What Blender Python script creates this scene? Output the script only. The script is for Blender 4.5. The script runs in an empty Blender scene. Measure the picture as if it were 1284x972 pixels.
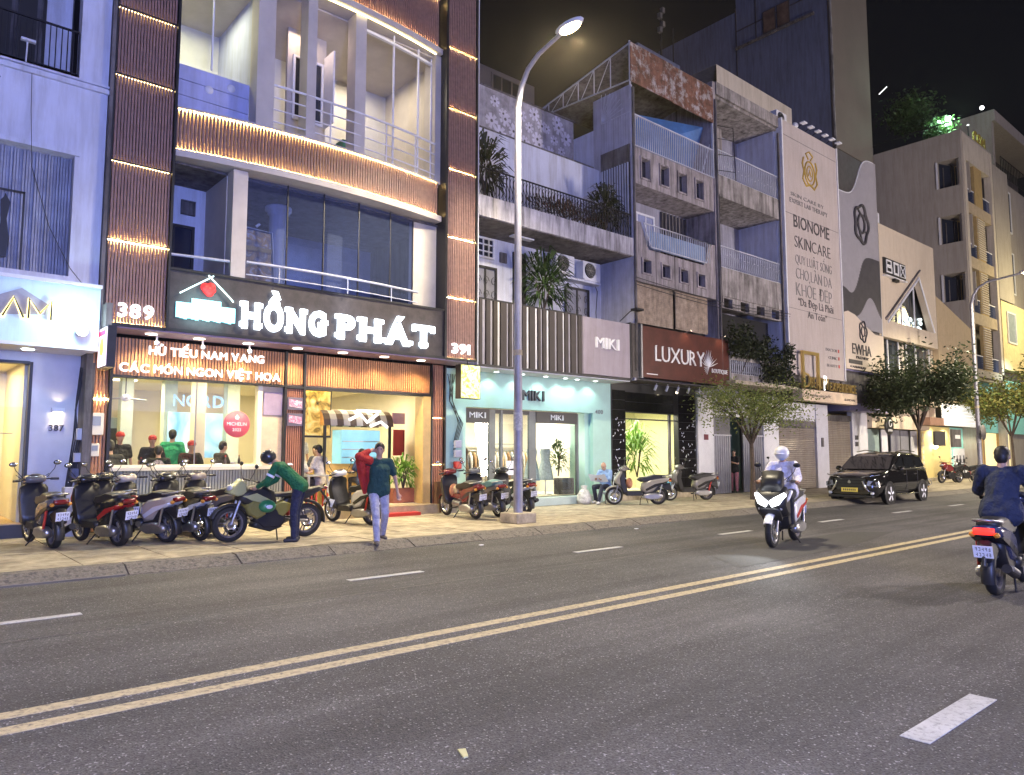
import bpy, bmesh, math, random
from math import pi, sin, cos, radians as rad
from mathutils import Vector as V, Matrix as MX
import numpy as np
S = bpy.context.scene
COL = S.collection
# ------------------------------------------------------------------ camera
cam = bpy.data.cameras.new('camera'); camo = bpy.data.objects.new('camera', cam); COL.objects.link(camo)
cam.sensor_width = 36; cam.lens = 36*925/1284.0; cam.clip_end = 900; cam.clip_start = .05
yaw, pitch = rad(49.2545), rad(5.1274)
Fw = V((cos(yaw)*cos(pitch), sin(yaw)*cos(pitch), sin(pitch)))
camo.location = (0, 0, 1.6); camo.rotation_euler = Fw.to_track_quat('-Z', 'Y').to_euler()
S.camera = camo
# ------------------------------------------------------------------ world, fill, exposure
w = bpy.data.worlds.new('World'); S.world = w; w.use_nodes = True
nt = w.node_tree; bg = nt.nodes['Background']
sky = nt.nodes.new('ShaderNodeTexSky'); sky.sky_type = 'NISHITA'; sky.sun_disc = False
sky.sun_elevation = rad(-6); sky.sun_rotation = rad(200); sky.air_density = 1.0; sky.dust_density = 2.0
mixs = nt.nodes.new('ShaderNodeMix'); mixs.data_type = 'RGBA'; mixs.inputs['Factor'].default_value = .75
nt.links.new(sky.outputs[0], mixs.inputs['A']); mixs.inputs['B'].default_value = (.028, .030, .052, 1)
nt.links.new(mixs.outputs['Result'], bg.inputs[0]); bg.inputs[1].default_value = 0.1
S.view_settings.view_transform = 'Standard'; S.view_settings.look = 'None'; S.view_settings.exposure = 0.8; S.view_settings.gamma = 1
S.view_settings.use_curve_mapping = False
S.render.engine = 'CYCLES'; S.cycles.use_denoising = True; S.cycles.max_bounces = 6; S.cycles.diffuse_bounces = 3; S.cycles.glossy_bounces = 3
S.cycles.transparent_max_bounces = 12; S.cycles.sample_clamp_indirect = 4; S.cycles.caustics_reflective = False; S.cycles.caustics_refractive = False
sun = bpy.data.lights.new('night_glow', 'SUN'); suno = bpy.data.objects.new('night_glow', sun); COL.objects.link(suno)
sun.energy = .33; sun.color = (.66, .64, 1.0); sun.angle = rad(50)
suno.rotation_euler = V((.35, .88, -.36)).to_track_quat('-Z', 'Y').to_euler()
# ------------------------------------------------------------------ materials
MATS = {}
def mat(name, col, rough=.6, metal=0., var=.12, scale=3., bump=0., bscale=60., streak=0., emit=0., ecol=None, spec=.5, coat=0., col2=None, c2lo=.5, c2hi=.7, c2scale=None):
    if name in MATS: return MATS[name]
    m = bpy.data.materials.new(name); m.use_nodes = True; n = m.node_tree.nodes; l = m.node_tree.links; b = n['Principled BSDF']
    b.inputs['Roughness'].default_value = rough; b.inputs['Metallic'].default_value = metal; b.inputs['Specular IOR Level'].default_value = spec; b.inputs['Coat Weight'].default_value = coat
    g = n.new('ShaderNodeNewGeometry'); c = tuple(col)+(1,)
    out = None
    if var > 0:
        t = n.new('ShaderNodeTexNoise'); t.inputs['Scale'].default_value = scale; t.inputs['Detail'].default_value = 6; t.inputs['Roughness'].default_value = .65
        l.new(g.outputs['Position'], t.inputs['Vector'])
        r = n.new('ShaderNodeValToRGB'); r.color_ramp.elements[0].position = .3; r.color_ramp.elements[1].position = .7
        r.color_ramp.elements[0].color = tuple(max(0, x*(1-var*1.6)) for x in col)+(1,); r.color_ramp.elements[1].color = tuple(min(1, x*(1+var)) for x in col)+(1,)
        l.new(t.outputs['Fac'], r.inputs['Fac']); out = r.outputs['Color']
    if col2 is not None:
        t = n.new('ShaderNodeTexNoise'); t.inputs['Scale'].default_value = c2scale or scale; t.inputs['Detail'].default_value = 8; t.inputs['Roughness'].default_value = .7
        l.new(g.outputs['Position'], t.inputs['Vector'])
        r = n.new('ShaderNodeValToRGB'); r.color_ramp.elements[0].position = c2lo; r.color_ramp.elements[1].position = c2hi
        r.color_ramp.elements[0].color = (0, 0, 0, 1); r.color_ramp.elements[1].color = (1, 1, 1, 1); l.new(t.outputs['Fac'], r.inputs['Fac'])
        mx = n.new('ShaderNodeMix'); mx.data_type = 'RGBA'; l.new(r.outputs['Color'], mx.inputs['Factor'])
        if out: l.new(out, mx.inputs['A'])
        else: mx.inputs['A'].default_value = c
        mx.inputs['B'].default_value = tuple(col2)+(1,); out = mx.outputs['Result']
    if streak > 0:
        mp = n.new('ShaderNodeMapping'); mp.inputs['Scale'].default_value = (3.5, 3.5, .35); l.new(g.outputs['Position'], mp.inputs['Vector'])
        t = n.new('ShaderNodeTexNoise'); t.inputs['Scale'].default_value = 1.6; t.inputs['Detail'].default_value = 7; t.inputs['Roughness'].default_value = .7; l.new(mp.outputs[0], t.inputs['Vector'])
        r = n.new('ShaderNodeValToRGB'); r.color_ramp.elements[0].position = .42; r.color_ramp.elements[1].position = .68
        r.color_ramp.elements[0].color = (1, 1, 1, 1); k = 1-streak; r.color_ramp.elements[1].color = (k, k*.97, k*.92, 1)
        l.new(t.outputs['Fac'], r.inputs['Fac'])
        mx = n.new('ShaderNodeMix'); mx.data_type = 'RGBA'; mx.blend_type = 'MULTIPLY'; mx.inputs['Factor'].default_value = 1
        if out: l.new(out, mx.inputs['A'])
        else: mx.inputs['A'].default_value = c
        l.new(r.outputs['Color'], mx.inputs['B']); out = mx.outputs['Result']
    if out: l.new(out, b.inputs['Base Color'])
    else: b.inputs['Base Color'].default_value = c
    if bump > 0:
        t = n.new('ShaderNodeTexNoise'); t.inputs['Scale'].default_value = bscale; t.inputs['Detail'].default_value = 4; l.new(g.outputs['Position'], t.inputs['Vector'])
        bp = n.new('ShaderNodeBump'); bp.inputs['Strength'].default_value = bump; bp.inputs['Distance'].default_value = .02 if bscale > 20 else .06; l.new(t.outputs['Fac'], bp.inputs['Height']); l.new(bp.outputs[0], b.inputs['Normal'])
    if emit > 0:
        b.inputs['Emission Color'].default_value = tuple(ecol or col)+(1,); b.inputs['Emission Strength'].default_value = emit
    MATS[name] = m; return m
def glow(name, col, s): return mat(name, tuple(.6*x for x in col), var=0, emit=s, ecol=col)
def glassmat(name, tint=(1, 1, 1), refl=.04, rough=.01, film=0):
    m = bpy.data.materials.new(name); m.use_nodes = True; n = m.node_tree.nodes; l = m.node_tree.links; n.clear()
    o = n.new('ShaderNodeOutputMaterial'); t = n.new('ShaderNodeBsdfTransparent'); t.inputs[0].default_value = tuple(tint)+(1,)
    g = n.new('ShaderNodeBsdfGlossy'); g.inputs['Roughness'].default_value = rough; g.inputs[0].default_value = (1, 1, 1, 1)
    lw = n.new('ShaderNodeLayerWeight'); lw.inputs[0].default_value = .5; pw = n.new('ShaderNodeMath'); pw.operation = 'POWER'; pw.inputs[1].default_value = 4; l.new(lw.outputs['Facing'], pw.inputs[0])
    f = n.new('ShaderNodeMath'); f.operation = 'MULTIPLY_ADD'; f.inputs[1].default_value = .5; f.inputs[2].default_value = refl; l.new(pw.outputs[0], f.inputs[0]); mx = n.new('ShaderNodeMixShader')
    l.new(f.outputs[0], mx.inputs[0]); l.new(g.outputs[0], mx.inputs[2]); l.new(mx.outputs[0], o.inputs[0])
    if film:
        df = n.new('ShaderNodeBsdfDiffuse'); df.inputs[0].default_value = (.22, .28, .50, 1); m2 = n.new('ShaderNodeMixShader'); m2.inputs[0].default_value = film; l.new(t.outputs[0], m2.inputs[1]); l.new(df.outputs[0], m2.inputs[2]); l.new(m2.outputs[0], mx.inputs[1])
    else: l.new(t.outputs[0], mx.inputs[1])
    MATS[name] = m; return m
def leafmat(name, c1, c2):
    m = bpy.data.materials.new(name); m.use_nodes = True; n = m.node_tree.nodes; l = m.node_tree.links; b = n['Principled BSDF']
    g = n.new('ShaderNodeNewGeometry'); r = n.new('ShaderNodeValToRGB'); r.color_ramp.elements[0].color = tuple(c1)+(1,); r.color_ramp.elements[1].color = tuple(c2)+(1,)
    l.new(g.outputs['Random Per Island'], r.inputs['Fac']); l.new(r.outputs[0], b.inputs['Base Color']); b.inputs['Roughness'].default_value = .55
    tr = n.new('ShaderNodeBsdfTranslucent'); l.new(r.outputs[0], tr.inputs[0]); mx = n.new('ShaderNodeMixShader'); mx.inputs[0].default_value = .3
    l.new(b.outputs[0], mx.inputs[1]); l.new(tr.outputs[0], mx.inputs[2]); l.new(mx.outputs[0], n['Material Output'].inputs[0]); MATS[name] = m; return m
def asphalt(name):
    m = bpy.data.materials.new(name); m.use_nodes = True; n = m.node_tree.nodes; l = m.node_tree.links; b = n['Principled BSDF']; g = n.new('ShaderNodeNewGeometry')
    def noise(s, d=3, rr=.6, vec=None):
        t = n.new('ShaderNodeTexNoise'); t.inputs['Scale'].default_value = s; t.inputs['Detail'].default_value = d; t.inputs['Roughness'].default_value = rr; l.new(vec or g.outputs['Position'], t.inputs['Vector']); return t
    def ramp(a, pa, ca, pb, cb):
        r = n.new('ShaderNodeValToRGB'); r.color_ramp.elements[0].position = pa; r.color_ramp.elements[1].position = pb; r.color_ramp.elements[0].color = ca; r.color_ramp.elements[1].color = cb; l.new(a, r.inputs['Fac']); return r
    big = noise(.35, 5, .6); r1 = ramp(big.outputs['Fac'], .3, (.052, .050, .052, 1), .68, (.118, .114, .114, 1))
    vo = n.new('ShaderNodeTexVoronoi'); vo.inputs['Scale'].default_value = 95; l.new(g.outputs['Position'], vo.inputs['Vector'])
    sep = n.new('ShaderNodeSeparateColor'); l.new(vo.outputs['Color'], sep.inputs[0])
    r2 = ramp(sep.outputs[0], .0, (.52, .52, .53, 1), 1., (1.42, 1.4, 1.42, 1))
    r3 = ramp(sep.outputs[1], .95, (0, 0, 0, 1), .985, (1, 1, 1, 1))
    mx = n.new('ShaderNodeMix'); mx.data_type = 'RGBA'; mx.blend_type = 'MULTIPLY'; mx.inputs['Factor'].default_value = 1; l.new(r1.outputs[0], mx.inputs['A']); l.new(r2.outputs[0], mx.inputs['B'])
    m2 = n.new('ShaderNodeMix'); m2.data_type = 'RGBA'; l.new(r3.outputs[0], m2.inputs['Factor']); l.new(mx.outputs['Result'], m2.inputs['A']); m2.inputs['B'].default_value = (.32, .31, .32, 1)
    mp = n.new('ShaderNodeMapping'); mp.inputs['Scale'].default_value = (.06, 1.1, 1); l.new(g.outputs['Position'], mp.inputs['Vector'])
    tr = noise(1.3, 4, .6, mp.outputs[0]); r4 = ramp(tr.outputs['Fac'], .35, (.6, .6, .61, 1), .62, (1.15, 1.15, 1.15, 1))
    m3 = n.new('ShaderNodeMix'); m3.data_type = 'RGBA'; m3.blend_type = 'MULTIPLY'; m3.inputs['Factor'].default_value = 1; l.new(m2.outputs['Result'], m3.inputs['A']); l.new(r4.outputs[0], m3.inputs['B'])
    l.new(m3.outputs['Result'], b.inputs['Base Color']); b.inputs['Roughness'].default_value = .72
    bp = n.new('ShaderNodeBump'); bp.inputs['Strength'].default_value = .7; bp.inputs['Distance'].default_value = .012; l.new(vo.outputs['Distance'], bp.inputs['Height']); l.new(bp.outputs[0], b.inputs['Normal'])
    MATS[name] = m; return m
def stripes(name, c1, c2, axis, scale, thr=.5, rough=.5):
    m = bpy.data.materials.new(name); m.use_nodes = True; n = m.node_tree.nodes; l = m.node_tree.links; b = n['Principled BSDF']; g = n.new('ShaderNodeNewGeometry')
    s = n.new('ShaderNodeSeparateXYZ'); l.new(g.outputs['Position'], s.inputs[0]); a = n.new('ShaderNodeMath'); a.operation = 'MULTIPLY'; a.inputs[1].default_value = scale; l.new(s.outputs[axis], a.inputs[0])
    f = n.new('ShaderNodeMath'); f.operation = 'FRACT'; l.new(a.outputs[0], f.inputs[0]); c = n.new('ShaderNodeMath'); c.operation = 'GREATER_THAN'; c.inputs[1].default_value = thr; l.new(f.outputs[0], c.inputs[0])
    mx = n.new('ShaderNodeMix'); mx.data_type = 'RGBA'; l.new(c.outputs[0], mx.inputs['Factor']); mx.inputs['A'].default_value = tuple(c1)+(1,); mx.inputs['B'].default_value = tuple(c2)+(1,)
    l.new(mx.outputs['Result'], b.inputs['Base Color']); b.inputs['Roughness'].default_value = rough; MATS[name] = m; return m
def blotch(name, cols, scale, emit=0):
    m = bpy.data.materials.new(name); m.use_nodes = True; n = m.node_tree.nodes; l = m.node_tree.links; b = n['Principled BSDF']; g = n.new('ShaderNodeNewGeometry')
    t = n.new('ShaderNodeTexNoise'); t.inputs['Scale'].default_value = scale; t.inputs['Detail'].default_value = 3; t.inputs['Distortion'].default_value = 1.2; l.new(g.outputs['Position'], t.inputs['Vector'])
    r = n.new('ShaderNodeValToRGB'); l.new(t.outputs['Fac'], r.inputs['Fac']); e = r.color_ramp.elements
    while len(e) < len(cols): e.new(.5)
    for i, c in enumerate(cols): e[i].position = .3+.4*i/(len(cols)-1); e[i].color = tuple(c)+(1,)
    l.new(r.outputs[0], b.inputs['Base Color']); b.inputs['Roughness'].default_value = .5
    if emit: l.new(r.outputs[0], b.inputs['Emission Color']); b.inputs['Emission Strength'].default_value = emit
    MATS[name] = m; return m
# ------------------------------------------------------------------ mesh builder
class MB:
    def __init__(s): s.v = []; s.f = []; s.m = None; s.sm = []
    def add(s, vs, fs, smooth=False):
        k = len(s.v)
        s.v += [tuple(s.m @ V(p)) if s.m else tuple(p) for p in vs]
        s.f += [tuple(i+k for i in f) for f in fs]; s.sm += [smooth]*len(fs); return s
    def box(s, x0, x1, y0, y1, z0, z1):
        return s.add([(x0, y0, z0), (x1, y0, z0), (x1, y1, z0), (x0, y1, z0), (x0, y0, z1), (x1, y0, z1), (x1, y1, z1), (x0, y1, z1)],
                     [(0, 3, 2, 1), (4, 5, 6, 7), (0, 1, 5, 4), (1, 2, 6, 5), (2, 3, 7, 6), (3, 0, 4, 7)])
    def cbox(s, x0, x1, y0, y1, z0, z1, c=.01):   # box with chamfered edges
        vs = []; A = ((x0, x1), (y0, y1), (z0, z1)); bm = bmesh.new(); g = bmesh.ops.create_cube(bm, size=1)
        for v in bm.verts: v.co = V([(A[i][0]+A[i][1])/2+v.co[i]*(A[i][1]-A[i][0]) for i in range(3)])
        bmesh.ops.bevel(bm, geom=bm.edges[:], offset=c, segments=2, affect='EDGES', profile=.5)
        bm.verts.index_update(); s.add([v.co[:] for v in bm.verts], [[v.index for v in f.verts] for f in bm.faces]); bm.free(); return s
    def ring(s, rings, closed=True, caps=True, smooth=True):
        n = len(rings[0]); vs = [p for r in rings for p in r]; fs = []
        for i in range(len(rings)-1):
            for j in range(n if closed else n-1):
                a = i*n+j; b = i*n+(j+1) % n; fs.append((a, b, b+n, a+n))
        s.add(vs, fs, smooth)
        if caps and closed: s.add(rings[0], [tuple(range(n))[::-1]]); s.add(rings[-1], [tuple(range(n))])
        return s
    def tube(s, pts, r, n=8, caps=True):
        pts = [V(p) for p in pts]; rs = r if isinstance(r, (list, tuple)) else [r]*len(pts); rings = []; up = None
        for i, p in enumerate(pts):
            d = (pts[min(i+1, len(pts)-1)]-pts[max(i-1, 0)])
            d = d.normalized() if d.length > 1e-9 else V((0, 0, 1))
            if up is None: up = V((0, 0, 1)) if abs(d.z) < .9 else V((1, 0, 0))
            a = d.cross(up).normalized(); up = a.cross(d).normalized()
            rings.append([tuple(p+(a*cos(2*pi*j/n)+up*sin(2*pi*j/n))*rs[i]) for j in range(n)])
        return s.ring(rings, True, caps, True)
    def cyl(s, p0, p1, r, n=12, r1=None): return s.tube([p0, p1], [r, r if r1 is None else r1], n)
    def ell(s, c, r, n=12, m=8):
        r = (r, r, r) if not isinstance(r, (tuple, list)) else r; rings = []
        for i in range(m+1):
            t = pi*i/m; rings.append([(c[0]+r[0]*sin(t)*cos(2*pi*j/n), c[1]+r[1]*sin(t)*sin(2*pi*j/n), c[2]-r[2]*cos(t)) for j in range(n)])
        return s.ring(rings, True, False, True)
    def capsule(s, p0, p1, r0, r1=None, n=10):
        r1 = r0 if r1 is None else r1; s.tube([p0, p1], [r0, r1], n); s.ell(p0, r0, n, 6); s.ell(p1, r1, n, 6); return s
    def prism(s, poly, y0, y1, axis='y'):
        n = len(poly)
        def P(a, b, c): return {'y': (a, c, b), 'x': (c, a, b), 'z': (a, b, c)}[axis]
        return s.add([P(a, b, y0) for a, b in poly]+[P(a, b, y1) for a, b in poly],
                     [tuple(range(n)), tuple(range(2*n-1, n-1, -1))]+[(i, i+n, (i+1) % n+n, (i+1) % n) for i in range(n)])
    def pillow(s, poly, hw, ins=.12, taper=None):   # rounded solid from a side profile (x,z), half-width hw
        cx = sum(p[0] for p in poly)/len(poly); cz = sum(p[1] for p in poly)/len(poly); rings = []
        for k, sc in ((-1, 1-ins*2.2), (-.86, 1-ins*.8), (-.5, 1-ins*.15), (0, 1), (.5, 1-ins*.15), (.86, 1-ins*.8), (1, 1-ins*2.2)):
            rings.append([(cx+(x-cx)*sc, k*hw*(taper(x) if taper else 1), cz+(z-cz)*sc) for x, z in poly])
        return s.ring(rings, True, True, True)
    def lathe(s, prof, c=(0, 0, 0), n=20, axis='y', closed=False):
        rings = []
        for j in range(n+1):
            t = 2*pi*j/n; rr = []
            for r, h in prof:
                a, b = r*cos(t), r*sin(t)
                rr.append({'y': (c[0]+a, c[1]+h, c[2]+b), 'z': (c[0]+a, c[1]+b, c[2]+h), 'x': (c[0]+h, c[1]+a, c[2]+b)}[axis])
            rings.append(rr)
        return s.ring(rings, closed, False, True)
    def quad(s, a, b, c, d): return s.add([a, b, c, d], [(0, 1, 2, 3)])
    def leaf(s, p, d, l, w, n=None):
        d = V(d).normalized(); a = d.cross(V(n) if n else V((random.uniform(-1, 1), random.uniform(-1, 1), random.uniform(-1, 1)))).normalized()
        p = V(p); q = p+d*l*.5
        return s.add([p, q+a*w*.5, p+d*l, q-a*w*.5], [(0, 1, 2, 3)])
    def mesh(s, name, off=(0, 0, 0)):
        me = bpy.data.meshes.new(name); me.from_pydata([(a-off[0], b-off[1], c-off[2]) for a, b, c in s.v], [], s.f)
        me.polygons.foreach_set('use_smooth', s.sm); me.update(); return me
OFF = {}
def props(o, label=None, cat=None, group=None, kind=None):
    if label: o['label'] = label
    if cat: o['category'] = cat
    if group: o['group'] = group
    if kind: o['kind'] = kind
    return o
def T(name, label, cat, loc=(0, 0, 0), rz=0, group=None, world=True):
    o = bpy.data.objects.new(name, None); COL.objects.link(o); o.location = loc; o.rotation_euler = (0, 0, rz); o.empty_display_size = .2
    OFF[o] = tuple(loc) if world else (0, 0, 0); return props(o, label, cat, group)
def P(par, name, mb, m, label=None, kind=None, loc=None, rot=None):
    off = OFF.get(par, (0, 0, 0)) if par else (0, 0, 0)
    if isinstance(mb, MB): me = mb.mesh(name, off if loc is None else (0, 0, 0))
    else: me = mb
    if m is not None and not me.materials: me.materials.append(m)
    o = bpy.data.objects.new(name, me); COL.objects.link(o)
    if par: o.parent = par
    if loc is not None: o.location = tuple(loc[i]-off[i] for i in range(3)); OFF[o] = (0, 0, 0)
    else: OFF[o] = off
    if rot: o.rotation_euler = rot
    return props(o, label, None, None, kind)
def S1(name, mb, m, par=None, kind='structure'):
    return P(par, name, mb, m, kind=None if par else kind)
def ONE(name, label, cat, mb, m, group=None, kind=None):
    xs = np.array(mb.v); c = (float(xs[:, 0].mean()), float(xs[:, 1].mean()), float(xs[:, 2].min()))
    me = mb.mesh(name, c); me.materials.append(m); o = bpy.data.objects.new(name, me); COL.objects.link(o); o.location = c
    return props(o, label, cat, group, kind)
def lamp(par, kind, loc, power, col=(1, .85, .6), size=.2, aim=(0, 0, -1), sizey=None, spot=100, blend=.6):
    d = bpy.data.lights.new('light', kind); d.energy = power; d.color = col
    if kind == 'AREA':
        d.size = size
        if sizey: d.shape = 'RECTANGLE'; d.size_y = sizey
    else: d.shadow_soft_size = size
    if kind == 'SPOT': d.spot_size = rad(spot); d.spot_blend = blend
    o = bpy.data.objects.new('light', d); COL.objects.link(o); o.rotation_euler = V(aim).to_track_quat('-Z', 'Y').to_euler()
    off = OFF.get(par, (0, 0, 0)); o.location = tuple(loc[i]-off[i] for i in range(3))
    if par: o.parent = par
    return o
def baked(mb, voxel, smooth=3, name='m'):
    me = mb.mesh(name); o = bpy.data.objects.new('tmp', me); COL.objects.link(o)
    r = o.modifiers.new('r', 'REMESH'); r.mode = 'VOXEL'; r.voxel_size = voxel; r.use_smooth_shade = True
    s = o.modifiers.new('s', 'SMOOTH'); s.iterations = smooth; s.factor = .5
    bpy.context.view_layer.update(); dg = bpy.context.evaluated_depsgraph_get()
    out = bpy.data.meshes.new_from_object(o.evaluated_get(dg)); bpy.data.objects.remove(o); bpy.data.meshes.remove(me); out.name = name
    for p in out.polygons: p.use_smooth = True
    return out
# ------------------------------------------------------------------ lettering
GC = {}
def glyph(ch, bold):
    if ch in 'MW' or (ch in 'NK' and bold < .05): bold = 0.0
    if (ch, bold) in GC: return GC[ch, bold]
    cu = bpy.data.curves.new('t', 'FONT'); cu.body = ch; cu.size = 1/.727; cu.extrude = .5; cu.offset = bold; cu.resolution_u = 3
    o = bpy.data.objects.new('t', cu); COL.objects.link(o); bpy.context.view_layer.update(); dg = bpy.context.evaluated_depsgraph_get()
    me = bpy.data.meshes.new_from_object(o.evaluated_get(dg)); bpy.data.objects.remove(o); bpy.data.curves.remove(cu)
    v = [tuple(x.co) for x in me.vertices]; f = [tuple(p.vertices) for p in me.polygons]; bpy.data.meshes.remove(me)
    GC[ch, bold] = (v, f); return GC[ch, bold]
SERIF = {'H': [(0, 0), (0, 1), (1, 0), (1, 1)], 'N': [(0, 0), (0, 1), (1, 1)], 'P': [(0, 0), (0, 1)], 'A': [(.06, 0), (.94, 0)], 'T': [(.5, 0)], 'L': [(0, 0), (0, 1)], 'U': [(0, 1), (1, 1)],
         'X': [(0, 0), (0, 1), (1, 0), (1, 1)], 'R': [(0, 0), (0, 1), (1, 0)], 'Y': [(0, 1), (1, 1), (.5, 0)], 'O': [], 'G': [(1, .45)], 'D': [(0, 0), (0, 1)], 'B': [(0, 0), (0, 1)], 'E': [(0, 0), (0, 1)], 'W': [(0, 1), (1, 1)], 'I': [(.5, 0), (.5, 1)]}
def base(ch):
    import unicodedata
    return unicodedata.normalize('NFD', ch)[0]
def text(par, s, x0, x1, z0, h, y, m, depth=.03, bold=.01, name='letter', split=True, gap=.16, serif=0., sth=.1, xf=None, fit=True):
    """lettering facing -Y, cap height h, baseline z0, spread over x0..x1"""
    it = []; cx = 0
    for ch in s:
        if ch == ' ': cx += .38; continue
        v, f = glyph(ch, bold); a = min(p[0] for p in v); b = max(p[0] for p in v); g = gap*(1.6 if serif else 1)
        it.append((ch, v, f, a, b, cx)); cx += b-a+g
    tot = cx-(gap*(1.6 if serif else 1)); k = (x1-x0)/tot if fit else h
    mbs = []; one = MB()
    for ch, v, f, a, b, c in it:
        q = MB() if split else one; q.m = xf
        q.add([(x0+(px-a+c)*k, y-(pz+.5)*depth, z0+py*h) for px, py, pz in v], f)
        if serif:
            t = sth*h; sw = serif*k; st = .09*k
            for sx, sz in SERIF.get(base(ch), []):
                xx = x0+(c+sx*(b-a))*k+(st if sx == 0 else -st if sx == 1 else 0); zz = z0+sz*(h)
                q.box(xx-sw, xx+sw, y-depth*1.05, y, zz-(t if sz == 1 else 0), zz+(t if sz != 1 else 0))
            if base(ch) == 'T':
                for sx in (0, 1): xx = x0+(c+sx*(b-a))*k; q.box(xx-t*.5, xx+t*.5, y-depth*1.05, y, z0+h*.68, z0+h)
        if split: mbs.append(P(par, name, q, m))
    if not split: mbs.append(P(par, name, one, m, kind='stuff'))
    return mbs
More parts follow.
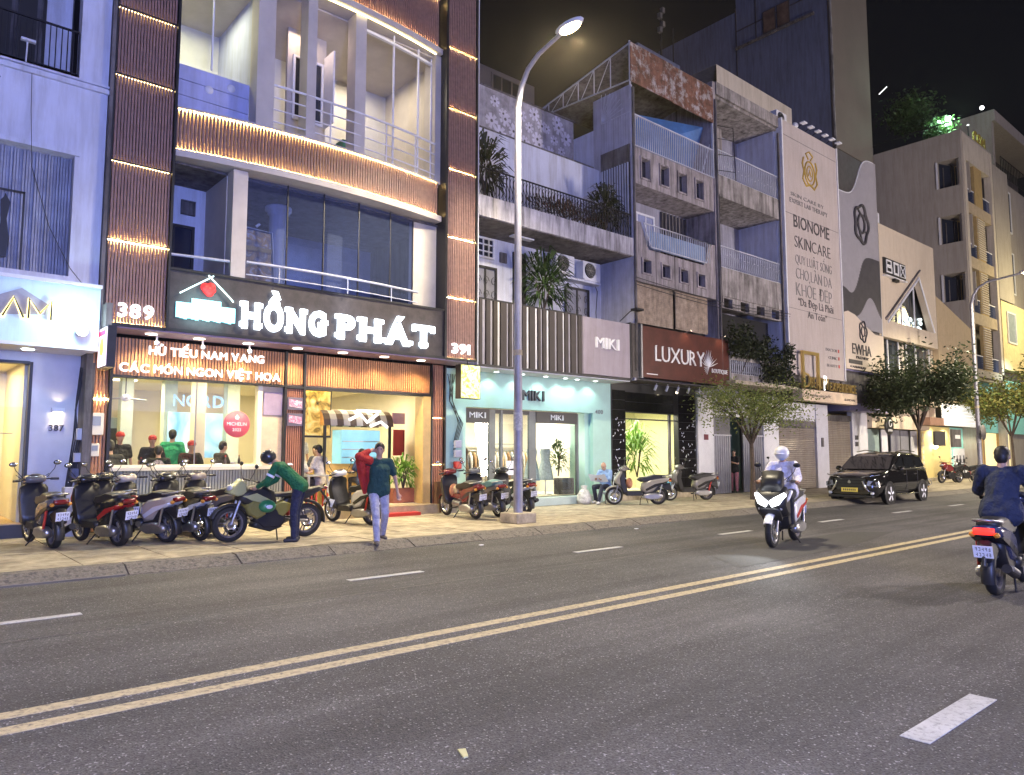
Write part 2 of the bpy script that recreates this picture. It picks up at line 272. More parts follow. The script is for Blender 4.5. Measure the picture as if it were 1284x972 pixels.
# ------------------------------------------------------------------ palette
M = dict(
 asphalt=asphalt('asphalt_grey'), yellow=mat('road_yellow', (.50, .42, .26), .7, var=.15, scale=14, col2=(.14, .12, .10), c2lo=.50, c2hi=.66, c2scale=22, bump=.3),
 white=mat('road_white', (.5, .5, .5), .7, col2=(.16, .16, .16), c2lo=.5, c2hi=.75, c2scale=30), patch=mat('asphalt_patch', (.075, .073, .072), .8, var=.3, scale=30, bump=.5),
 kerb=mat('kerb_granite', (.2, .18, .15), .85, var=.3, scale=35, bump=.9, bscale=60, col2=(.09, .08, .075), c2lo=.5, c2hi=.62, c2scale=14), slab=mat('paving', (.44, .38, .28), .8, var=.3, scale=3.3, bump=.35, bscale=80, col2=(.16, .13, .10), c2lo=.5, c2hi=.78, c2scale=2.6),
 joint=mat('joint', (.09, .08, .07), .9), soil=mat('ground', (.12, .11, .1), .9, scale=.3), iron=mat('iron', (.03, .03, .035), .6, .6), steel=mat('steel', (.45, .45, .47), .35, .9), grate=mat('grate', (.15, .14, .13), .6, .7),
 lavw=mat('white_wall', (.62, .64, .74), .85, var=.06, scale=1.2, streak=.25), bluew=mat('blue_wall', (.45, .48, .72), .8, var=.08, scale=1.5, streak=.2), crw=mat('cream_trim', (.55, .5, .44), .8, var=.08, scale=2),
 slat=mat('wood_slat', (.27, .16, .135), .5, var=.18, scale=9), slatb=mat('slat_backing', (.34, .24, .15), .6), slatl=mat('orange_slat', (.52, .24, .10), .5, var=.15, scale=9), blk=mat('black_frame', (.02, .02, .022), .45), board=mat('dark_board', (.055, .045, .045), .5, var=.25, scale=6),
 led=glow('warm_led', (1, .74, .30), 11), lett=glow('white_led', (.82, .92, 1), 2.6), lett2=glow('white_led_soft', (1, 1, 1), 1.3), cyan=glow('cyan_neon', (.35, .9, 1), 1.6), cyanw=glow('cyan_white', (.72, 1, 1), 1.9), red=glow('red_neon', (1, .02, .02), .8),
 down=glow('downlight', (1, .86, .58), 9), downc=glow('downlight_cool', (.85, 1, .95), 9), glass=glassmat('shop_glass', (.97, .98, .96)), dglass=glassmat('dark_glass', (.5, .56, .74), film=.14),
 darkglass=mat('night_glass', (.02, .025, .045), .06, spec=.8, var=0), cream=mat('cream_interior', (.82, .75, .56), .8, var=.03), mint=mat('mint_wall', (.42, .66, .58), .6, var=.04), graywall=mat('grey_wall', (.6, .6, .66), .7, var=.06),
 gold=mat('gold', (.75, .55, .2), .35, .8, var=0), tile=mat('black_tile', (.012, .012, .014), .12, var=0, spec=.7), luxred=mat('brown_sign', (.10, .028, .02), .35, var=.2, scale=2), bamboo=mat('bamboo', (.42, .33, .25), .8, var=.25, scale=6, streak=.4),
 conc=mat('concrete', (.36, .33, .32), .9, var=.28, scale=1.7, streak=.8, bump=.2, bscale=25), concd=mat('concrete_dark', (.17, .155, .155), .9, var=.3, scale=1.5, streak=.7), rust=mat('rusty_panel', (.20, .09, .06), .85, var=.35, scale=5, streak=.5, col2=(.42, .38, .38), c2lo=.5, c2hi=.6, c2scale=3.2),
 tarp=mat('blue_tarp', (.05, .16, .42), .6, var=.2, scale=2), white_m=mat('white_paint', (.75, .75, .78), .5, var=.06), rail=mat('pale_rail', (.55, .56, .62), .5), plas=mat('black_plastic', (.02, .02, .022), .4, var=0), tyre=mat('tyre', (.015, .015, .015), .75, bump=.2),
 bn=mat('billboard_vinyl', (.50, .44, .42), .7, var=.05, scale=1, streak=.12), ink=mat('ink', (.06, .055, .06), .6, var=0), inkg=mat('grey_ink', (.2, .19, .19), .6, var=0), inkw=mat('white_print', (.8, .8, .8), .6, var=0),
 warmw=mat('warm_wall', (.58, .52, .44), .85, var=.06, scale=1, streak=.2), towb=mat('tower_blue', (.15, .17, .27), .85, var=.12, scale=.25, streak=.3), towbr=mat('tower_brown', (.22, .175, .14), .9, var=.08, scale=.3), h8=mat('pale_render', (.40, .36, .32), .9, var=.06, scale=.6, streak=.18),
 ochre=mat('ochre', (.42, .30, .13), .8, var=.1), leafg=leafmat('leaf_green', (.02, .05, .012), (.07, .13, .035)), leafy=leafmat('leaf_yellow_green', (.09, .14, .03), (.30, .33, .10)), leafb=leafmat('leaf_bright', (.08, .2, .02), (.22, .4, .06)), leafd=leafmat('leaf_dark', (.012, .02, .008), (.045, .06, .02)), leafo=leafmat('leaf_autumn', (.08, .14, .03), (.28, .25, .06)),
 bark=mat('bark', (.09, .065, .05), .9, var=.3, scale=12, bump=.8, bscale=40), terra=mat('terracotta', (.3, .1, .06), .8), skin=mat('skin', (.48, .29, .2), .6, var=.05), hair=mat('hair', (.012, .01, .01), .5, var=0), screen=glow('lit_panel', (1, .95, .8), 2.5), teal=mat('teal_wall', (.30, .72, .66), .6, var=.04), glowy=glow('lit_yellow', (1, .86, .45), 1.4), redp=mat('red_plastic', (.5, .04, .03), .4, var=0), ply=mat('plywood', (.5, .33, .16), .6),
 pole=mat('pole_grey', (.34, .34, .40), .5, .3, var=.12, scale=4, streak=.3), chrome=mat('chrome', (.7, .7, .7), .15, 1, var=0), tail=mat('tail_lamp', (.16, .006, .01), .2, var=0, coat=.5), plate=mat('plate_white', (.75, .77, .85), .4, var=0), cloth_w=mat('white_cloth', (.75, .75, .8), .8, var=.05))
R_ = random.Random(7)
Z0 = .12       # pavement height
# ------------------------------------------------------------------ ground
S1('ground', MB().box(-160, 260, -120, 200, -.6, -.03), M['soil'])
S1('road', MB().box(-160, 260, -2.2, 10.86, -.3, 0), M['asphalt'])
yl = MB()
S1('yellow_line', MB().box(-40, 140, 5.49, 5.63, .002, .006), M['yellow']); S1('yellow_line', MB().box(-40, 140, 5.19, 5.33, .002, .006), M['yellow'])
dm = None
for k in range(-4, 16):
    x = .55+4.09*k
    S1('lane_dash', MB().box(x, x+1.12, 8.5, 8.62, .002, .006), M['white'])
for k in range(-2, 14): x = 4.51+4.09*k; S1('lane_dash', MB().box(x, x+1.12, 1.70, 1.86, .002, .006), M['white'])
S1('road_patch', MB().add([(x, y, .004) for x, y in ((9.3, 5.9), (12.8, 6.0), (15.9, 6.5), (15.2, 7.1), (12.6, 7.2), (10.0, 6.8))], [(0, 1, 2, 3, 4, 5)]), M['patch'])
kb = S1('kerb', MB().box(-60, 120, 11.24, 11.3, -.2, .095), M['joint'])
for k in range(-4, 44):
    x = -.35+1.5*k; q = MB(); dz = R_.uniform(-.006, .006)
    if k == 0: y0 = 10.98
    else: y0 = 10.84
    q.prism([(y0, -.05), (y0, .012+dz), (11.02, .085+dz), (11.1, .118+dz), (11.28, .124+dz), (11.28, -.05)], x+.012, x+1.488, 'x'); S1('kerb_stone', q, M['kerb'], kb)
gr = ONE('drain_grate', 'rusty slotted drain grate in the gutter at the left end of the kerb', 'drain', MB().box(1.0, 2.6, 10.80, 10.86, .0, .02), M['grate'])
pv = S1('pavement', MB().box(-60, 120, 11.28, 60, -.2, .1), M['joint'])
for i in range(-1, 25):
    for j in range(5):
        x = 1.1*i; y = 11.3+.9*j; q = MB(); dz = R_.uniform(-.003, .004)
        q.box(x+.008, x+1.092, y+.008, min(y+.892, 15.78), .09, .118+dz); S1('paving_slab', q, M['slab'], pv)
S1('pavement_far', MB().box(27.5, 120, 11.3, 15.8, .09, .118), M['slab'])
S1('opposite_pavement', MB().box(-60, 120, -30, -2.2, -.2, .12), M['slab'])
S1('asphalt_seam', MB().add([(x, 7.66+.02*sin(x*1.3), .004) for x in [i*.8 for i in range(60)]]+[(x, 7.69+.02*sin(x*1.3+.5), .004) for x in [i*.8 for i in range(60)]], [(i, i+1, i+61, i+60) for i in range(59)]), mat('seam_grey', (.15, .145, .14), .8, var=.3, scale=20))
ONE('litter', 'small crumpled pale leaf of paper on the asphalt at bottom centre', 'litter', MB().prism([(2.44, 3.22), (2.47, 3.22), (2.52, 3.31), (2.48, 3.33)], .004, .012, 'z'), mat('dry_leaf', (.5, .48, .25), .8))
for lx, ly, tt in ((8.1, 10.25, 'white scrap of paper in the gutter before the walking man'), (12.35, 10.3, 'tiny white scrap on the road in front of the tall lamp post'), (18.2, 9.8, 'tiny white scrap on the road before the parked scooters')):
    ONE('litter', tt, 'litter', MB().prism([(lx, ly), (lx+.09, ly+.01), (lx+.1, ly+.06), (lx+.02, ly+.07)], .004, .015, 'z'), M['plate'])
# ------------------------------------------------------------------ slat panel helper
def slats(par, x0, x1, z0, z1, y, pitch=.055, wd=.034, dep=.045, m=None, name='slat', zf=None, back=True, mback=None, yf=None, zend=None, sort=0):
    n = max(1, int(round((x1-x0)/pitch))); pitch = (x1-x0)/n; q = MB().box(-wd/2, wd/2, -dep, 0, z0, z1); me = q.mesh(name); me.materials.append(m or M['slat'])
    if back: P(par, 'backing_board', MB().box(x0, x1, y, y+.03, z0, z1), mback or M['slatb'])
    for i in range(n):
        x = x0+(i+.5)*pitch; P(par, name, me, None, loc=(x, yf(x) if yf else y, 0))
def cable(par, pts, r=.012, m=None, name='cable'): return P(par, name, MB().tube(pts, r, 6), m or M['plas'])
def window(par, x0, x1, z0, z1, y, fr=.05, nx=2, nz=1, mf=None, mg=None, dep=.06, name='window'):
    q = MB(); q.box(x0, x0+fr, y-dep, y, z0, z1); q.box(x1-fr, x1, y-dep, y, z0, z1); q.box(x0+fr, x1-fr, y-dep, y, z0, z0+fr); q.box(x0+fr, x1-fr, y-dep, y, z1-fr, z1)
    for i in range(1, nx): xx = x0+(x1-x0)*i/nx; q.box(xx-fr*.35, xx+fr*.35, y-dep*.8, y, z0+fr, z1-fr)
    for i in range(1, nz): zz = z0+(z1-z0)*i/nz; q.box(x0+fr, x1-fr, y-dep*.75, y, zz-fr*.35, zz+fr*.35)
    o = P(par, name, q, mf or M['white_m']); P(o, 'pane', MB().box(x0+fr*.5, x1-fr*.5, y-dep*.3, y-dep*.2, z0+fr*.5, z1-fr*.5), mg or M['darkglass']); return o
def railing(par, x0, x1, z0, z1, y, sp=.13, r=.009, m=None, top=.02, name='railing', curls=False, posts=True):
    m = m or M['iron']; q = MB(); q.box(x0, x1, y-top, y+top, z1-top*1.5, z1); q.box(x0, x1, y-top*.7, y+top*.7, z0, z0+top); o = P(par, name, q, m)
    n = int((x1-x0)/sp); me = MB().box(-r, r, -r, r, z0+top, z1-top*1.5).mesh('baluster'); me.materials.append(m)
    cm = None
    if curls:
        qq = MB(); h = z1-z0
        qq.tube([(.05*sin(t*2*pi), 0, z0+.08+(h-.16)*t) for t in [i/14 for i in range(15)]], r*.9, 5); cm = qq.mesh('scroll'); cm.materials.append(m)
    for i in range(n+1):
        P(o, 'baluster', me, None, loc=(x0+(x1-x0)*i/max(n, 1), y, 0))
        if cm and i < n: P(o, 'scroll', cm, None, loc=(x0+(x1-x0)*(i+.5)/n, y, 0))
    return o
def ac_unit(label, x, y, z, wd=.82, ht=.58):
    t = T('air_conditioner', label, 'air conditioner', (x+wd/2, y-.3, z), group='air conditioner units')
    P(t, 'casing', MB().cbox(x, x+wd, y-.32, y, z, z+ht, .02), M['white_m']); q = MB(); cx = x+wd*.4; cz = z+ht/2
    q.lathe([(.235, -.03), (.25, 0)], (cx, y-.322, cz), 20); q.lathe([(.0, -.004), (.235, -.004)], (cx, y-.322, cz), 20); P(t, 'fan_opening', q, M['blk'])
    g = MB()
    for k in range(4): g.lathe([(.06+.05*k, -.022), (.068+.05*k, -.022)], (cx, y-.322, cz), 20)
    for k in range(6): g.tube([(cx, y-.345, cz), (cx+.24*cos(k*pi/3), y-.345, cz+.24*sin(k*pi/3))], .004, 4)
    P(t, 'fan_guard', g, M['steel']); P(t, 'bracket', MB().box(x+.05, x+wd-.05, y-.34, y, z-.04, z-.005), M['white_m']); return t
def bush(name, label, cat, c, R, n, l, wd, m, group=None, arch=True, stem=True, pot=None, up=.35, parts=True):
    t = T(name, label, cat, (c[0], c[1], c[2]), group=group); q = MB(); rr = random.Random(int(c[0]*100+c[2]*10)); random.seed(int(c[0]*31))
    if stem:
        s = MB()
        for k in range(5): a = rr.uniform(0, 6.28); s.tube([(c[0], c[1], c[2]), (c[0]+cos(a)*R[0]*.35, c[1]+sin(a)*R[1]*.35, c[2]+R[2]*rr.uniform(.9, 1.5))], [.025, .01], 5)
        P(t, 'stem', s, M['bark'])
    for i in range(n):
        a = rr.uniform(0, 2*pi); e = math.asin(rr.uniform(-.75, 1)); k = rr.random()**.45; d = V((cos(a)*cos(e), sin(a)*cos(e), sin(e)+up)).normalized()
        p = V((c[0]+R[0]*k*cos(a)*cos(e), c[1]+R[1]*k*sin(a)*cos(e), c[2]+R[2]*(1+k*sin(e)))); ll = l*rr.uniform(.6, 1.2); side = d.cross(V((0, 0, 1))).normalized()
        if arch:
            p1 = p+d*ll*.5; d2 = (d+V((0, 0, -1.1))).normalized(); p2 = p1+d2*ll*.55; ww = wd/2
            q.add([p-side*ww*.6, p+side*ww*.6, p1+side*ww, p1-side*ww, p2], [(0, 1, 2, 3), (3, 2, 4)])
        else: q.leaf(p, d+V((rr.uniform(-.8, .8), rr.uniform(-.8, .8), rr.uniform(-.8, .8))), ll, wd)
    P(t, 'foliage', q, m, kind='stuff')
    if pot: P(t, 'pot', pot, M['terra'])
    return t
def tiles(par, x0, x1, z0, z1, y, nx, nz, m, name='tile', gap=.006, dep=.02):
    dx = (x1-x0)/nx; dz = (z1-z0)/nz; me = MB().box(gap, dx-gap, -dep, 0, gap, dz-gap).mesh(name); me.materials.append(m)
    for i in range(nx):
        for j in range(nz): P(par, name, me, None, loc=(x0+i*dx, y, z0+j*dz))
# ================================================================== house 387, the white shop at the left edge
t = T('white_shophouse', 'pale blue-lit white shophouse at the left edge, number 387', 'building', (1, 15, Z0))
q = MB(); q.box(-4, 1.0, 15, 15.3, 4.62, 14); q.box(2.45, 2.93, 15, 15.3, 4.62, 14); q.box(1.0, 2.45, 15, 15.3, 6.98, 8.5); q.box(1.0, 2.45, 15, 15.3, 4.6, 4.76)
P(t, 'wall', q, M['lavw'])
P(t, 'ledge', MB().box(-4, 2.97, 14.93, 15, 8.28, 8.36), M['lavw']); P(t, 'ledge', MB().box(-4, 2.96, 14.95, 15, 8.40, 8.44), M['lavw'])
P(t, 'window_surround', MB().box(.9, 2.52, 14.96, 15, 6.98, 7.06), M['lavw'])
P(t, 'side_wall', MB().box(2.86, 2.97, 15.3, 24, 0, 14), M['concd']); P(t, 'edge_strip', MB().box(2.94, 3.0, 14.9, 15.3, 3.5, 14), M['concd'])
q = MB()
for k in range(34):
    x = .9+k*.047; q.box(x, x+.03, 15.22+.02*sin(k*1.7), 15.27, 4.76, 6.98)
P(t, 'curtain', q, mat('grey_curtain', (.36, .37, .44), .9, var=.2, scale=3, streak=.25), kind='stuff'); P(t, 'curtain_backing', MB().box(.9, 2.45, 15.27, 15.3, 4.76, 6.98), mat('grey_curtain_b', (.3, .31, .38), .9))
q = MB(); q.box(1.0, 1.75, 15.13, 15.15, 6.15, 6.18); q.box(1.72, 1.75, 15.13, 15.15, 4.68, 6.18); P(t, 'picture_frame', q, M['blk'])
q = MB(); q.prism([(1.38, 4.95), (1.52, 4.98), (1.55, 5.3), (1.5, 5.65), (1.54, 5.95), (1.5, 6.02), (1.46, 6.1), (1.44, 6.02), (1.4, 5.97), (1.42, 5.6), (1.38, 5.3)], 15.12, 15.16); P(t, 'dress_cutout', q, M['blk'])
P(t, 'balcony_back', MB().box(.5, 2.45, 15.9, 16, 8.5, 14), M['concd'])
for x in (1.15, 1.55, 1.95): P(t, 'door_panel', MB().box(x, x+.3, 15.86, 15.9, 8.6, 10.8), M['blk'])
P(t, 'curtain', MB().box(2.0, 2.42, 15.84, 15.87, 8.6, 10.8), M['lavw'])
railing(t, .6, 2.43, 8.52, 9.35, 15.05, .09, .008, M['iron'])
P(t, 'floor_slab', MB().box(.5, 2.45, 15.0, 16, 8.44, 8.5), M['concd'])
cable(t, [(1.72, 14.97, 8.3), (1.74, 14.96, 7.6), (1.80, 14.96, 6.6), (2.1, 14.94, 5.6), (2.45, 14.92, 4.9), (2.93, 14.9, 4.3)], .006)
q = MB(); q.box(1.22, 1.24, 14.97, 15, 7.85, 8.0); q.tube([(1.18, 14.98, 7.95), (1.27, 14.98, 8.08)], .012, 5); P(t, 'letter_mark', q, M['ink']); P(t, 'letter_mark', MB().box(1.245, 1.265, 14.97, 15, 7.6, 7.78), M['ink'])
P(t, 'wall_lamp_arm', MB().tube([(1.62, 15, 8.4), (1.62, 14.9, 8.75), (1.62, 14.9, 8.8)], .015, 6), M['rail']); P(t, 'wall_lamp_head', MB().box(1.52, 1.74, 14.85, 14.93, 8.8, 8.84), M['rail'])
P(t, 'ground_wall', MB().box(2.1, 2.92, 15.8, 16, Z0, 3.5), M['graywall']); P(t, 'door_frame', MB().box(2.05, 2.1, 15.76, 16, .35, 3.26), M['blk']); P(t, 'door_frame', MB().box(-2, 2.05, 15.76, 16, 3.22, 3.27), M['blk'])
P(t, 'lintel', MB().box(-4, 2.1, 15.8, 16, 3.27, 3.5), M['graywall']); P(t, 'soffit', MB().box(-4, 2.95, 14.95, 15.8, 3.44, 3.5), M['white_m'])
P(t, 'step', MB().box(-4, 2.1, 15.65, 19, Z0, .35), M['blk']); P(t, 'shop_floor', MB().box(-4, 2.06, 15.72, 20, .35, .37), M['ply'])
P(t, 'shop_back_wall', MB().box(-4, 2.1, 18.5, 18.6, .35, 3.4), M['cream']); P(t, 'shop_side_wall', MB().box(2.0, 2.1, 16, 18.5, .35, 3.4), M['cream']); P(t, 'shop_ceiling', MB().box(-4, 2.1, 16, 18.6, 3.3, 3.4), M['cream'])
q = MB()
for x in (.6, .9, 1.2, 1.5, 1.8): q.box(x, x+.02, 18.46, 18.5, .4, 3.3)
P(t, 'panel_joint', q, M['ply'], kind='stuff')
P(t, 'shop_window', MB().box(-2, 2.05, 15.84, 15.85, .35, 3.22), M['glass'])
lamp(t, 'AREA', (.8, 17, 3.25), 90, (1, .80, .38), 1.6); P(t, 'soffit_downlight', MB().lathe([(0, 0), (.09, 0), (.1, .02)], (1.95, 15.35, 3.425), 16, 'z'), M['downc'])
lamp(t, 'SPOT', (1.95, 15.35, 3.40), 12, (.8, .85, 1), .05)
# sign box
t = T('shop_sign', 'pale cyan fascia sign with gold-haloed letters LAM at the left edge', 'sign', (1, 14.9, 3.45))
P(t, 'panel', MB().box(-4, 2.95, 14.86, 15, 3.50, 4.58), mat('cyan_panel', (.62, .82, .88), .6, var=.05, scale=2, streak=.1)); P(t, 'cornice', MB().box(-4, 2.97, 14.82, 15, 4.58, 4.64), M['white_m']); P(t, 'base_rail', MB().box(-4, 2.97, 14.84, 15, 3.44, 3.50), M['white_m'])
P(t, 'emblem', MB().prism([(1.0, 4.05), (1.75, 4.42), (2.15, 4.18), (2.1, 4.0), (1.0, 3.9)], 14.845, 14.86), mat('grey_emblem', (.35, .36, .42), .7))
for i, (a, b) in enumerate(((1.26, 1.43), (1.49, 1.79), (1.86, 2.19))):
    c = 'LAM'[i]
    if c == 'L': pl = [[(a, 4.22), (a, 3.92), (b, 3.92)]]
    elif c == 'A': pl = [[(a, 3.9), ((a+b)/2, 4.24), (b, 3.9)]]
    else: pl = [[(a, 3.9), (a, 4.24), ((a+b)/2, 4.0), (b, 4.24), (b, 3.9)]]
    for p in pl:
        k = P(t, 'letter', MB().tube([(x, 14.79, z) for x, z in p], .018, 4), M['blk']); P(k, 'halo', MB().tube([(x, 14.835, z) for x, z in p], .027, 4), glow('gold_halo', (1, .78, .25), 3))
ld = T('spotlight', 'bright round spotlight at the right end of the cyan sign', 'lamp', (2.6, 14.6, 3.8)); P(ld, 'lamp_head', MB().tube([(2.62, 14.84, 3.72), (2.64, 14.6, 3.74)], [.05, .09], 12), M['white_m']); P(ld, 'lens', MB().lathe([(0, 0), (.085, 0)], (2.64, 14.595, 3.74), 14, 'y'), glow('spot_lens', (.85, 1, 1), 25))
P(ld, 'arm', MB().tube([(2.62, 14.84, 3.7), (2.62, 15, 3.62)], .02, 6), M['white_m']); lamp(ld, 'POINT', (2.6, 14.45, 3.78), 26, (.7, .95, 1), .08)
wl = T('wall_lamp', 'small up and down wall lamp above the number 387', 'lamp', (2.5, 15.8, 2.35)); P(wl, 'casing', MB().box(2.42, 2.62, 15.68, 15.8, 2.36, 2.44), M['white_m']); P(wl, 'diffuser', MB().box(2.45, 2.59, 15.70, 15.78, 2.35, 2.36), glow('wall_lamp_glow', (1, .85, .5), 18))
lamp(wl, 'SPOT', (2.52, 15.7, 2.33), 3.5, (1, .8, .45), .02, (0, .12, -1), spot=95); lamp(wl, 'SPOT', (2.52, 15.7, 2.47), 2, (1, .8, .45), .02, (0, .12, 1), spot=95)
nb = T('house_number', 'dark house number 387 under the small wall lamp', 'sign', (2.5, 15.8, 2.0)); text(nb, '387', 2.40, 2.64, 2.02, .11, 15.795, M['ink'], .02, .03, 'digit')
# clothes inside 387
for x, w_, m_, lb in ((1.35, .22, 'dark', 'dark grey jacket hanging in the yellow shop window'), (1.62, .26, 'dark', 'long dark coat hanging nearest the door of the yellow shop'), (1.02, .2, 'pink', 'pale pink dress hanging at the left edge of the yellow shop')):
    tt = T('garment', lb, 'clothing', (x, 16.6, .7)); mm = mat('cloth_'+m_, {'dark': (.06, .055, .05), 'pink': (.6, .36, .3)}[m_], .9, var=.4, scale=14)
    qq = MB(); qq.m = MX.Translation((0, 16.6, 0)); qq.pillow([(x-w_/2, .75), (x-w_*.42, 1.5), (x-w_*.3, 1.78), (x, 1.84), (x+w_*.3, 1.78), (x+w_*.42, 1.5), (x+w_/2, .72)], .09); P(tt, 'cloth', qq, mm)
    P(tt, 'hanger', MB().tube([(x, 16.6, 1.84), (x, 16.6, 1.98)], .006, 5), M['steel'])
ONE('clothes_rail', 'thin metal clothes rail in the yellow lit shop at left', 'rail', MB().tube([(.6, 16.6, 1.98), (1.95, 16.6, 1.98)], .012, 6), M['steel'])
# utility cables and boxes between 387 and the restaurant
t = T('utility_pole', 'bundle of black cables and meter boxes between number 387 and the restaurant', 'utility pole', (2.95, 15.4, Z0))
P(t, 'post', MB().box(3.0, 3.06, 15.55, 15.62, Z0, 3.3), M['concd'])
for k in range(6):
    x = 2.78+.035*k; cable(t, [(x+.05, 15.6, 3.2), (x-.04*(k % 3), 15.55, 2.6-.1*k), (x-.02, 15.55, 1.9), (x-.12-.02*k, 15.5, .9), (x-.16, 15.5, .15)], .014)
for z, s_, cc in ((1.85, .14, 'grey_wall'), (1.45, .11, 'grey_wall'), (1.15, .12, 'tower_blue'), (.7, .16, 'grey_wall')): P(t, 'junction_box', MB().cbox(2.86-s_/2-.1*(1.9-z), 2.86+s_/2-.1*(1.9-z), 15.38, 15.5, z, z+s_*1.5, .01), MATS[cc])
P(t, 'cabinet', MB().cbox(2.62, 2.95, 15.3, 15.6, Z0, 1.0, .015), M['graywall'])
# ================================================================== restaurant building 389-391
t = T('restaurant_building', 'restaurant building 389-391 with brown slatted pillars and curved balcony bands', 'building', (7.3, 15, Z0)); HP = t
for x0, x1, joints in ((3.04, 4.10, (4.0, 5.57, 7.08, 8.77, 10.11, 11.8, 14)), (10.72, 11.64, (4.0, 5.56, 7.13, 8.93, 10.55, 12.19, 14))):
    pil = P(t, 'pillar', MB().box(x0, x1, 15.10, 15.8, 3.99, 14), M['slatb'])
    P(pil, 'frame_edge', MB().box(x0-.07, x0-.001, 14.94, 15.8, 3.97, 14), M['blk']); P(pil, 'frame_edge', MB().box(x1+.001, x1+.05, 14.94, 15.8, 3.97, 14), M['blk'])
    P(pil, 'frame_edge', MB().box(x0, x1, 14.95, 15.10, 3.95, 3.99), M['blk'])
    for a, b in zip(joints[:-1], joints[1:]):
        slats(pil, x0+.01, x1-.01, a+.02, b-.02, 15.03, .056, .034, .055, back=False)
    for k, z in enumerate(joints[:-1]):
        P(pil, 'joint_strip', MB().box(x0, x1, 14.968, 14.974, z-.016, z+.016), M['blk'])
        hi = (x0 < 5 and k in (1,)) or (x0 > 5 and k > 0)
        P(pil, 'led_strip', MB().box(x0+.02, x1-.02, 15.045, 15.055, z+(.01 if k == 0 else -.007), z+(.024 if k == 0 else .007)), glow('warm_led_hi', (1, .70, .27), 230) if hi or k == 0 else glow('warm_led_lo', (1, .72, .3), 16))
# curved bands
def yc(x, d=0): return 15.12-.36*(1-((x-7.35)/3.3)**2)+d
def arcbox(x0, x1, z0, z1, d0, d1, n=24):
    q = MB(); vs = []; fs = []
    for i in range(n+1):
        x = x0+(x1-x0)*i/n; vs += [(x, yc(x, d0), z0), (x, yc(x, d0), z1), (x, yc(x, d1), z1), (x, yc(x, d1), z0)]
    for i in range(n):
        a = 4*i; b = a+4; fs += [(a, b, b+1, a+1), (a+1, b+1, b+2, a+2), (a+2, b+2, b+3, a+3), (a+3, b+3, b, a)]
    fs += [(0, 1, 2, 3), (4*n+3, 4*n+2, 4*n+1, 4*n)]; return q.add(vs, fs)
for z0, z1 in ((7.66, 8.47), (12.12, 13.4)):
    bd = P(t, 'balcony_band', arcbox(4.12, 10.55, z0-.02, z1+.02, .12, .2), M['slatb'])
    slats(bd, 4.16, 10.5, z0, z1, 0, .068, .036, .05, back=False, yf=lambda x: yc(x, .055))
    P(bd, 'led_strip', arcbox(4.2, 10.5, z0-.02, z0-.01, .075, .09), glow('warm_led_band', (1, .72, .28), 150))
    P(bd, 'led_strip', arcbox(4.2, 10.5, z1+.008, z1+.018, .075, .09), glow('warm_led_band2', (1, .72, .28), 75))
    P(t, 'floor_slab', arcbox(4.12, 10.62, z0-.17, z0-.03, -.03, 3.2), M['crw'])
    P(t, 'band_cap', arcbox(4.12, 10.55, z1+.025, z1+.06, .0, .5), M['crw']); P(bd, 'band_lip', arcbox(4.12, 10.55, z0-.035, z0-.022, .0, .12), M['blk'])
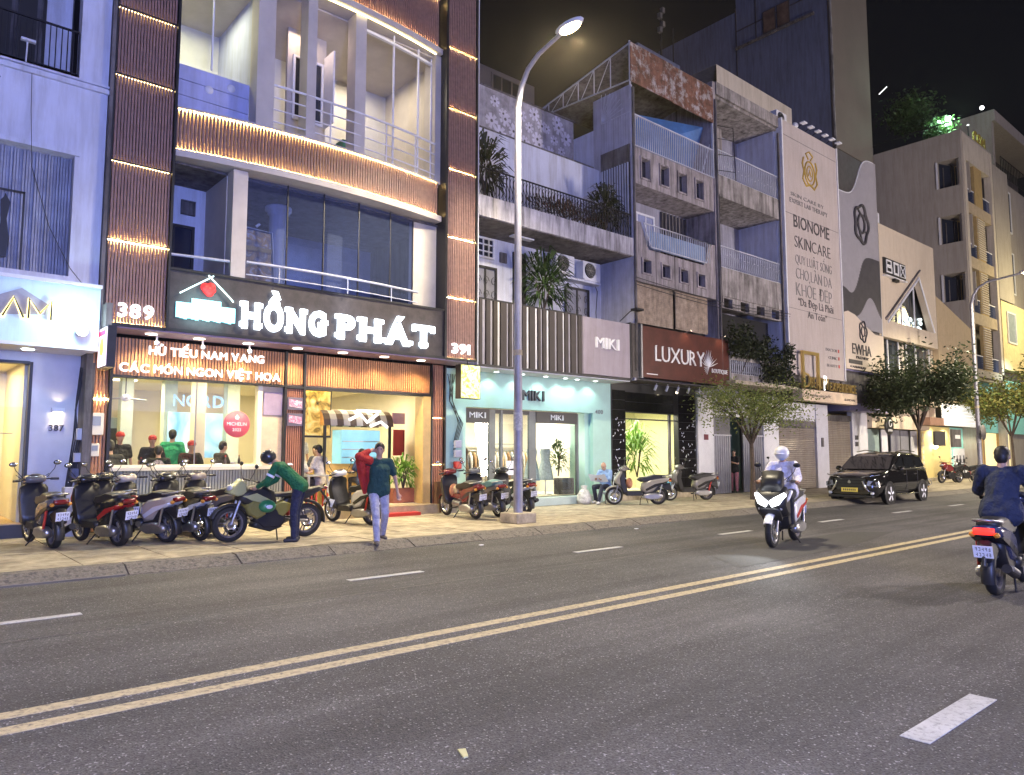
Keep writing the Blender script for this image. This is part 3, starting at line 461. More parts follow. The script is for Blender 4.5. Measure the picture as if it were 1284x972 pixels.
for z0, z1 in ((8.5, 11.95),):
    for a, b in ((5.70, 6.08), (6.80, 7.02), (8.0, 8.28)): P(t, 'column', MB().box(a, b, yc(b, .1), yc(b, .5), z0, z1), M['crw'])
    P(t, 'column', MB().box(10.47, 10.66, 15.2, 15.7, z0, z1), M['crw'])
    P(t, 'floor', MB().box(4.12, 10.66, 15.3, 19, z0-.05, z0), M['crw']); P(t, 'ceiling', MB().box(4.12, 10.66, 15.3, 18, z1-.06, z1-.02), M['crw'])
    P(t, 'back_wall', MB().box(4.12, 10.66, 18.0, 18.1, z0, z1), mat('pale_interior', (.62, .6, .56), .8, var=.05)); P(t, 'side_wall', MB().box(4.05, 4.12, 15.1, 18, z0, z1), M['crw']); P(t, 'side_wall', MB().box(10.66, 10.7, 15.1, 18, z0, z1), M['crw'])
    for k in range(3): P(t, 'blue_panel', MB().box(4.13, 5.69, 15.30, 15.34, 8.55+.33*k, 8.865+.33*k), M['bluew'])
    for cx in (4.85, 5.3): P(t, 'wall_plaque', MB().lathe([(0, 0), (.085, 0), (.09, .02)], (cx, 15.285, 9.15+(cx-4.85)*.4), 14, 'y'), M['white_m'])
    P(t, 'inner_wall', MB().box(5.9, 6.0, 15.8, 18, z0, z1), M['bluew']); P(t, 'inner_wall', MB().box(7.0, 8.0, 16.4, 16.5, z0, z1), M['crw'])
    window(t, 7.1, 7.9, 9.6, 11.2, 16.36, .06, 2, 1, M['white_m'], M['darkglass'])
    o = P(t, 'window_sash', MB().box(0, .04, -.5, 0, 9.5, 11.3), M['white_m'], loc=(7.35, 16.2, 0)); P(t, 'window_sash', MB().box(0, .04, -.5, 0, 9.5, 11.3), M['white_m'], loc=(7.85, 16.2, 0))
    P(t, 'cabinet', MB().box(8.6, 9.1, 16.6, 17.0, 8.5, 9.6), mat('green_cab', (.05, .2, .16), .5, var=.4, scale=5))
    for k in range(4): rl = P(t, 'railing_bar', MB().tube([(x, yc(x, .12), 8.72+.27*k) for x in [6.08+i*(10.47-6.08)/16 for i in range(17)]], .016 if k < 3 else .028, 6), M['white_m'])
    for x in (7.4, 8.9, 9.8): P(t, 'railing_post', MB().tube([(x, yc(x, .12), 8.5), (x, yc(x, .12), 9.55)], .016, 6), M['white_m'])
    for a, b in ((8.29, 9.2), (9.2, 10.0), (10.0, 10.46)): P(t, 'glass_pane', MB().quad((a+.02, yc(a, .3), z0), (b-.02, yc(b, .3), z0), (b-.02, yc(b, .3), 11.7), (a+.02, yc(a, .3), 11.7)), M['glass']); P(t, 'mullion', MB().box(b-.02, b+.02, yc(b, .28), yc(b, .32), z0, z1), M['white_m'])
    P(t, 'glass_pane', MB().quad((4.15, 15.25, 9.56), (5.68, 15.25, 9.56), (5.68, 15.25, 11.9), (4.15, 15.25, 11.9)), M['glass']); P(t, 'mullion', MB().box(4.85, 4.88, 15.22, 15.26, 9.56, 11.95), M['white_m'])
    P(t, 'window_header', arcbox(8.28, 10.47, 11.7, 11.76, .26, .34), M['white_m'])
    P(t, 'cove_led', arcbox(7.1, 10.45, z1-.03, z1-.02, .05, .09), glow('cove', (1, .85, .4), 5))
    lamp(t, 'AREA', (9.2, 16.8, 11.8), 50, (1, .86, .66), 1.2); lamp(t, 'AREA', (4.9, 16.7, 11.8), 42, (.95, .93, .55), 1.0); lamp(t, 'AREA', (7.2, 16.0, 11.8), 10, (1, .75, .6), .6); lamp(t, 'AREA', (7.8, 17.0, 7.35), 45, (.5, .6, 1), 1.5)
# level 1
P(t, 'floor', MB().box(4.12, 10.66, 15.05, 19, 5.05, 5.2), M['concd']); P(t, 'ceiling', MB().box(4.12, 10.66, 15.3, 19, 7.42, 7.46), M['concd'])
P(t, 'back_wall', MB().box(4.12, 5.3, 16.6, 16.7, 5.2, 7.46), M['lavw']); P(t, 'side_wall', MB().box(5.28, 5.34, 15.3, 16.6, 5.2, 7.46), M['crw']); P(t, 'column', MB().box(5.3, 5.6, 14.96, 15.3, 5.2, 7.47), M['crw'])
window(t, 4.2, 5.05, 5.25, 6.55, 16.58, .06, 2, 1, M['blk'], M['darkglass']); window(t, 4.75, 5.05, 6.8, 7.12, 16.58, .03, 1, 1, M['concd'], M['concd'])
P(t, 'inner_back_wall', MB().box(5.6, 10.6, 18.6, 18.7, 5.2, 7.42), mat('night_interior', (.2, .22, .32), .9)); P(t, 'wall_end', MB().box(9.92, 10.66, 15.35, 15.5, 5.2, 7.46), M['crw'])
P(t, 'round_column', MB().cyl((6.75, 16.1, 5.2), (6.75, 16.1, 7.15), .2, 18), M['lavw']); P(t, 'capital', MB().lathe([(.2, 0), (.24, .04), (.24, .09), (.3, .12), (.3, .2), (.2, .2)], (6.75, 16.1, 7.05), 18, 'z'), M['lavw'])
for a, b in ((5.6, 6.55), (6.55, 7.4), (7.4, 8.3), (8.3, 9.2), (9.2, 9.92)):
    P(t, 'glass_pane', MB().quad((a+.01, yc(a, .35), 5.2), (b-.01, yc(b, .35), 5.2), (b-.01, yc(b, .35), 7.45), (a+.01, yc(a, .35), 7.45)), M['dglass']); P(t, 'glass_joint', MB().box(b-.012, b+.012, yc(b, .33), yc(b, .37), 5.2, 7.46), M['blk'])
P(t, 'railing_bar', MB().tube([(x, yc(x, .1), 5.52) for x in [4.14+i*1.15/3 for i in range(4)]], .03, 8), M['rail']); P(t, 'railing_bar', MB().tube([(x, yc(x, .1), 5.56) for x in [5.62+i*4.3/14 for i in range(15)]], .03, 8), M['rail'])
P(t, 'railing_bar', MB().tube([(x, yc(x, .1), 5.3) for x in [5.62+i*4.3/14 for i in range(15)]], .014, 6), M['rail'])
for x in (6.3, 7.9, 9.1): P(t, 'railing_post', MB().tube([(x, yc(x, .1), 5.2), (x, yc(x, .1), 5.55)], .015, 6), M['rail'])
bs = T('banner_stand', 'food photo banner stand behind the dark first floor glass', 'banner', (6.15, 15.6, 5.2)); P(bs, 'print', MB().add([(5.83, 15.62, 5.22), (6.42, 15.55, 5.22), (6.40, 15.65, 6.45), (5.83, 15.72, 6.5)], [(0, 1, 2, 3)]), blotch('food_print', [(.5, .45, .42), (.25, .2, .18), (.5, .3, .12), (.6, .58, .6)], 3.5))
P(bs, 'stripe', MB().add([(5.83, 15.655, 6.02), (6.41, 15.585, 6.0), (6.41, 15.59, 6.1), (5.83, 15.66, 6.12)], [(0, 1, 2, 3)]), M['ochre']); P(bs, 'frame', MB().tube([(5.83, 15.75, 6.55), (6.45, 15.68, 6.5), (6.5, 15.6, 5.2)], .014, 6), M['rail']); P(bs, 'clip_lamp', MB().tube([(6.05, 15.6, 6.55), (6.12, 15.58, 6.62)], .03, 6), M['cloth_w'])
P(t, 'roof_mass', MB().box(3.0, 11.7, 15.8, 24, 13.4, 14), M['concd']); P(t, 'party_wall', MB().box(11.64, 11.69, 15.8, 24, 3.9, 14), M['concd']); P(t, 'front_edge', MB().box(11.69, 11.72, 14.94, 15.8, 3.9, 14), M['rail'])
# fascia sign
sg = T('restaurant_sign', 'dark fascia sign with glowing letters HỒNG PHÁT and a neon pot-and-roof logo', 'sign', (7.3, 14.95, 3.97))
P(sg, 'board', MB().box(4.15, 10.66, 14.99, 15.6, 4.02, 5.17), M['board']); P(sg, 'frame', MB().box(4.12, 10.70, 14.955, 15.6, 5.17, 5.215), M['blk']); P(sg, 'frame', MB().box(4.12, 10.70, 14.955, 15.6, 3.96, 4.02), M['blk'])
for ch_s, a, b in (('HỒNG', 5.55, 7.42), ('PHÁT', 7.70, 10.28)):
    for o in text(sg, ch_s, a, b, 4.20, .52, 14.95, M['lett'], .05, .075, serif=.2, sth=.19, gap=.13): pass
# widths fixed below by glyph layout
lg = P(sg, 'neon_roof', MB().tube([(4.33, 14.93, 4.72), (4.92, 14.93, 5.12), (4.96, 14.93, 5.15)], .014, 6), M['cyanw']); P(sg, 'neon_roof', MB().tube([(4.86, 14.93, 5.15), (5.33, 14.93, 4.72), (5.37, 14.93, 4.67)], .014, 6), M['cyanw'])
q = MB()
for dx, dz, r in ((0, 0, .12), (.05, .05, .09), (-.06, .03, .09), (.02, -.06, .09), (.09, -.01, .06)): q.lathe([(0, -.02), (r, -.015), (r, 0)], (4.87+dx, 14.95+dx*.02, 4.87+dz), 12, 'y')
P(sg, 'neon_flame', q, M['red'])
q = MB()
for k in range(16): x = 4.28+k*.072; q.box(x, x+.066, 14.965-.002*(k % 2), 14.98, 4.25-.012*(k % 3)+.0, 4.55+(.0 if k < 4 or k > 11 else .1)); 
P(sg, 'neon_pot', q, M['cyan'], kind='stuff'); P(sg, 'neon_core', MB().box(4.42, 5.22, 14.95, 14.962, 4.33, 4.43), M['cyanw'])
lamp(sg, 'AREA', (4.85, 14.7, 4.5), 5, (.5, .95, 1), .7, (0, 1, 0)); lamp(sg, 'AREA', (8, 14.6, 4.45), 7, (.7, .75, 1), .4, (0, 1, 0), 4.6)
n1 = T('house_number', 'glowing white number 389 on the left slatted pillar', 'sign', (3.5, 14.95, 4.1)); text(n1, '389', 3.25, 3.87, 4.13, .26, 14.93, glow('num_led', (.95, .96, 1), 1.5), .04, .035, 'digit')
n2 = T('house_number', 'glowing white number 391 on the right slatted pillar', 'sign', (11.1, 14.95, 4.1)); text(n2, '391', 10.85, 11.42, 4.13, .25, 14.93, MATS['num_led'], .04, .035, 'digit')
# soffit + downlights
P(t, 'soffit', MB().box(3.0, 11.66, 15.0, 15.78, 3.93, 3.958), mat('soffit_mauve', (.36, .27, .36), .5, var=.1)); 
for x in (3.95, 4.85, 5.85, 6.95, 8.05, 9.15, 10.2):
    d = T('downlight', {3.95: 'first', 4.85: 'second', 5.85: 'third', 6.95: 'fourth', 8.05: 'fifth', 9.15: 'sixth', 10.2: 'last'}[x]+' round soffit downlight from the left under the restaurant sign', 'lamp', (x, 15.3, 3.9), group='soffit downlights of the restaurant')
    P(d, 'lens', MB().lathe([(0, 0), (.11, 0)], (x, 15.32, 3.912), 18, 'z'), M['down']); P(d, 'rim', MB().lathe([(.11, 0), (.13, .008), (.13, .018)], (x, 15.32, 3.91), 18, 'z'), M['white_m']); lamp(d, 'SPOT', (x, 15.32, 3.89), 115, (1, .80, .45), .1, (0, -.15, -1), spot=150)
for x in (4.1, 4.98, 5.95):
    d = T('security_camera', {4.1: 'left', 4.98: 'middle', 5.95: 'right'}[x]+' white dome camera hanging above the orange slat sign', 'camera', (x, 15.55, 3.7), group='dome cameras'); P(d, 'bracket', MB().cyl((x, 15.5, 3.93), (x, 15.5, 3.8), .02, 8), M['white_m']); P(d, 'dome', MB().ell((x, 15.47, 3.77), .055, 10, 8), M['white_m'])
# ground floor front
sp = P(t, 'sign_panel', MB().box(3.40, 6.86, 15.80, 15.84, 3.13, 3.86), M['slatb']); slats(sp, 3.40, 6.86, 3.13, 3.86, 15.80, .062, .036, .045, M['slatl'], back=False); P(sp, 'bottom_rail', MB().box(3.36, 6.9, 15.72, 15.86, 3.08, 3.128), M['blk'])
sp2 = P(t, 'slat_header', MB().box(6.9, 10.8, 15.80, 15.84, 3.12, 3.86), M['slatb']); slats(sp2, 7.35, 10.78, 3.15, 3.86, 15.80, .062, .036, .045, M['slatl'], back=False); slats(sp2, 6.92, 7.3, 3.15, 3.86, 15.80, .062, .036, .045, M['slatl'], back=False); P(sp2, 'bottom_rail', MB().box(6.9, 10.8, 15.72, 15.86, 3.06, 3.118), M['blk'])
ts = T('menu_sign', 'two lines of white Vietnamese menu lettering on orange slats over the restaurant window', 'sign', (5.1, 15.7, 3.13)); text(ts, 'HỦ TIẾU NAM VANG', 4.02, 6.36, 3.57, .17, 15.73, M['lett2'], .03, .03, gap=.14); text(ts, 'CÁC MÓN NGON VIỆT HOA', 3.50, 6.74, 3.20, .17, 15.73, M['lett2'], .03, .03, gap=.15)
colm = P(t, 'slat_column', MB().box(6.92, 7.32, 15.86, 15.90, .14, 3.06), M['slatb']); slats(colm, 6.92, 7.32, .14, 3.05, 15.8, .05, .03, .045, mat('red_slat', (.40, .17, .10), .5, var=.12, scale=9), back=False)
for x in (6.88, 7.325): P(t, 'frame_post', MB().box(x-.025, x+.025, 15.70, 15.86, .14, 3.88), M['blk'])
coll = P(t, 'slat_column', MB().box(2.98, 3.34, 15.86, 15.90, .14, 3.9), M['slatb']); slats(coll, 2.98, 3.34, .14, 1.0, 15.8, .056, .034, .045, M['slatl'], back=False); slats(coll, 2.98, 3.34, 1.04, 2.62, 15.8, .056, .034, .045, M['slatl'], back=False); slats(coll, 2.98, 3.34, 2.66, 3.9, 15.8, .056, .034, .045, M['slatl'], back=False)
for z in (1.02, 2.64): P(coll, 'led_strip', MB().box(2.99, 3.33, 15.81, 15.82, z-.007, z+.007), MATS['warm_led_hi'])
P(t, 'frame_post', MB().box(3.345, 3.40, 15.7, 15.86, .14, 3.9), M['blk'])
colr = P(t, 'slat_column', MB().box(10.84, 11.22, 15.86, 15.90, .14, 3.9), M['slatb'])
for a, b in ((.14, 1.3), (1.34, 2.5), (2.54, 3.9)): slats(colr, 10.86, 11.2, a, b, 15.8, .056, .034, .045, MATS['red_slat'], back=False)
for z in (1.32, 2.52): P(colr, 'led_strip', MB().box(10.87, 11.19, 15.81, 15.82, z-.006, z+.006), MATS['warm_led_lo'])
for x in (10.82, 11.24): P(t, 'frame_post', MB().box(x-.02, x+.02, 15.70, 15.86, .14, 3.9), M['blk'])
P(t, 'door_jamb', MB().box(10.56, 10.79, 15.72, 16.1, .35, 3.06), mat('gold_jamb', (.62, .42, .16), .5))
# window and counter
P(t, 'counter_cap', MB().box(3.4, 6.86, 15.55, 16.0, 1.27, 1.34), M['cream']); cw = P(t, 'counter_wall', MB().box(3.4, 6.86, 15.73, 15.95, .14, 1.27), mat('counter_green', (.30, .32, .25), .6, var=.1))
me = MB().box(0, .035, -.03, 0, .16, 1.26).mesh('rib'); me.materials.append(mat('counter_rib', (.46, .46, .36), .6, var=.1))
for k in range(57): P(cw, 'rib', me, None, loc=(3.42+k*.06, 15.73, 0))
P(t, 'shop_window', MB().box(3.42, 6.3, 15.86, 15.868, 1.34, 3.08), M['glass']); P(t, 'window_frame', MB().box(6.28, 6.38, 15.78, 15.95, 1.34, 3.08), M['cream']); P(t, 'inner_pier', MB().box(6.38, 6.86, 15.82, 15.95, 1.34, 3.08), mat('beige_pier', (.72, .55, .36), .7)); P(t, 'window_sill', MB().box(3.4, 6.4, 15.75, 15.95, 1.34, 1.38), M['cream'])
P(t, 'pier_notice', MB().box(6.42, 6.84, 15.80, 15.815, 2.45, 2.95), mat('mauve_notice', (.34, .27, .38), .5)); P(t, 'mullion', MB().box(5.0, 5.02, 15.85, 15.88, 1.34, 3.08), M['steel'])
st = T('window_sticker', 'round pink-red award sticker on the restaurant window', 'sticker', (5.85, 15.84, 1.9)); q = MB().lathe([(0, 0), (.285, 0), (.285, .004)], (5.86, 15.845, 2.23), 28, 'y'); P(st, 'disc', q, mat('sticker_red', (.55, .08, .12), .5, var=0, emit=.25))
text(st, 'MICHELIN', 5.65, 6.07, 2.2, .075, 15.842, M['inkw'], .004, .01, 'lettering', False); text(st, '2023', 5.77, 5.95, 2.08, .065, 15.842, M['inkw'], .004, .01, 'lettering', False); P(st, 'emblem', MB().prism([(5.83, 2.33), (5.89, 2.33), (5.91, 2.38), (5.86, 2.44), (5.81, 2.38)], 15.838, 15.842), M['inkw'])
for z, a, b, c1 in ((2.72, 'SHIPPER', 'PICK UP', (.12, .1, .14)), (2.36, 'FREE', 'WIFI', (.12, .1, .14))):
    s_ = T('door_notice', 'small dark notice on the slat column, '+('upper' if z > 2.5 else 'lower')+' of the two', 'sign', (7.1, 15.74, z-.15), group='notices on the slat column'); P(s_, 'panel', MB().box(6.93, 7.31, 15.72, 15.745, z-.14, z+.14), mat('notice_dark', c1, .4, var=.0)); P(s_, 'print', MB().prism([(6.97, z-.06), (7.27, z-.1), (7.27, z+.06), (6.97, z+.1)], 15.714, 15.72), blotch('notice_print', [(.6, .6, .7), (.5, .1, .2), (.7, .7, .75)], 9))
# steps, interior
P(t, 'floor', MB().box(3.3, 11.24, 15.95, 26, .14, .35), M['cream']); P(t, 'door_step', MB().box(7.34, 10.82, 15.35, 15.95, .12, .345), mat('granite_step', (.42, .33, .2), .5, var=.15, scale=8))
P(t, 'interior_back', MB().box(3.3, 11.24, 23, 23.1, .35, 3.5), M['cream']); P(t, 'interior_ceiling', MB().box(3.3, 11.24, 15.9, 23, 3.42, 3.5), M['cream']); P(t, 'interior_wall', MB().box(3.2, 3.3, 15.9, 23, .35, 3.5), M['cream']); P(t, 'interior_wall', MB().box(11.24, 11.3, 15.9, 23, .35, 3.5), M['cream'])
for x, y, w_ in ((4.2, 18.5, .25), (5.4, 19.5, .3), (4.75, 21, .25), (6.6, 18.5, .3)): P(t, 'interior_pillar', MB().box(x, x+w_, y, y+w_, .35, 3.42), mat('pale_pillar', (.62, .7, .6), .6))
P(t, 'interior_pillar', MB().box(5.5, 5.75, 17.5, 17.8, .35, 3.42), M['cream'])
P(t, 'steel_panel', MB().box(3.3, 5.2, 22.8, 22.9, .4, 2.6), mat('steel_blue', (.35, .45, .5), .3)); 
for x in (3.9, 4.9): P(t, 'doorway', MB().box(x, x+.45, 22.7, 22.8, .4, 2.3), M['blk'])
vm = T('menu_screen', 'pale blue menu board with yellow figure behind the window diners', 'screen', (5.3, 19, 1.5)); P(vm, 'panel', MB().box(5.3, 6.8, 18.8, 18.86, 1.5, 2.6), blotch('blue_print', [(.12, .35, .65), (.4, .65, .8), (.6, .7, .7)], 1.3, .25)); text(vm, 'NORD', 5.4, 6.6, 2.75, .3, 18.8, mat('blue_let', (.3, .5, .85), .5, emit=.35, ecol=(.3, .5, 1)), .03, .03)  # panel and glowing letters stand in for a sign reflected in the glass
for x, y in ((4.6, 17.2), (6.3, 17.4), (8.2, 17.3), (9.8, 17.6), (4.6, 20), (8.6, 20.5)):
    P(t, 'ceiling_panel', MB().box(x-.25, x+.25, y-.12, y+.12, 3.40, 3.418), glow('ceil_panel', (1, .96, .85), 5)); lamp(t, 'AREA', (x, y, 3.37), 42, (1, .86, .55), .9)
fan = T('ceiling_fan', 'small white pendant fan behind the restaurant window', 'fan', (4.05, 17.5, 2.6)); P(fan, 'rod', MB().cyl((4.05, 17.5, 3.42), (4.05, 17.5, 2.85), .012, 6), M['blk']); P(fan, 'motor', MB().ell((4.05, 17.5, 2.8), (.1, .1, .08)), M['white_m'])
for k in range(3): a = k*2.09+.4; P(fan, 'blade', MB().tube([(4.05, 17.5, 2.8), (4.05+.5*cos(a), 17.5+.5*sin(a), 2.78)], .022, 4), M['steel'])
# street cart inside door
c = T('food_cart', 'food stall with a round brown-and-white awning and lit glass case inside the doorway', 'stall', (9.2, 17.6, .35)); q = MB(); 
for k in range(13):
    a0 = pi*k/13; a1 = pi*(k+1)/13; x0 = 9.0; q = MB(); R = .33
    q.add([(xx, 17.25-R*cos(a)*.9, 2.35+R*sin(a)) for xx in (8.25, 10.35) for a in (a0, a1)], [(0, 1, 3, 2)])
nst = 11
for k in range(nst):
    x0 = 8.35+k*.18; q = MB(); ring = [(17.15-.38*cos(pi*i/8), 2.3+.42*sin(pi*i/8)) for i in range(9)]
    q.add([(x0, y, z) for y, z in ring]+[(x0+.18, y, z) for y, z in ring], [(i, i+1, i+10, i+9) for i in range(8)]); P(c, 'awning_stripe', q, mat('awn_brown', (.12, .08, .05), .6, var=0) if k % 2 == 0 else mat('awn_cream', (.55, .5, .38), .6, var=0))
ring = [(8.35, 17.15-.38*cos(pi*i/8), 2.3+.42*sin(pi*i/8)) for i in range(9)]; P(c, 'awning_end', MB().add(ring, [tuple(range(9))]), mat('awn_end', (.75, .4, .12), .5, var=0))
for x in (8.4, 10.25): P(c, 'post', MB().box(x-.03, x+.03, 16.8, 16.86, .35, 2.3), M['blk'])
P(c, 'base', MB().box(8.35, 10.3, 16.85, 17.5, .35, 1.35), mat('cart_yellow', (.75, .5, .14), .5)); P(c, 'glass_case', MB().box(8.9, 10.0, 16.9, 17.4, 1.35, 2.2), mat('case', (.3, .6, .65), .2, emit=.35, ecol=(.4, .9, .95)))
for k in range(3): P(c, 'case_shelf', MB().box(8.92, 9.98, 16.87, 16.9, 1.5+.2*k, 1.52+.2*k), M['steel'])
P(c, 'stall_lettering', MB().tube([(9.0, 16.7, 2.45), (9.3, 16.7, 2.6), (9.5, 16.7, 2.4), (9.8, 16.7, 2.62)], .04, 5), M['lett2']); P(c, 'stall_lettering', MB().tube([(9.6, 16.7, 2.3), (9.9, 16.7, 2.42), (10.1, 16.7, 2.28)], .035, 5), M['lett2']); P(c, 'stall_lettering', MB().box(9.2, 9.9, 16.7, 16.72, 2.66, 2.72), M['lett2'])
mu = T('food_poster', 'large framed golden food photo poster at the left of the doorway', 'poster', (7.8, 17.0, 1.9)); P(mu, 'print', MB().box(7.62, 8.62, 17.0, 17.02, 2.05, 3.15), blotch('golden_food', [(.05, .04, .01), (.5, .3, .05), (.8, .55, .12), (.7, .6, .3)], 4, .35)); P(mu, 'frame', MB().box(7.58, 8.66, 17.02, 17.06, 2.0, 3.2), M['blk'])
P(t, 'wall_notice', MB().box(10.9, 10.93, 17.2, 17.6, 1.6, 2.2), M['redp']); P(t, 'red_poster', MB().box(10.6, 10.95, 17.2, 17.23, 1.55, 2.25), M['redp']); P(t, 'red_poster', MB().box(10.55, 10.95, 17.2, 17.23, 2.4, 2.7), mat('pink_notice', (.6, .35, .3), .6))
pp = MB().box(9.95, 10.75, 16.1, 16.5, .36, .72); bush('potted_plant', 'bushy green potted plants in an orange planter by the restaurant door', 'plant', (10.35, 16.3, .72), (.42, .3, .38), 260, .3, .05, M['leafb'], pot=pp)
P(t, 'door_mat', MB().box(9.2, 10.1, 15.1, 15.35, .122, .2), M['redp'])
ylb = T('lightbox_sign', 'yellow food photo lightbox hanging at the right end of the restaurant', 'sign', (11.2, 14.9, 3.0)); P(ylb, 'face', MB().box(11.02, 11.60, 14.72, 14.74, 3.0, 3.82), blotch('yellow_food', [(.15, .35, .03), (.85, .75, .1), (.95, .9, .4), (.4, .5, .05), (.9, .6, .1)], 6, 1.1)); P(ylb, 'casing', MB().box(11.0, 11.63, 14.741, 14.95, 2.98, 3.84), M['blk']); P(ylb, 'hanger', MB().tube([(11.3, 14.85, 3.84), (11.3, 14.85, 3.98)], .015, 6), M['blk'])
plb = T('lightbox_sign', 'small pink lit blade sign with yellow bowl left of the menu sign', 'sign', (3.0, 14.9, 3.1)); P(plb, 'casing', MB().box(2.99, 3.13, 14.35, 15.0, 3.12, 3.86), M['blk']); P(plb, 'face', MB().box(2.975, 2.989, 14.38, 14.97, 3.15, 3.83), mat('pink_face', (.9, .8, .9), .5, emit=.9, ecol=(1, .75, .85))); P(plb, 'bowl_print', MB().lathe([(0, 0), (.17, 0)], (2.972, 14.68, 3.5), 16, 'x'), mat('bowl_orange', (.9, .4, .05), .5, emit=.6)); P(plb, 'banner_print', MB().box(2.968, 2.972, 14.42, 14.95, 3.70, 3.79), mat('bowl_red', (.7, .03, .1), .5, emit=.5)); P(plb, 'wing_casing', MB().box(3.0, 3.1, 14.6, 15.6, 3.86, 4.3), M['concd'])
for z, s_ in ((1.95, .26), (1.55, .15)):
    mbx = T('electric_meter', ('larger upper' if s_ > .2 else 'smaller lower')+' cream meter box on the left slat column', 'meter', (3.15, 15.7, z), group='meter boxes'); P(mbx, 'casing', MB().cbox(3.13-s_/2, 3.13+s_/2, 15.6, 15.75, z, z+s_*1.6, .012), M['cream']); P(mbx, 'window', MB().box(3.13-s_*.3, 3.13+s_*.3, 15.59, 15.6, z+s_*.7, z+s_*1.35), mat('meter_win', (.35, .38, .42), .2))
bn_ = T('waste_bin', 'pale grey waste bin at the foot of the right slat column', 'bin', (11.05, 15.3, Z0)); P(bn_, 'body', MB().lathe([(0, 0), (.16, 0), (.18, .6), (.17, .66), (0, .66)], (11.15, 15.3, .122), 16, 'z'), M['graywall']); P(bn_, 'lid', MB().lathe([(.19, .66), (.17, .72), (0, .74)], (11.15, 15.3, .122), 16, 'z'), M['steel']); ONE('post', 'short dark wooden post at the right corner of the doorway', 'post', MB().box(10.78, 10.92, 15.4, 15.52, .12, .9), mat('dark_wood', (.12, .06, .04), .7))
def holed(x0, x1, z0, z1, holes, y0, y1, q=None):
    q = q or MB(); xs = sorted({x0, x1, *[a for h in holes for a in h[:2]]}); zs = sorted({z0, z1, *[a for h in holes for a in h[2:]]})
    for i in range(len(xs)-1):
        for j in range(len(zs)-1):
            cx = (xs[i]+xs[i+1])/2; cz = (zs[j]+zs[j+1])/2
            if not any(h[0] < cx < h[1] and h[2] < cz < h[3] for h in holes): q.box(xs[i], xs[i+1], y0, y1, zs[j], zs[j+1])
    return q
# ================================================================== fashion shop house (MIKI)
t = T('fashion_shophouse', 'white shophouse over the mint MIKI fashion shop, with dark planted balconies', 'building', (14.8, 15, Z0))
mint = M['mint']
P(t, 'shop_wall', holed(11.26, 17.78, Z0, 3.86, [(11.98, 16.95, .35, 2.86)], 15.8, 16.05), mint); P(t, 'step', MB().cbox(11.9, 17.0, 15.45, 16.1, Z0, .35, .01), mat('mint_step', (.42, .52, .5), .6, var=.06))
P(t, 'reveal', MB().box(16.72, 16.95, 15.95, 16.6, .35, 2.86), mint)
for x0, x1 in ((12.86, 13.08), (13.28, 13.36), (14.36, 14.62), (16.32, 16.4)): P(t, 'shop_frame', MB().box(x0, x1, 15.90, 15.98, .35, 2.82), mat('grey_frame', (.10, .12, .13), .4))
P(t, 'header', MB().box(11.98, 12.86, 15.88, 16.0, 2.44, 2.84), M['blk']); P(t, 'header', MB().box(14.62, 16.32, 15.88, 16.0, 2.5, 2.84), M['blk']); P(t, 'header', MB().box(12.86, 14.62, 15.92, 16.0, 2.72, 2.84), M['blk'])
for a, b in ((11.98, 12.86), (13.08, 13.28), (13.36, 14.36), (14.62, 16.32)): P(t, 'glass_pane', MB().box(a, b, 15.93, 15.937, .37, 2.72 if b in (13.28, 14.36) else 2.48), M['glass'])
P(t, 'shop_floor', MB().box(11.9, 17.0, 16.05, 20, .3, .352), M['cream']); P(t, 'shop_back', MB().box(11.3, 17.4, 19.5, 19.6, .3, 3.2), mat('shop_white', (.85, .8, .66), .8, var=.02)); P(t, 'shop_side', MB().box(11.3, 11.36, 16.05, 19.5, .3, 3.2), MATS['shop_white']); P(t, 'shop_side', MB().box(17.0, 17.06, 16.05, 19.5, .3, 3.2), MATS['shop_white']); P(t, 'shop_ceiling', MB().box(11.3, 17.0, 16.05, 19.5, 3.0, 3.06), MATS['shop_white'])
for x in (12.6, 14.3, 16): lamp(t, 'AREA', (x, 17.6, 2.96), 62, (1, .95, .78), 1.0); P(t, 'ceiling_panel', MB().box(x-.4, x+.4, 17.2, 17.3, 2.98, 2.995), MATS['ceil_panel'])
P(t, 'rail_shelf', MB().box(11.8, 16.8, 19.0, 19.3, 1.9, 1.94), M['steel'])
P(t, 'soffit', MB().box(11.72, 17.8, 15.0, 15.8, 3.84, 3.875), M['white_m'])
for i, x in enumerate((11.95, 12.75, 13.7, 14.6, 15.4, 15.9, 16.7)):
    d = T('downlight', ('first', 'second', 'third', 'fourth', 'fifth', 'sixth', 'seventh')[i]+' cool soffit light from the left above the mint MIKI wall', 'lamp', (x, 15.4, 3.8), group='soffit downlights of the mint shop')
    P(d, 'lens', MB().lathe([(0, 0), (.07, 0)], (x, 15.45, 3.82), 14, 'z'), M['downc']); P(d, 'rim', MB().lathe([(.07, 0), (.09, .02)], (x, 15.45, 3.82), 14, 'z'), M['white_m']); lamp(d, 'SPOT', (x, 15.45, 3.8), 22, (.80, 1, .95), .07, (0, .25, -1), spot=120)
ms = T('shop_sign', 'black raised letters MIKI on the mint wall above the shop glass', 'sign', (14.4, 15.8, 3.1)); text(ms, 'MIKI', 13.98, 14.82, 3.13, .31, 15.79, M['ink'], .06, .02, gap=.2)
hs = T('shop_sign', 'white letters MIKI on the left black glass header', 'sign', (12.3, 15.87, 2.55)); text(hs, 'MIKI', 12.15, 12.72, 2.58, .16, 15.875, M['inkw'], .012, .03); hs = T('shop_sign', 'white letters MIKI on the right black glass header', 'sign', (15.5, 15.87, 2.6)); text(hs, 'MIKI', 15.2, 15.72, 2.6, .16, 15.875, M['inkw'], .012, .03)
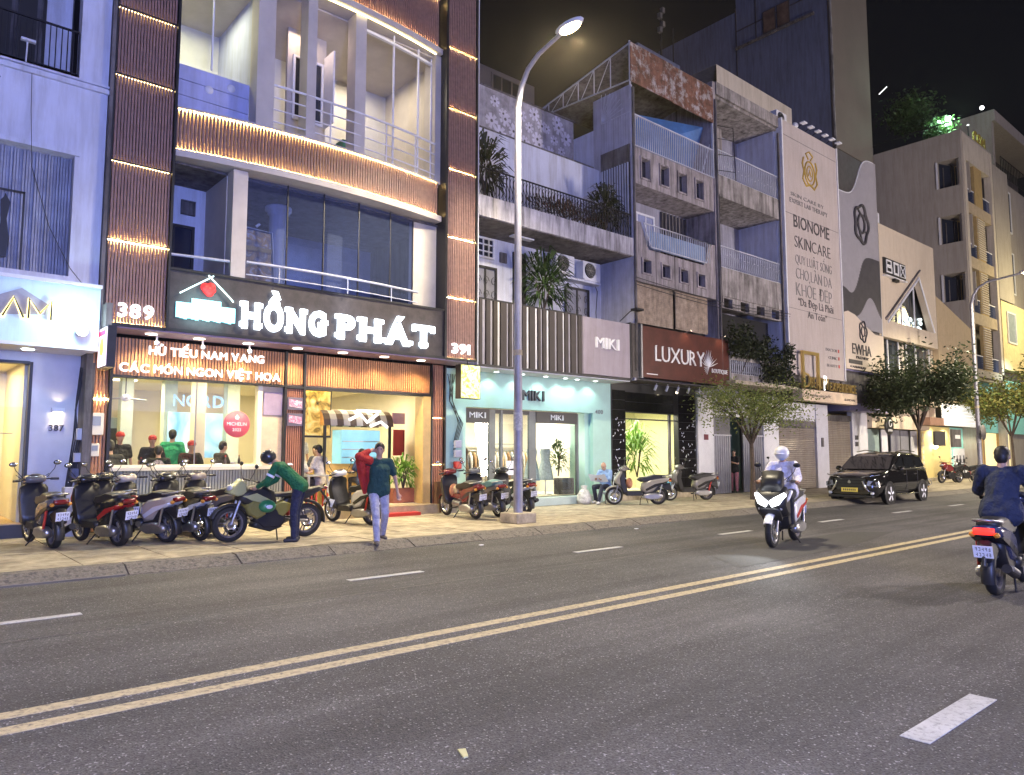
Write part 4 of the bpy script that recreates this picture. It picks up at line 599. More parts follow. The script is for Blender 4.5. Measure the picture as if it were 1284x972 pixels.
hs = T('house_number', 'small dark number 400 on the mint wall right of the glass', 'sign', (17.2, 15.8, 2.8)); text(hs, '400', 17.05, 17.4, 2.85, .13, 15.795, M['inkg'], .01, .02, 'digit')
# fins
fn = T('fin_cladding', 'dark vertical fin cladding above the mint shop', 'cladding', (13.7, 15, 3.9)); P(fn, 'backing_board', MB().box(11.72, 15.66, 15.06, 15.2, 3.9, 5.66), mat('fin_back', (.035, .03, .03), .6)); P(fn, 'base_rail', MB().box(11.72, 17.82, 14.95, 15.2, 3.87, 3.93), M['blk']); P(fn, 'top_rail', MB().box(11.72, 15.66, 15.0, 15.2, 5.66, 5.7), M['blk'])
rr = random.Random(3); x = 11.78; k = 0
while x < 15.5:
    wd = rr.choice((.09, .13, .2)); gx = rr.choice((.05, .07, .1)); lc = ('fin_dark', (.05, .042, .04)) if k % 2 == 0 else (('fin_grey', (.28, .27, .30)) if rr.random() < .8 else ('fin_white', (.6, .6, .62)))
    if k % 2: wd = rr.choice((.04, .06, .08))
    P(fn, 'fin', MB().box(x, min(x+wd, 15.62), 14.97 if k % 2 == 0 else 15.0, 15.06, 3.94, 5.65), mat(lc[0], lc[1], .6)); x += wd+.03; k += 1
mp = T('shop_sign', 'mauve-grey upper fascia panel with raised MIKI letters', 'sign', (16.7, 15, 3.9)); P(mp, 'panel', MB().box(15.68, 17.78, 14.97, 15.3, 3.95, 5.66), mat('mauve_panel', (.34, .30, .35), .6, var=.05, streak=.15)); text(mp, 'MIKI', 16.18, 17.22, 4.77, .34, 14.97, M['white_m'], .07, .03, gap=.2); P(mp, 'edge_rail', MB().box(17.79, 17.84, 14.95, 15.3, 3.93, 5.72), M['blk'])
q = MB(); q.tube([(17.35, 15.0, 5.7), (17.55, 14.75, 6.0), (17.62, 14.6, 6.05)], .015, 6); fl = T('floodlight', 'small dark floodlight on an arm above the mauve MIKI panel', 'lamp', (17.35, 15, 5.7)); P(fl, 'arm', q, M['iron']); P(fl, 'lamp_head', MB().box(17.52, 17.86, 14.45, 14.7, 6.02, 6.08), M['iron'])
# level 1
lav = M['lavw']
P(t, 'back_wall', MB().box(11.72, 18.0, 16.35, 16.5, 3.9, 11.1), lav); P(t, 'terrace', MB().box(11.72, 17.95, 15.2, 16.35, 5.4, 5.55), M['concd'])
window(t, 12.55, 13.35, 7.22, 7.82, 16.33, .05, 4, 3, M['white_m'], M['darkglass']); window(t, 12.6, 13.45, 5.55, 6.98, 16.33, .07, 2, 1, M['blk'], mat('grille_gray', (.22, .22, .26), .6)); window(t, 16.25, 17.35, 5.6, 6.9, 16.33, .07, 2, 1, M['blk'], MATS['grille_gray']); P(t, 'vent', MB().box(13.6, 13.85, 16.3, 16.35, 7.2, 7.5), M['concd']); P(t, 'dark_doorway', MB().box(14.1, 14.6, 16.3, 16.349, 5.6, 7.6), M['blk'])
q = MB()
for (a, b) in ((16.25, 17.35), (12.6, 13.45)):
    for i in range(3):
        for j in range(3):
            cx = a+(b-a)*(i+.5)/3; cz = 5.75+.4*j; q.tube([(cx+.12*cos(s_*.8)*(1-s_/12), 16.26, cz+.16*sin(s_*.8)*(1-s_/12)) for s_ in range(10)], .01, 4)
P(t, 'window_scrollwork', q, M['plas'], kind='stuff'); P(t, 'ledge', MB().box(15.9, 17.6, 16.0, 16.35, 7.05, 7.12), lav)
ac_unit('air conditioner nearest the right wall on the first floor ledge of the white house', 16.75, 16.3, 7.16); ac_unit('air conditioner half hidden by the palm-like plant on the first floor ledge', 15.55, 16.3, 7.2)
cable(t, [(17.6, 16.3, 7.2), (17.7, 16.25, 6.9), (17.68, 16.3, 6.2), (17.72, 16.3, 5.6)], .012)
# level 2
P(t, 'balcony_slab', MB().box(11.72, 17.95, 15.0, 16.35, 7.86, 7.98), M['concd']); P(t, 'balcony_fascia', MB().box(11.70, 18.08, 14.93, 15.03, 7.88, 8.45), mat('stained_white', (.55, .53, .58), .85, var=.1, streak=.75, scale=3)); P(t, 'balcony_floor', MB().box(11.72, 17.95, 15.03, 17.9, 8.3, 8.44), M['concd'])
P(t, 'light_fitting', MB().box(13.5, 14.3, 15.6, 15.8, 7.82, 7.86), M['white_m'])
rl = railing(t, 11.75, 17.95, 8.46, 9.25, 15.0, .12, .01, M['iron'], curls=True)
P(t, 'upper_wall', MB().box(11.72, 18.0, 17.9, 18, 8.4, 11.2), lav)
for x in (13.2, 14.6, 15.9, 16.9): window(t, x, x+.75, 8.5, 10.2, 17.88, .07, 1, 1, M['blk'], M['darkglass'])
P(t, 'plaque', MB().box(16.4, 17.3, 17.86, 17.9, 10.55, 11.0), M['cloth_w']); P(t, 'roof_slab', MB().box(11.72, 18.0, 16.6, 18.4, 11.12, 11.3), M['concd']); P(t, 'curtain_rod', MB().tube([(12.2, 17.2, 11.0), (15.5, 17.2, 11.0)], .03, 6), lav)
pp = P(t, 'parapet', MB().box(11.8, 17.97, 17.55, 17.7, 11.3, 13.2), mat('parapet_panel', (.40, .38, .42), .9, var=.25, scale=3, streak=.35)); fm = mat('flower_print', (.66, .64, .74), .9, var=.1, streak=.3); rr = random.Random(5)
for i in range(26):
    cx = 13.9+3.9*((i*.618) % 1); cz = 11.5+1.5*((i*.2857+.37*(i//7)) % 1); R0 = rr.uniform(.17, .27)
    for p_ in range(7): a = p_*2*pi/7; q = MB().add([(cx+R0*.25*cos(a+.8), 17.54, cz+R0*.25*sin(a+.8)), (cx+R0*cos(a+.25), 17.535, cz+R0*sin(a+.25)), (cx+R0*cos(a-.25), 17.535, cz+R0*sin(a-.25)), (cx+R0*.25*cos(a-.8), 17.54, cz+R0*.25*sin(a-.8))], [(0, 1, 2, 3)]) if p_ == 0 else q.add([(cx+R0*.25*cos(a+.8), 17.54, cz+R0*.25*sin(a+.8)), (cx+R0*cos(a+.25), 17.535, cz+R0*sin(a+.25)), (cx+R0*cos(a-.25), 17.535, cz+R0*sin(a-.25)), (cx+R0*.25*cos(a-.8), 17.54, cz+R0*.25*sin(a-.8))], [(0, 1, 2, 3)])
    f_ = P(pp, 'flower', q, fm); P(f_, 'flower_centre', MB().lathe([(0, 0), (R0*.22, 0)], (cx, 17.53, cz), 8, 'y'), M['concd'])
P(t, 'roof_rail', MB().box(11.8, 18, 17.5, 17.75, 13.2, 13.24), M['concd'])
bush('balcony_plant', 'dark long-leaved plant on the upper balcony beside the slatted pillar', 'plant', (12.35, 15.5, 8.7), (.55, .45, .85), 300, .5, .06, M['leafd'], group='balcony plants'); bush('balcony_plant', 'large palm-like plant on the first floor terrace in front of the air conditioners', 'plant', (14.75, 15.7, 5.7), (.75, .55, .95), 420, .5, .07, M['leafg'], group='balcony plants')
bush('balcony_plant', 'dark bushy plant at the right end of the upper balcony', 'plant', (17.2, 15.4, 8.6), (.6, .35, .75), 320, .4, .06, M['leafd'], group='balcony plants')
bush('balcony_plant', 'low dry reddish plants along the middle of the upper balcony railing', 'plant', (15.4, 15.3, 8.5), (1.6, .2, .32), 520, .3, .03, leafmat('leaf_dry', (.05, .02, .012), (.16, .07, .04)), group='balcony plants', up=.9)
bk = T('rooftop_house', 'dim brown rooftop storey with lattice windows above the flower parapet', 'building', (18.6, 22, 13)); P(bk, 'wall', MB().box(16.5, 20.2, 22, 26, 12, 17.0), M['towbr'])
window(bk, 17.8, 19.4, 15.2, 16.8, 21.95, .08, 3, 2, M['towbr'], M['plas'])
# wires behind pillar / meter
t2 = T('wall_cables', 'tangled black cables and old meters on the mint wall left of the MIKI glass', 'cable', (11.6, 15.8, 1)); 
for k in range(4): cable(t2, [(11.35+.08*k, 15.77, 3.7), (11.5-.1*(k % 2), 15.76, 3.0), (11.7+.05*k, 15.76, 2.4), (11.55, 15.76, 1.9-.1*k)], .01)
for z, cc in ((1.75, 'grey_wall'), (1.5, 'grey_wall'), (1.2, 'red_plastic')): P(t2, 'meter', MB().cbox(11.55, 11.75, 15.66, 15.78, z, z+.2, .02), MATS[cc])
# ================================================================== grey house over LUXURY shop
t = T('grey_shophouse', 'grey panelled shophouse with square vent holes, trapezoid balcony and rusty roof panel', 'building', (20.3, 15, Z0)); cc = mat('pinkish_concrete', (.38, .34, .35), .9, var=.2, scale=1.7, streak=.7)
hx = [18.75, 19.75, 20.75, 21.75]
P(t, 'lower_band', holed(18.05, 22.62, 7.12, 8.25, [(x-.24, x+.16, 7.45, 7.88) for x in hx], 15, 15.25), cc); P(t, 'upper_band', holed(18.05, 22.62, 10.45, 11.6, [(x-.24, x+.2, 10.62, 11.28) for x in hx], 15, 15.25), cc)
for z0, z1, h0, h1 in ((7.12, 8.25, 7.45, 7.88), (10.45, 11.6, 10.62, 11.28)):
    for x in hx:
        q = MB(); q.box(x-.3, x-.24, 14.96, 15, h0-.06, h1+.06); q.box(x+.16+(.04 if h1 > 9 else 0), x+.24, 14.96, 15, h0-.06, h1+.06); q.box(x-.24, x+.17, 14.96, 15, h0-.06, h0); q.box(x-.24, x+.17, 14.96, 15, h1, h1+.06); P(t, 'vent_surround', q, cc); P(t, 'vent_glass', MB().box(x-.24, x+.2, 15.18, 15.2, h0, h1), M['darkglass'])
for x in (19.2, 20.2, 21.25): P(t, 'panel_joint', MB().box(x-.012, x+.012, 14.992, 15, 7.12, 8.25), M['concd'])
P(t, 'balcony_front', MB().add([(18.05, 15, 8.25), (18.82, 15, 8.25), (18.45, 15, 9.1), (18.05, 15, 9.1), (18.05, 15.2, 8.25), (18.82, 15.2, 8.25), (18.45, 15.2, 9.1), (18.05, 15.2, 9.1)], [(0, 1, 2, 3), (1, 5, 6, 2), (2, 6, 7, 3), (4, 7, 6, 5)]), cc)
P(t, 'balcony_front', MB().add([(21.9, 15, 8.25), (22.62, 15, 8.25), (22.62, 15, 9.1), (22.25, 15, 9.1), (21.9, 15.2, 8.25), (22.62, 15.2, 8.25), (22.62, 15.2, 9.1), (22.25, 15.2, 9.1)], [(0, 1, 2, 3), (0, 3, 7, 4), (2, 6, 7, 3)]), cc)
q = MB(); q.tube([(18.47, 14.9, 9.05), (22.25, 14.9, 9.05), (21.92, 14.9, 8.32), (18.84, 14.9, 8.32), (18.47, 14.9, 9.05)], .022, 6); o = P(t, 'trapezoid_rail', q, M['rail'])
me = MB().box(-.009, .009, -.009, .009, 8.33, 9.04).mesh('baluster'); me.materials.append(M['rail'])
for k in range(29): x = 18.62+k*.125; P(o, 'baluster', me, None, loc=(x, 14.9, 0))
P(o, 'mesh_panel', MB().box(18.85, 21.9, 14.96, 14.97, 8.3, 8.9), mat('blue_mesh', (.22, .30, .45), .6))
P(t, 'left_fin', MB().box(17.97, 18.05, 14.95, 16.6, 3.9, 13.6), mat('fin_wall', (.5, .5, .58), .85, var=.08, streak=.3)); P(t, 'right_fin', MB().box(22.62, 22.8, 14.95, 18, 3.9, 15.3), cc); P(t, 'side_wall', MB().box(18.0, 18.05, 16.6, 22, 5, 12.6), lav)
P(t, 'recess_wall', MB().box(18.05, 22.62, 16.2, 16.3, 3.9, 13.6), concd if False else mat('lavender_recess', (.34, .34, .42), .85, var=.08, streak=.3)); P(t, 'slab', MB().box(18.05, 22.62, 15.0, 16.2, 10.36, 10.45), cc); P(t, 'slab', MB().box(18.05, 22.62, 15.02, 16.2, 8.2, 8.248), cc); P(t, 'terrace_slab', MB().box(18.05, 22.62, 15.02, 16.2, 11.5, 11.6), M['concd'])
window(t, 18.7, 20.6, 8.25, 10.0, 16.18, .07, 4, 1, M['white_m'], mat('pale_glass', (.30, .33, .5), .2)); 
for k in range(8): P(t, 'wall_fin', MB().box(21.0+k*.2, 21.07+k*.2, 16.1, 16.2, 8.3, 10.3), M['concd'])
q = MB()
rl = railing(t, 18.05, 22.6, 11.62, 12.68, 15.0, .105, .011, M['rail'], .025)
o = P(t, 'side_railing', MB().tube([(17.98, 15, 12.68), (17.98, 16.25, 12.68)], .025, 6), M['rail']); me = MB().box(-.011, .011, -.011, .011, 11.62, 12.68).mesh('baluster'); me.materials.append(M['rail'])
for k in range(11): P(o, 'baluster', me, None, loc=(17.98, 15.12+k*.105, 0))
o = P(t, 'side_louvre', MB().box(17.93, 17.965, 15.0, 16.25, 11.0, 11.6), M['concd']); me = MB().box(-.02, .02, -.02, .02, 9.2, 11.0).mesh('louvre_fin'); me.materials.append(M['rail'])
for k in range(11): P(o, 'louvre_fin', me, None, loc=(17.93, 15.08+k*.11, 0))
P(o, 'louvre_backing', MB().box(17.96, 17.968, 15.0, 16.25, 9.2, 11.0), M['plas'])
P(t, 'corner_post', MB().box(17.96, 18.0, 14.96, 15.0, 11.6, 15.1), M['rail']); P(t, 'post', MB().box(22.58, 22.66, 14.95, 15.03, 11.6, 13.7), M['rail'])
rp = P(t, 'rusty_roof_panel', MB().box(17.97, 20.2, 14.93, 14.97, 13.7, 15.05), M['rust']); P(t, 'rusty_roof_panel', MB().box(20.21, 22.62, 14.935, 14.975, 13.68, 15.03), M['rust'])
P(t, 'tin_roof', MB().add([(17.97, 14.98, 15.05), (22.6, 14.98, 15.05), (22.6, 19.2, 14.35), (17.97, 19.2, 14.35), (17.97, 14.98, 15.0), (22.6, 14.98, 15.0), (22.6, 19.2, 14.3), (17.97, 19.2, 14.3)], [(0, 1, 2, 3), (7, 6, 5, 4), (0, 3, 7, 4), (0, 4, 5, 1)]), M['concd'])
P(t, 'blue_tarp', MB().add([(18.1, 16.4, 11.6), (22.5, 16.0, 11.6), (22.5, 15.3, 13.6), (19.6, 16.3, 13.6)], [(0, 1, 2, 3)]), M['tarp'])
for a, b in (((17.97, 15, 15.0), (17.97, 19.1, 14.3)), ((17.97, 15, 13.75), (17.97, 19.1, 14.0)), ((22.3, 15.3, 11.7), (22.58, 15.1, 12.9))): P(t, 'truss_chord', MB().tube([a, b], .025, 6), M['rail'])
for k in range(5): y = 15.8+k*.75; z = 15-(y-15)*.17; P(t, 'truss_strut', MB().tube([(17.97, y, z), (17.97, y, 13.75+(y-15)*.06)], .02, 6), M['rail']); P(t, 'truss_brace', MB().tube([(17.97, y, z), (17.97, y+.6, 13.78+(y-14.4)*.06)], .014, 6), M['rail'])
for k in range(8): a = rad(88-k*11); P(t, 'anti_climb_spike', MB().tube([(17.97, 16.25, 12.7), (17.97, 16.25-1.0*cos(a), 12.7+1.0*sin(a))], .014, 4), M['rail'])
for x0, x1 in ((18.15, 20.15), (20.3, 22.15)):
    bl = T('bamboo_blind', ('left' if x0 < 19 else 'right')+' bamboo roll-down blind above the LUXURY sign', 'blind', ((x0+x1)/2, 15.1, 5.75), group='bamboo blinds'); me = MB().box(x0, x1, 15.06, 15.085, 0, .028).mesh('blind_slat'); me.materials.append(M['bamboo'])
    for k in range(42 if x0 < 19 else 40): P(bl, 'blind_slat', me, None, loc=(0, .004*(k % 2), 5.78+(0 if x0 < 19 else .06)+k*.031))
    P(bl, 'backing', MB().box(x0, x1, 15.09, 15.1, 5.8, 7.1), M['bamboo'])
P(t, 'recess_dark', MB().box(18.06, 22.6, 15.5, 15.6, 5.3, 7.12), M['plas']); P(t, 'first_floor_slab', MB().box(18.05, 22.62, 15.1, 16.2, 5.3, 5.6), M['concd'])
# LUXURY sign
sg = T('shop_sign', 'dark brown-red fascia sign reading LUXURY BOUTIQUE with a white flower', 'sign', (20.6, 14.9, 4)); P(sg, 'panel', MB().box(18.25, 23.1, 14.86, 15.0, 4.02, 5.66), M['luxred']); P(sg, 'frame', MB().box(18.18, 18.25, 14.84, 15.0, 3.98, 5.7), M['steel']); P(sg, 'frame', MB().box(23.1, 23.16, 14.84, 15, 3.98, 5.7), M['steel']); P(sg, 'side_panel', MB().box(17.85, 18.17, 14.93, 15, 3.98, 5.7), M['board'])
text(sg, 'LUXURY', 18.87, 21.55, 4.58, .50, 14.85, M['inkw'], .03, -.005, serif=.07, sth=.045, gap=.07); text(sg, 'BOUTIQUE', 22.0, 22.95, 4.42, .15, 14.85, M['inkw'], .02, .005, 'lettering', False)
q = MB(); rr = random.Random(2)
for k in range(11): a = rad(15+k*15); L_ = rr.uniform(.38, .55); q.tube([(21.85, 14.845, 4.6), (21.85+L_*.5*cos(a)-.03, 14.845, 4.6+L_*.55*sin(a)), (21.85+L_*cos(a), 14.845, 4.6+L_*1.15*sin(a)+.02)], [.006, .022, .004], 4)
for k in range(5): a = rad(185+k*14); q.tube([(21.85, 14.845, 4.6), (21.85+.3*cos(a), 14.845, 4.6+.3*sin(a))], [.006, .012], 4)
P(sg, 'flower_emblem', q, M['inkw']); P(sg, 'small_print', MB().box(18.45, 19.0, 14.85, 14.858, 4.12, 4.15), M['inkw'])
for x in (20.5, 22.5): P(sg, 'sign_lamp', MB().tube([(x, 14.86, 5.66), (x, 14.6, 5.72)], .02, 6), M['steel']); lamp(sg, 'SPOT', (x, 14.6, 5.72), 8, (1, .75, .5), .04, (0, .5, -1), spot=110)
# LUX ground
tiles_w = P(t, 'shop_surround', holed(17.82, 22.36, Z0, 3.92, [(18.5, 21.3, .3, 2.95)], 15.8, 16.0), M['plas'])
def tile_grid(par, rects, y, s, m):
    me = MB().box(.006, s-.006, -.015, 0, .006, s-.006).mesh('tile'); me.materials.append(m)
    for x0, x1, z0, z1 in rects:
        for i in range(int((x1-x0)/s+.01)):
            for j in range(int((z1-z0)/s+.01)): P(par, 'tile', me, None, loc=(x0+i*s, y, z0+j*s))
tile_grid(tiles_w, [(17.84, 18.48, .14, 3.9), (21.32, 22.36, .14, 3.9), (18.48, 21.32, 2.98, 3.9)], 15.8, .32, M['tile'])
q = MB(); rr = random.Random(9)
for k in range(70):
    x = rr.choice((rr.uniform(17.9, 18.45), rr.uniform(21.4, 22.3))); z = rr.uniform(.8, 2.8); a = rr.uniform(0, 6.28); q.add([(x, 15.78, z), (x+.07*cos(a), 15.78, z+.07*sin(a)), (x+.1*cos(a+.5), 15.78, z+.1*sin(a+.5))], [(0, 1, 2)])
P(t, 'branch_decal', q, M['plate'], kind='stuff')
P(t, 'shop_glass', MB().box(18.5, 21.3, 15.88, 15.887, .3, 2.95), M['glass']); P(t, 'shop_mullion', MB().box(20.85, 20.95, 15.85, 15.92, .3, 2.95), M['concd']); P(t, 'shop_mullion', MB().box(18.5, 21.3, 15.86, 15.9, 2.72, 2.76), M['concd']); P(t, 'threshold', MB().box(17.9, 22.3, 15.5, 16, Z0, .3), M['slab'])
P(t, 'shop_back', MB().box(17.6, 22.4, 18.6, 18.7, .2, 3.4), mat('lux_yellow', (.8, .76, .5), .8, var=.03)); P(t, 'shop_side', MB().box(22.3, 22.36, 16, 18.6, .2, 3.4), MATS['lux_yellow']); P(t, 'shop_side', MB().box(17.8, 17.86, 16, 18.6, .2, 3.4), MATS['lux_yellow']); P(t, 'shop_ceiling', MB().box(17.8, 22.3, 16, 18.6, 3.2, 3.26), MATS['lux_yellow']); P(t, 'shop_floor', MB().box(17.8, 22.3, 16, 18.6, .2, .3), M['cream'])
lamp(t, 'AREA', (19.9, 17.2, 3.15), 150, (1, .97, .78), 1.6)
bush('palm', 'tall bright green palm standing inside the LUXURY shop window', 'plant', (20.0, 16.6, .8), (.55, .4, .85), 210, .7, .07, M['leafb'], up=.6)
P(t, 'soffit', MB().box(17.8, 23.1, 15.0, 15.8, 3.93, 3.97), M['concd'])
for i, x in enumerate((19.5, 20.1, 20.7, 21.3, 21.9)):
    d = T('track_spotlight', ('first', 'second', 'third', 'fourth', 'fifth')[i]+' small white spotlight from the left under the LUXURY sign', 'lamp', (x, 15.3, 3.7), group='spotlights under the brown sign'); P(d, 'stem', MB().cyl((x, 15.3, 3.93), (x, 15.3, 3.84), .012, 6), M['white_m']); P(d, 'lamp_head', MB().cyl((x, 15.3, 3.86), (x, 15.38, 3.70), .045, 10), M['white_m'])
    if i in (2,): P(d, 'lens', MB().ell((x, 15.38, 3.69), .04), M['down']); lamp(d, 'SPOT', (x, 15.38, 3.66), 14, (1, .95, .8), .04, (0, .3, -1), spot=110)
# ================================================================== concrete house
t = T('concrete_shophouse', 'weathered concrete shophouse with vines and grey folding gates at street level', 'building', (25, 15, Z0)); co = M['conc']
P(t, 'cornice', MB().box(22.8, 27.2, 14.9, 15.3, 14.85, 15.32), co); P(t, 'roof_edge', MB().box(22.8, 27.2, 15.0, 18, 14.75, 14.85), co)
for z0, z1 in ((11.0, 11.82), (7.3, 8.36), (5.0, 5.2)): P(t, 'balcony_parapet', MB().box(22.8, 27.2, 14.95, 15.1, z0, z1), co); P(t, 'balcony_slab', MB().box(22.8, 27.2, 15.1, 16.8, z0, z0+.12), co)
P(t, 'beam', holed(22.8, 27.2, 6.85, 7.3, [(23.1+k*1.1, 23.65+k*1.1, 6.9, 7.25) for k in range(4)], 15.0, 15.15), co)
P(t, 'back_wall', MB().box(22.8, 27.2, 16.8, 16.9, 3.9, 14.8), mat('lavender_back', (.32, .32, .40), .85, var=.1, streak=.4)); P(t, 'right_wall', MB().box(27.1, 27.2, 15.1, 16.8, 5, 14.8), M['lavw'])
for z in (12.0, 8.5): window(t, 23.2, 25.1, z, z+1.7, 16.78, .07, 4, 1, M['concd'], M['darkglass'])
P(t, 'rear_room', MB().box(22.8, 25.4, 16.4, 16.8, 13.7, 14.75), co); railing(t, 22.85, 27.1, 11.84, 12.8, 15.0, .13, .01, M['rail'], curls=True); railing(t, 22.85, 27.1, 8.38, 9.18, 15.0, .13, .01, M['rail'], curls=True); railing(t, 23.25, 25.6, 4.5, 5.3, 14.98, .13, .01, M['rail'], curls=True)
q = MB()
for (a, b, z) in ((23.3, 27, 12.2), (23.3, 27.0, 8.85)):
    for k in range(17): x = a+(b-a)*k/16; q.ell((x, 14.96, z+.06*sin(k*2)), .022, 6, 4)
P(t, 'railing_knob', q, M['inkw'], kind='stuff')
lad = T('ladder', 'thin metal ladder frame hung at the left of the top concrete balcony', 'ladder', (22.9, 14.85, 11.5)); P(lad, 'frame', MB().tube([(22.75, 14.85, 13.6), (23.6, 14.75, 13.7), (23.7, 14.75, 11.7)], .016, 6), M['iron'])
for z in (11.9, 12.5, 13.1): P(lad, 'rung', MB().tube([(22.75, 14.85, z), (23.65, 14.75, z+.12)], .014, 5), M['iron'])
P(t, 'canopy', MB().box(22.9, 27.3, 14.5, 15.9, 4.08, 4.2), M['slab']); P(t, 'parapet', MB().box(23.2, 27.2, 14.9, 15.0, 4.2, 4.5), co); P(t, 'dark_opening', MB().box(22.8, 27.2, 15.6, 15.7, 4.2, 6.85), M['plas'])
P(t, 'pilaster', MB().box(22.4, 23.36, 15.75, 16.0, Z0, 3.62), M['white_m']); P(t, 'pilaster', MB().box(26.8, 27.95, 15.75, 16.0, Z0, 3.9), M['white_m']); P(t, 'lintel', MB().box(23.36, 26.8, 15.78, 16.0, 3.0, 3.12), M['white_m']); P(t, 'back', MB().box(22.4, 27.9, 17.5, 17.6, Z0, 4), mat('dim_green', (.25, .33, .33), .8)); lamp(t, 'AREA', (25.2, 16.8, 3.5), 9, (.8, 1, .95), .6)
gt = T('vent_grille', 'grey vertical-bar grille above the folding gates', 'grille', (24.7, 15.8, 3.2)); me = MB().box(0, .05, -.03, 0, 3.18, 3.72).mesh('bar'); me.materials.append(M['graywall']); P(gt, 'frame', MB().box(22.75, 26.5, 15.80, 15.83, 3.14, 3.76), M['concd'])
for k in range(40): P(gt, 'bar', me, None, loc=(22.8+k*.092, 15.8, 0))
for x0, x1, lb in ((23.38, 24.55, 'left folding metal gate leaf beside the open grey doorway'), (25.35, 26.78, 'right folding metal gate leaf beside the open grey doorway')):
    g = T('folding_gate', lb, 'gate', ((x0+x1)/2, 15.8, Z0), group='folding gate leaves'); me = MB().box(0, .055, -.035, 0, .14, 2.28).mesh('gate_strip'); me.materials.append(mat('gate_grey', (.38, .38, .42), .5, .3)); me2 = MB().box(0, .022, -.02, 0, 2.3, 2.98).mesh('gate_bar'); me2.materials.append(MATS['gate_grey'])
    for k in range(int((x1-x0)/.07)): P(g, 'gate_strip', me, None, loc=(x0+k*.07, 15.8+.02*(k % 2), 0)); P(g, 'gate_bar', me2, None, loc=(x0+.02+k*.07, 15.8, 0))
    P(g, 'gate_rail', MB().box(x0, x1, 15.765, 15.8, 2.27, 2.31), M['graywall']); P(g, 'gate_backing', MB().box(x0, x1, 15.83, 15.84, .14, 2.98), M['concd'])
P(t, 'door_plaque', MB().box(22.75, 23.0, 15.73, 15.75, 2.1, 2.3), mat('plaque_red', (.2, .05, .06), .4))
vn = T('vine', 'dark green climbing vines hanging over the concrete balcony', 'plant', (25.6, 15, 4.4)); q = MB(); rr = random.Random(8); random.seed(4)
for k in range(3200):
    x = rr.uniform(22.9, 27.25); zt = 6.6-1.0*(max(0, x-23)/4.2)**.5+.3*sin(x*4); z = rr.uniform(4.3 if x > 25 else 5.1, max(zt, 5.4)); 
    if rr.random() < .25: continue
    q.leaf((x, 14.85-rr.random()*.35, z), (rr.uniform(-1, 1), rr.uniform(-1, .3), rr.uniform(-1, .6)), .13, .08)
P(vn, 'foliage', q, M['leafd'], kind='stuff'); P(vn, 'stem', MB().tube([(24, 15, 4.4), (24.6, 14.9, 5.4), (25.8, 14.9, 5.6), (27, 14.9, 5.0)], .02, 5), M['bark'])
for x, z1 in ((22.72, 14.6), (18.03, 13.5), (27.12, 14.6)): P(t, 'drain_pipe', MB().tube([(x, 14.9, 4.2), (x, 14.9, z1)], .045, 8), M['concd'])
wc = T('street_cable', 'thin black cables strung along the first floor fronts of the grey houses', 'cable', (20, 14.8, 6))
for k in range(3): cable(wc, [(17.9+i*.95, 14.82-.03*k, 6.95+.1*k-.16*sin(pi*i/10)) for i in range(11)], .012)
cable(wc, [(22.7, 14.8, 7.0), (22.72, 14.85, 9), (22.75, 14.85, 11)], .012)
# ================================================================== BIONOME billboard house
t = T('billboard_house', 'narrow house fronted by the tall BIONOME skincare billboard, roller shutters below', 'building', (29.6, 15, Z0)); P(t, 'mass', MB().box(27.25, 32.0, 15.05, 19.5, 4.5, 15.1), M['concd'])
bb = T('billboard', 'tall pale BIONOME SKINCARE billboard with gold crest', 'billboard', (29.6, 14.8, 4.6)); P(bb, 'vinyl', MB().box(27.26, 31.92, 14.8, 14.9, 4.75, 15.22), M['bn']); P(bb, 'edge_rail', MB().box(27.18, 27.26, 14.76, 15.1, 4.75, 15.25), M['white_m']); P(bb, 'edge_rail', MB().box(31.92, 32.0, 14.76, 15.1, 4.75, 15.25), M['white_m'])
for z in (11.35, 7.43, 14.6): P(bb, 'seam', MB().box(27.27, 31.9, 14.792, 14.8, z, z+.02), M['inkg'])
for s_, a, b, z, h, m_, bo in (('BIONOME', 27.95, 31.0, 10.86, .55, M['ink'], .01), ('SKINCARE', 27.98, 31.03, 10.02, .52, M['ink'], -.018), ('QUY LUẬT SỐNG', 27.99, 31.1, 9.35, .40, M['inkg'], -.02), ('CHO LÀN DA', 28.0, 31.05, 8.72, .48, M['inkg'], -.02), ('KHỎE ĐẸP', 27.96, 31.02, 8.02, .55, M['inkg'], -.02), ('“Da Đẹp Là Phải', 28.1, 31.1, 7.62, .33, M['ink'], .0), ('An Toàn”', 28.85, 30.5, 7.18, .30, M['ink'], .0), ('SKIN CARE BY', 27.8, 30.6, 12.15, .16, M['inkg'], .0), ('EXPERT LAB THERAPY', 27.7, 30.9, 11.85, .2, M['inkg'], .01), ('DOCTOR', 30.3, 31.3, 5.95, .13, M['inkg'], 0), ('CLINIC', 30.5, 31.3, 5.62, .13, M['inkg'], 0), ('BEAUTY', 30.35, 31.3, 5.28, .13, M['inkg'], 0)):
    text(bb, s_, a, b, z, h, 14.798, m_, .012, bo, 'letter' if h > .3 else 'lettering', h > .3, gap=.15)
for z in (5.95, 5.62, 5.28): P(bb, 'red_mark', MB().box(31.4, 31.5, 14.79, 14.8, z, z+.14), M['redp'])
q = MB(); cx, cz = 29.45, 13.45; gm = mat('gold_print', (.50, .34, .07), .4, .3, var=0)
q.tube([(cx+.42*cos(a), 14.79, cz+.52*sin(a)) for a in [i*pi/12 for i in range(25)]], .04, 5); q.tube([(cx+.25*cos(a), 14.79, cz+.32*sin(a)) for a in [i*pi/12 for i in range(25)]], .03, 5)
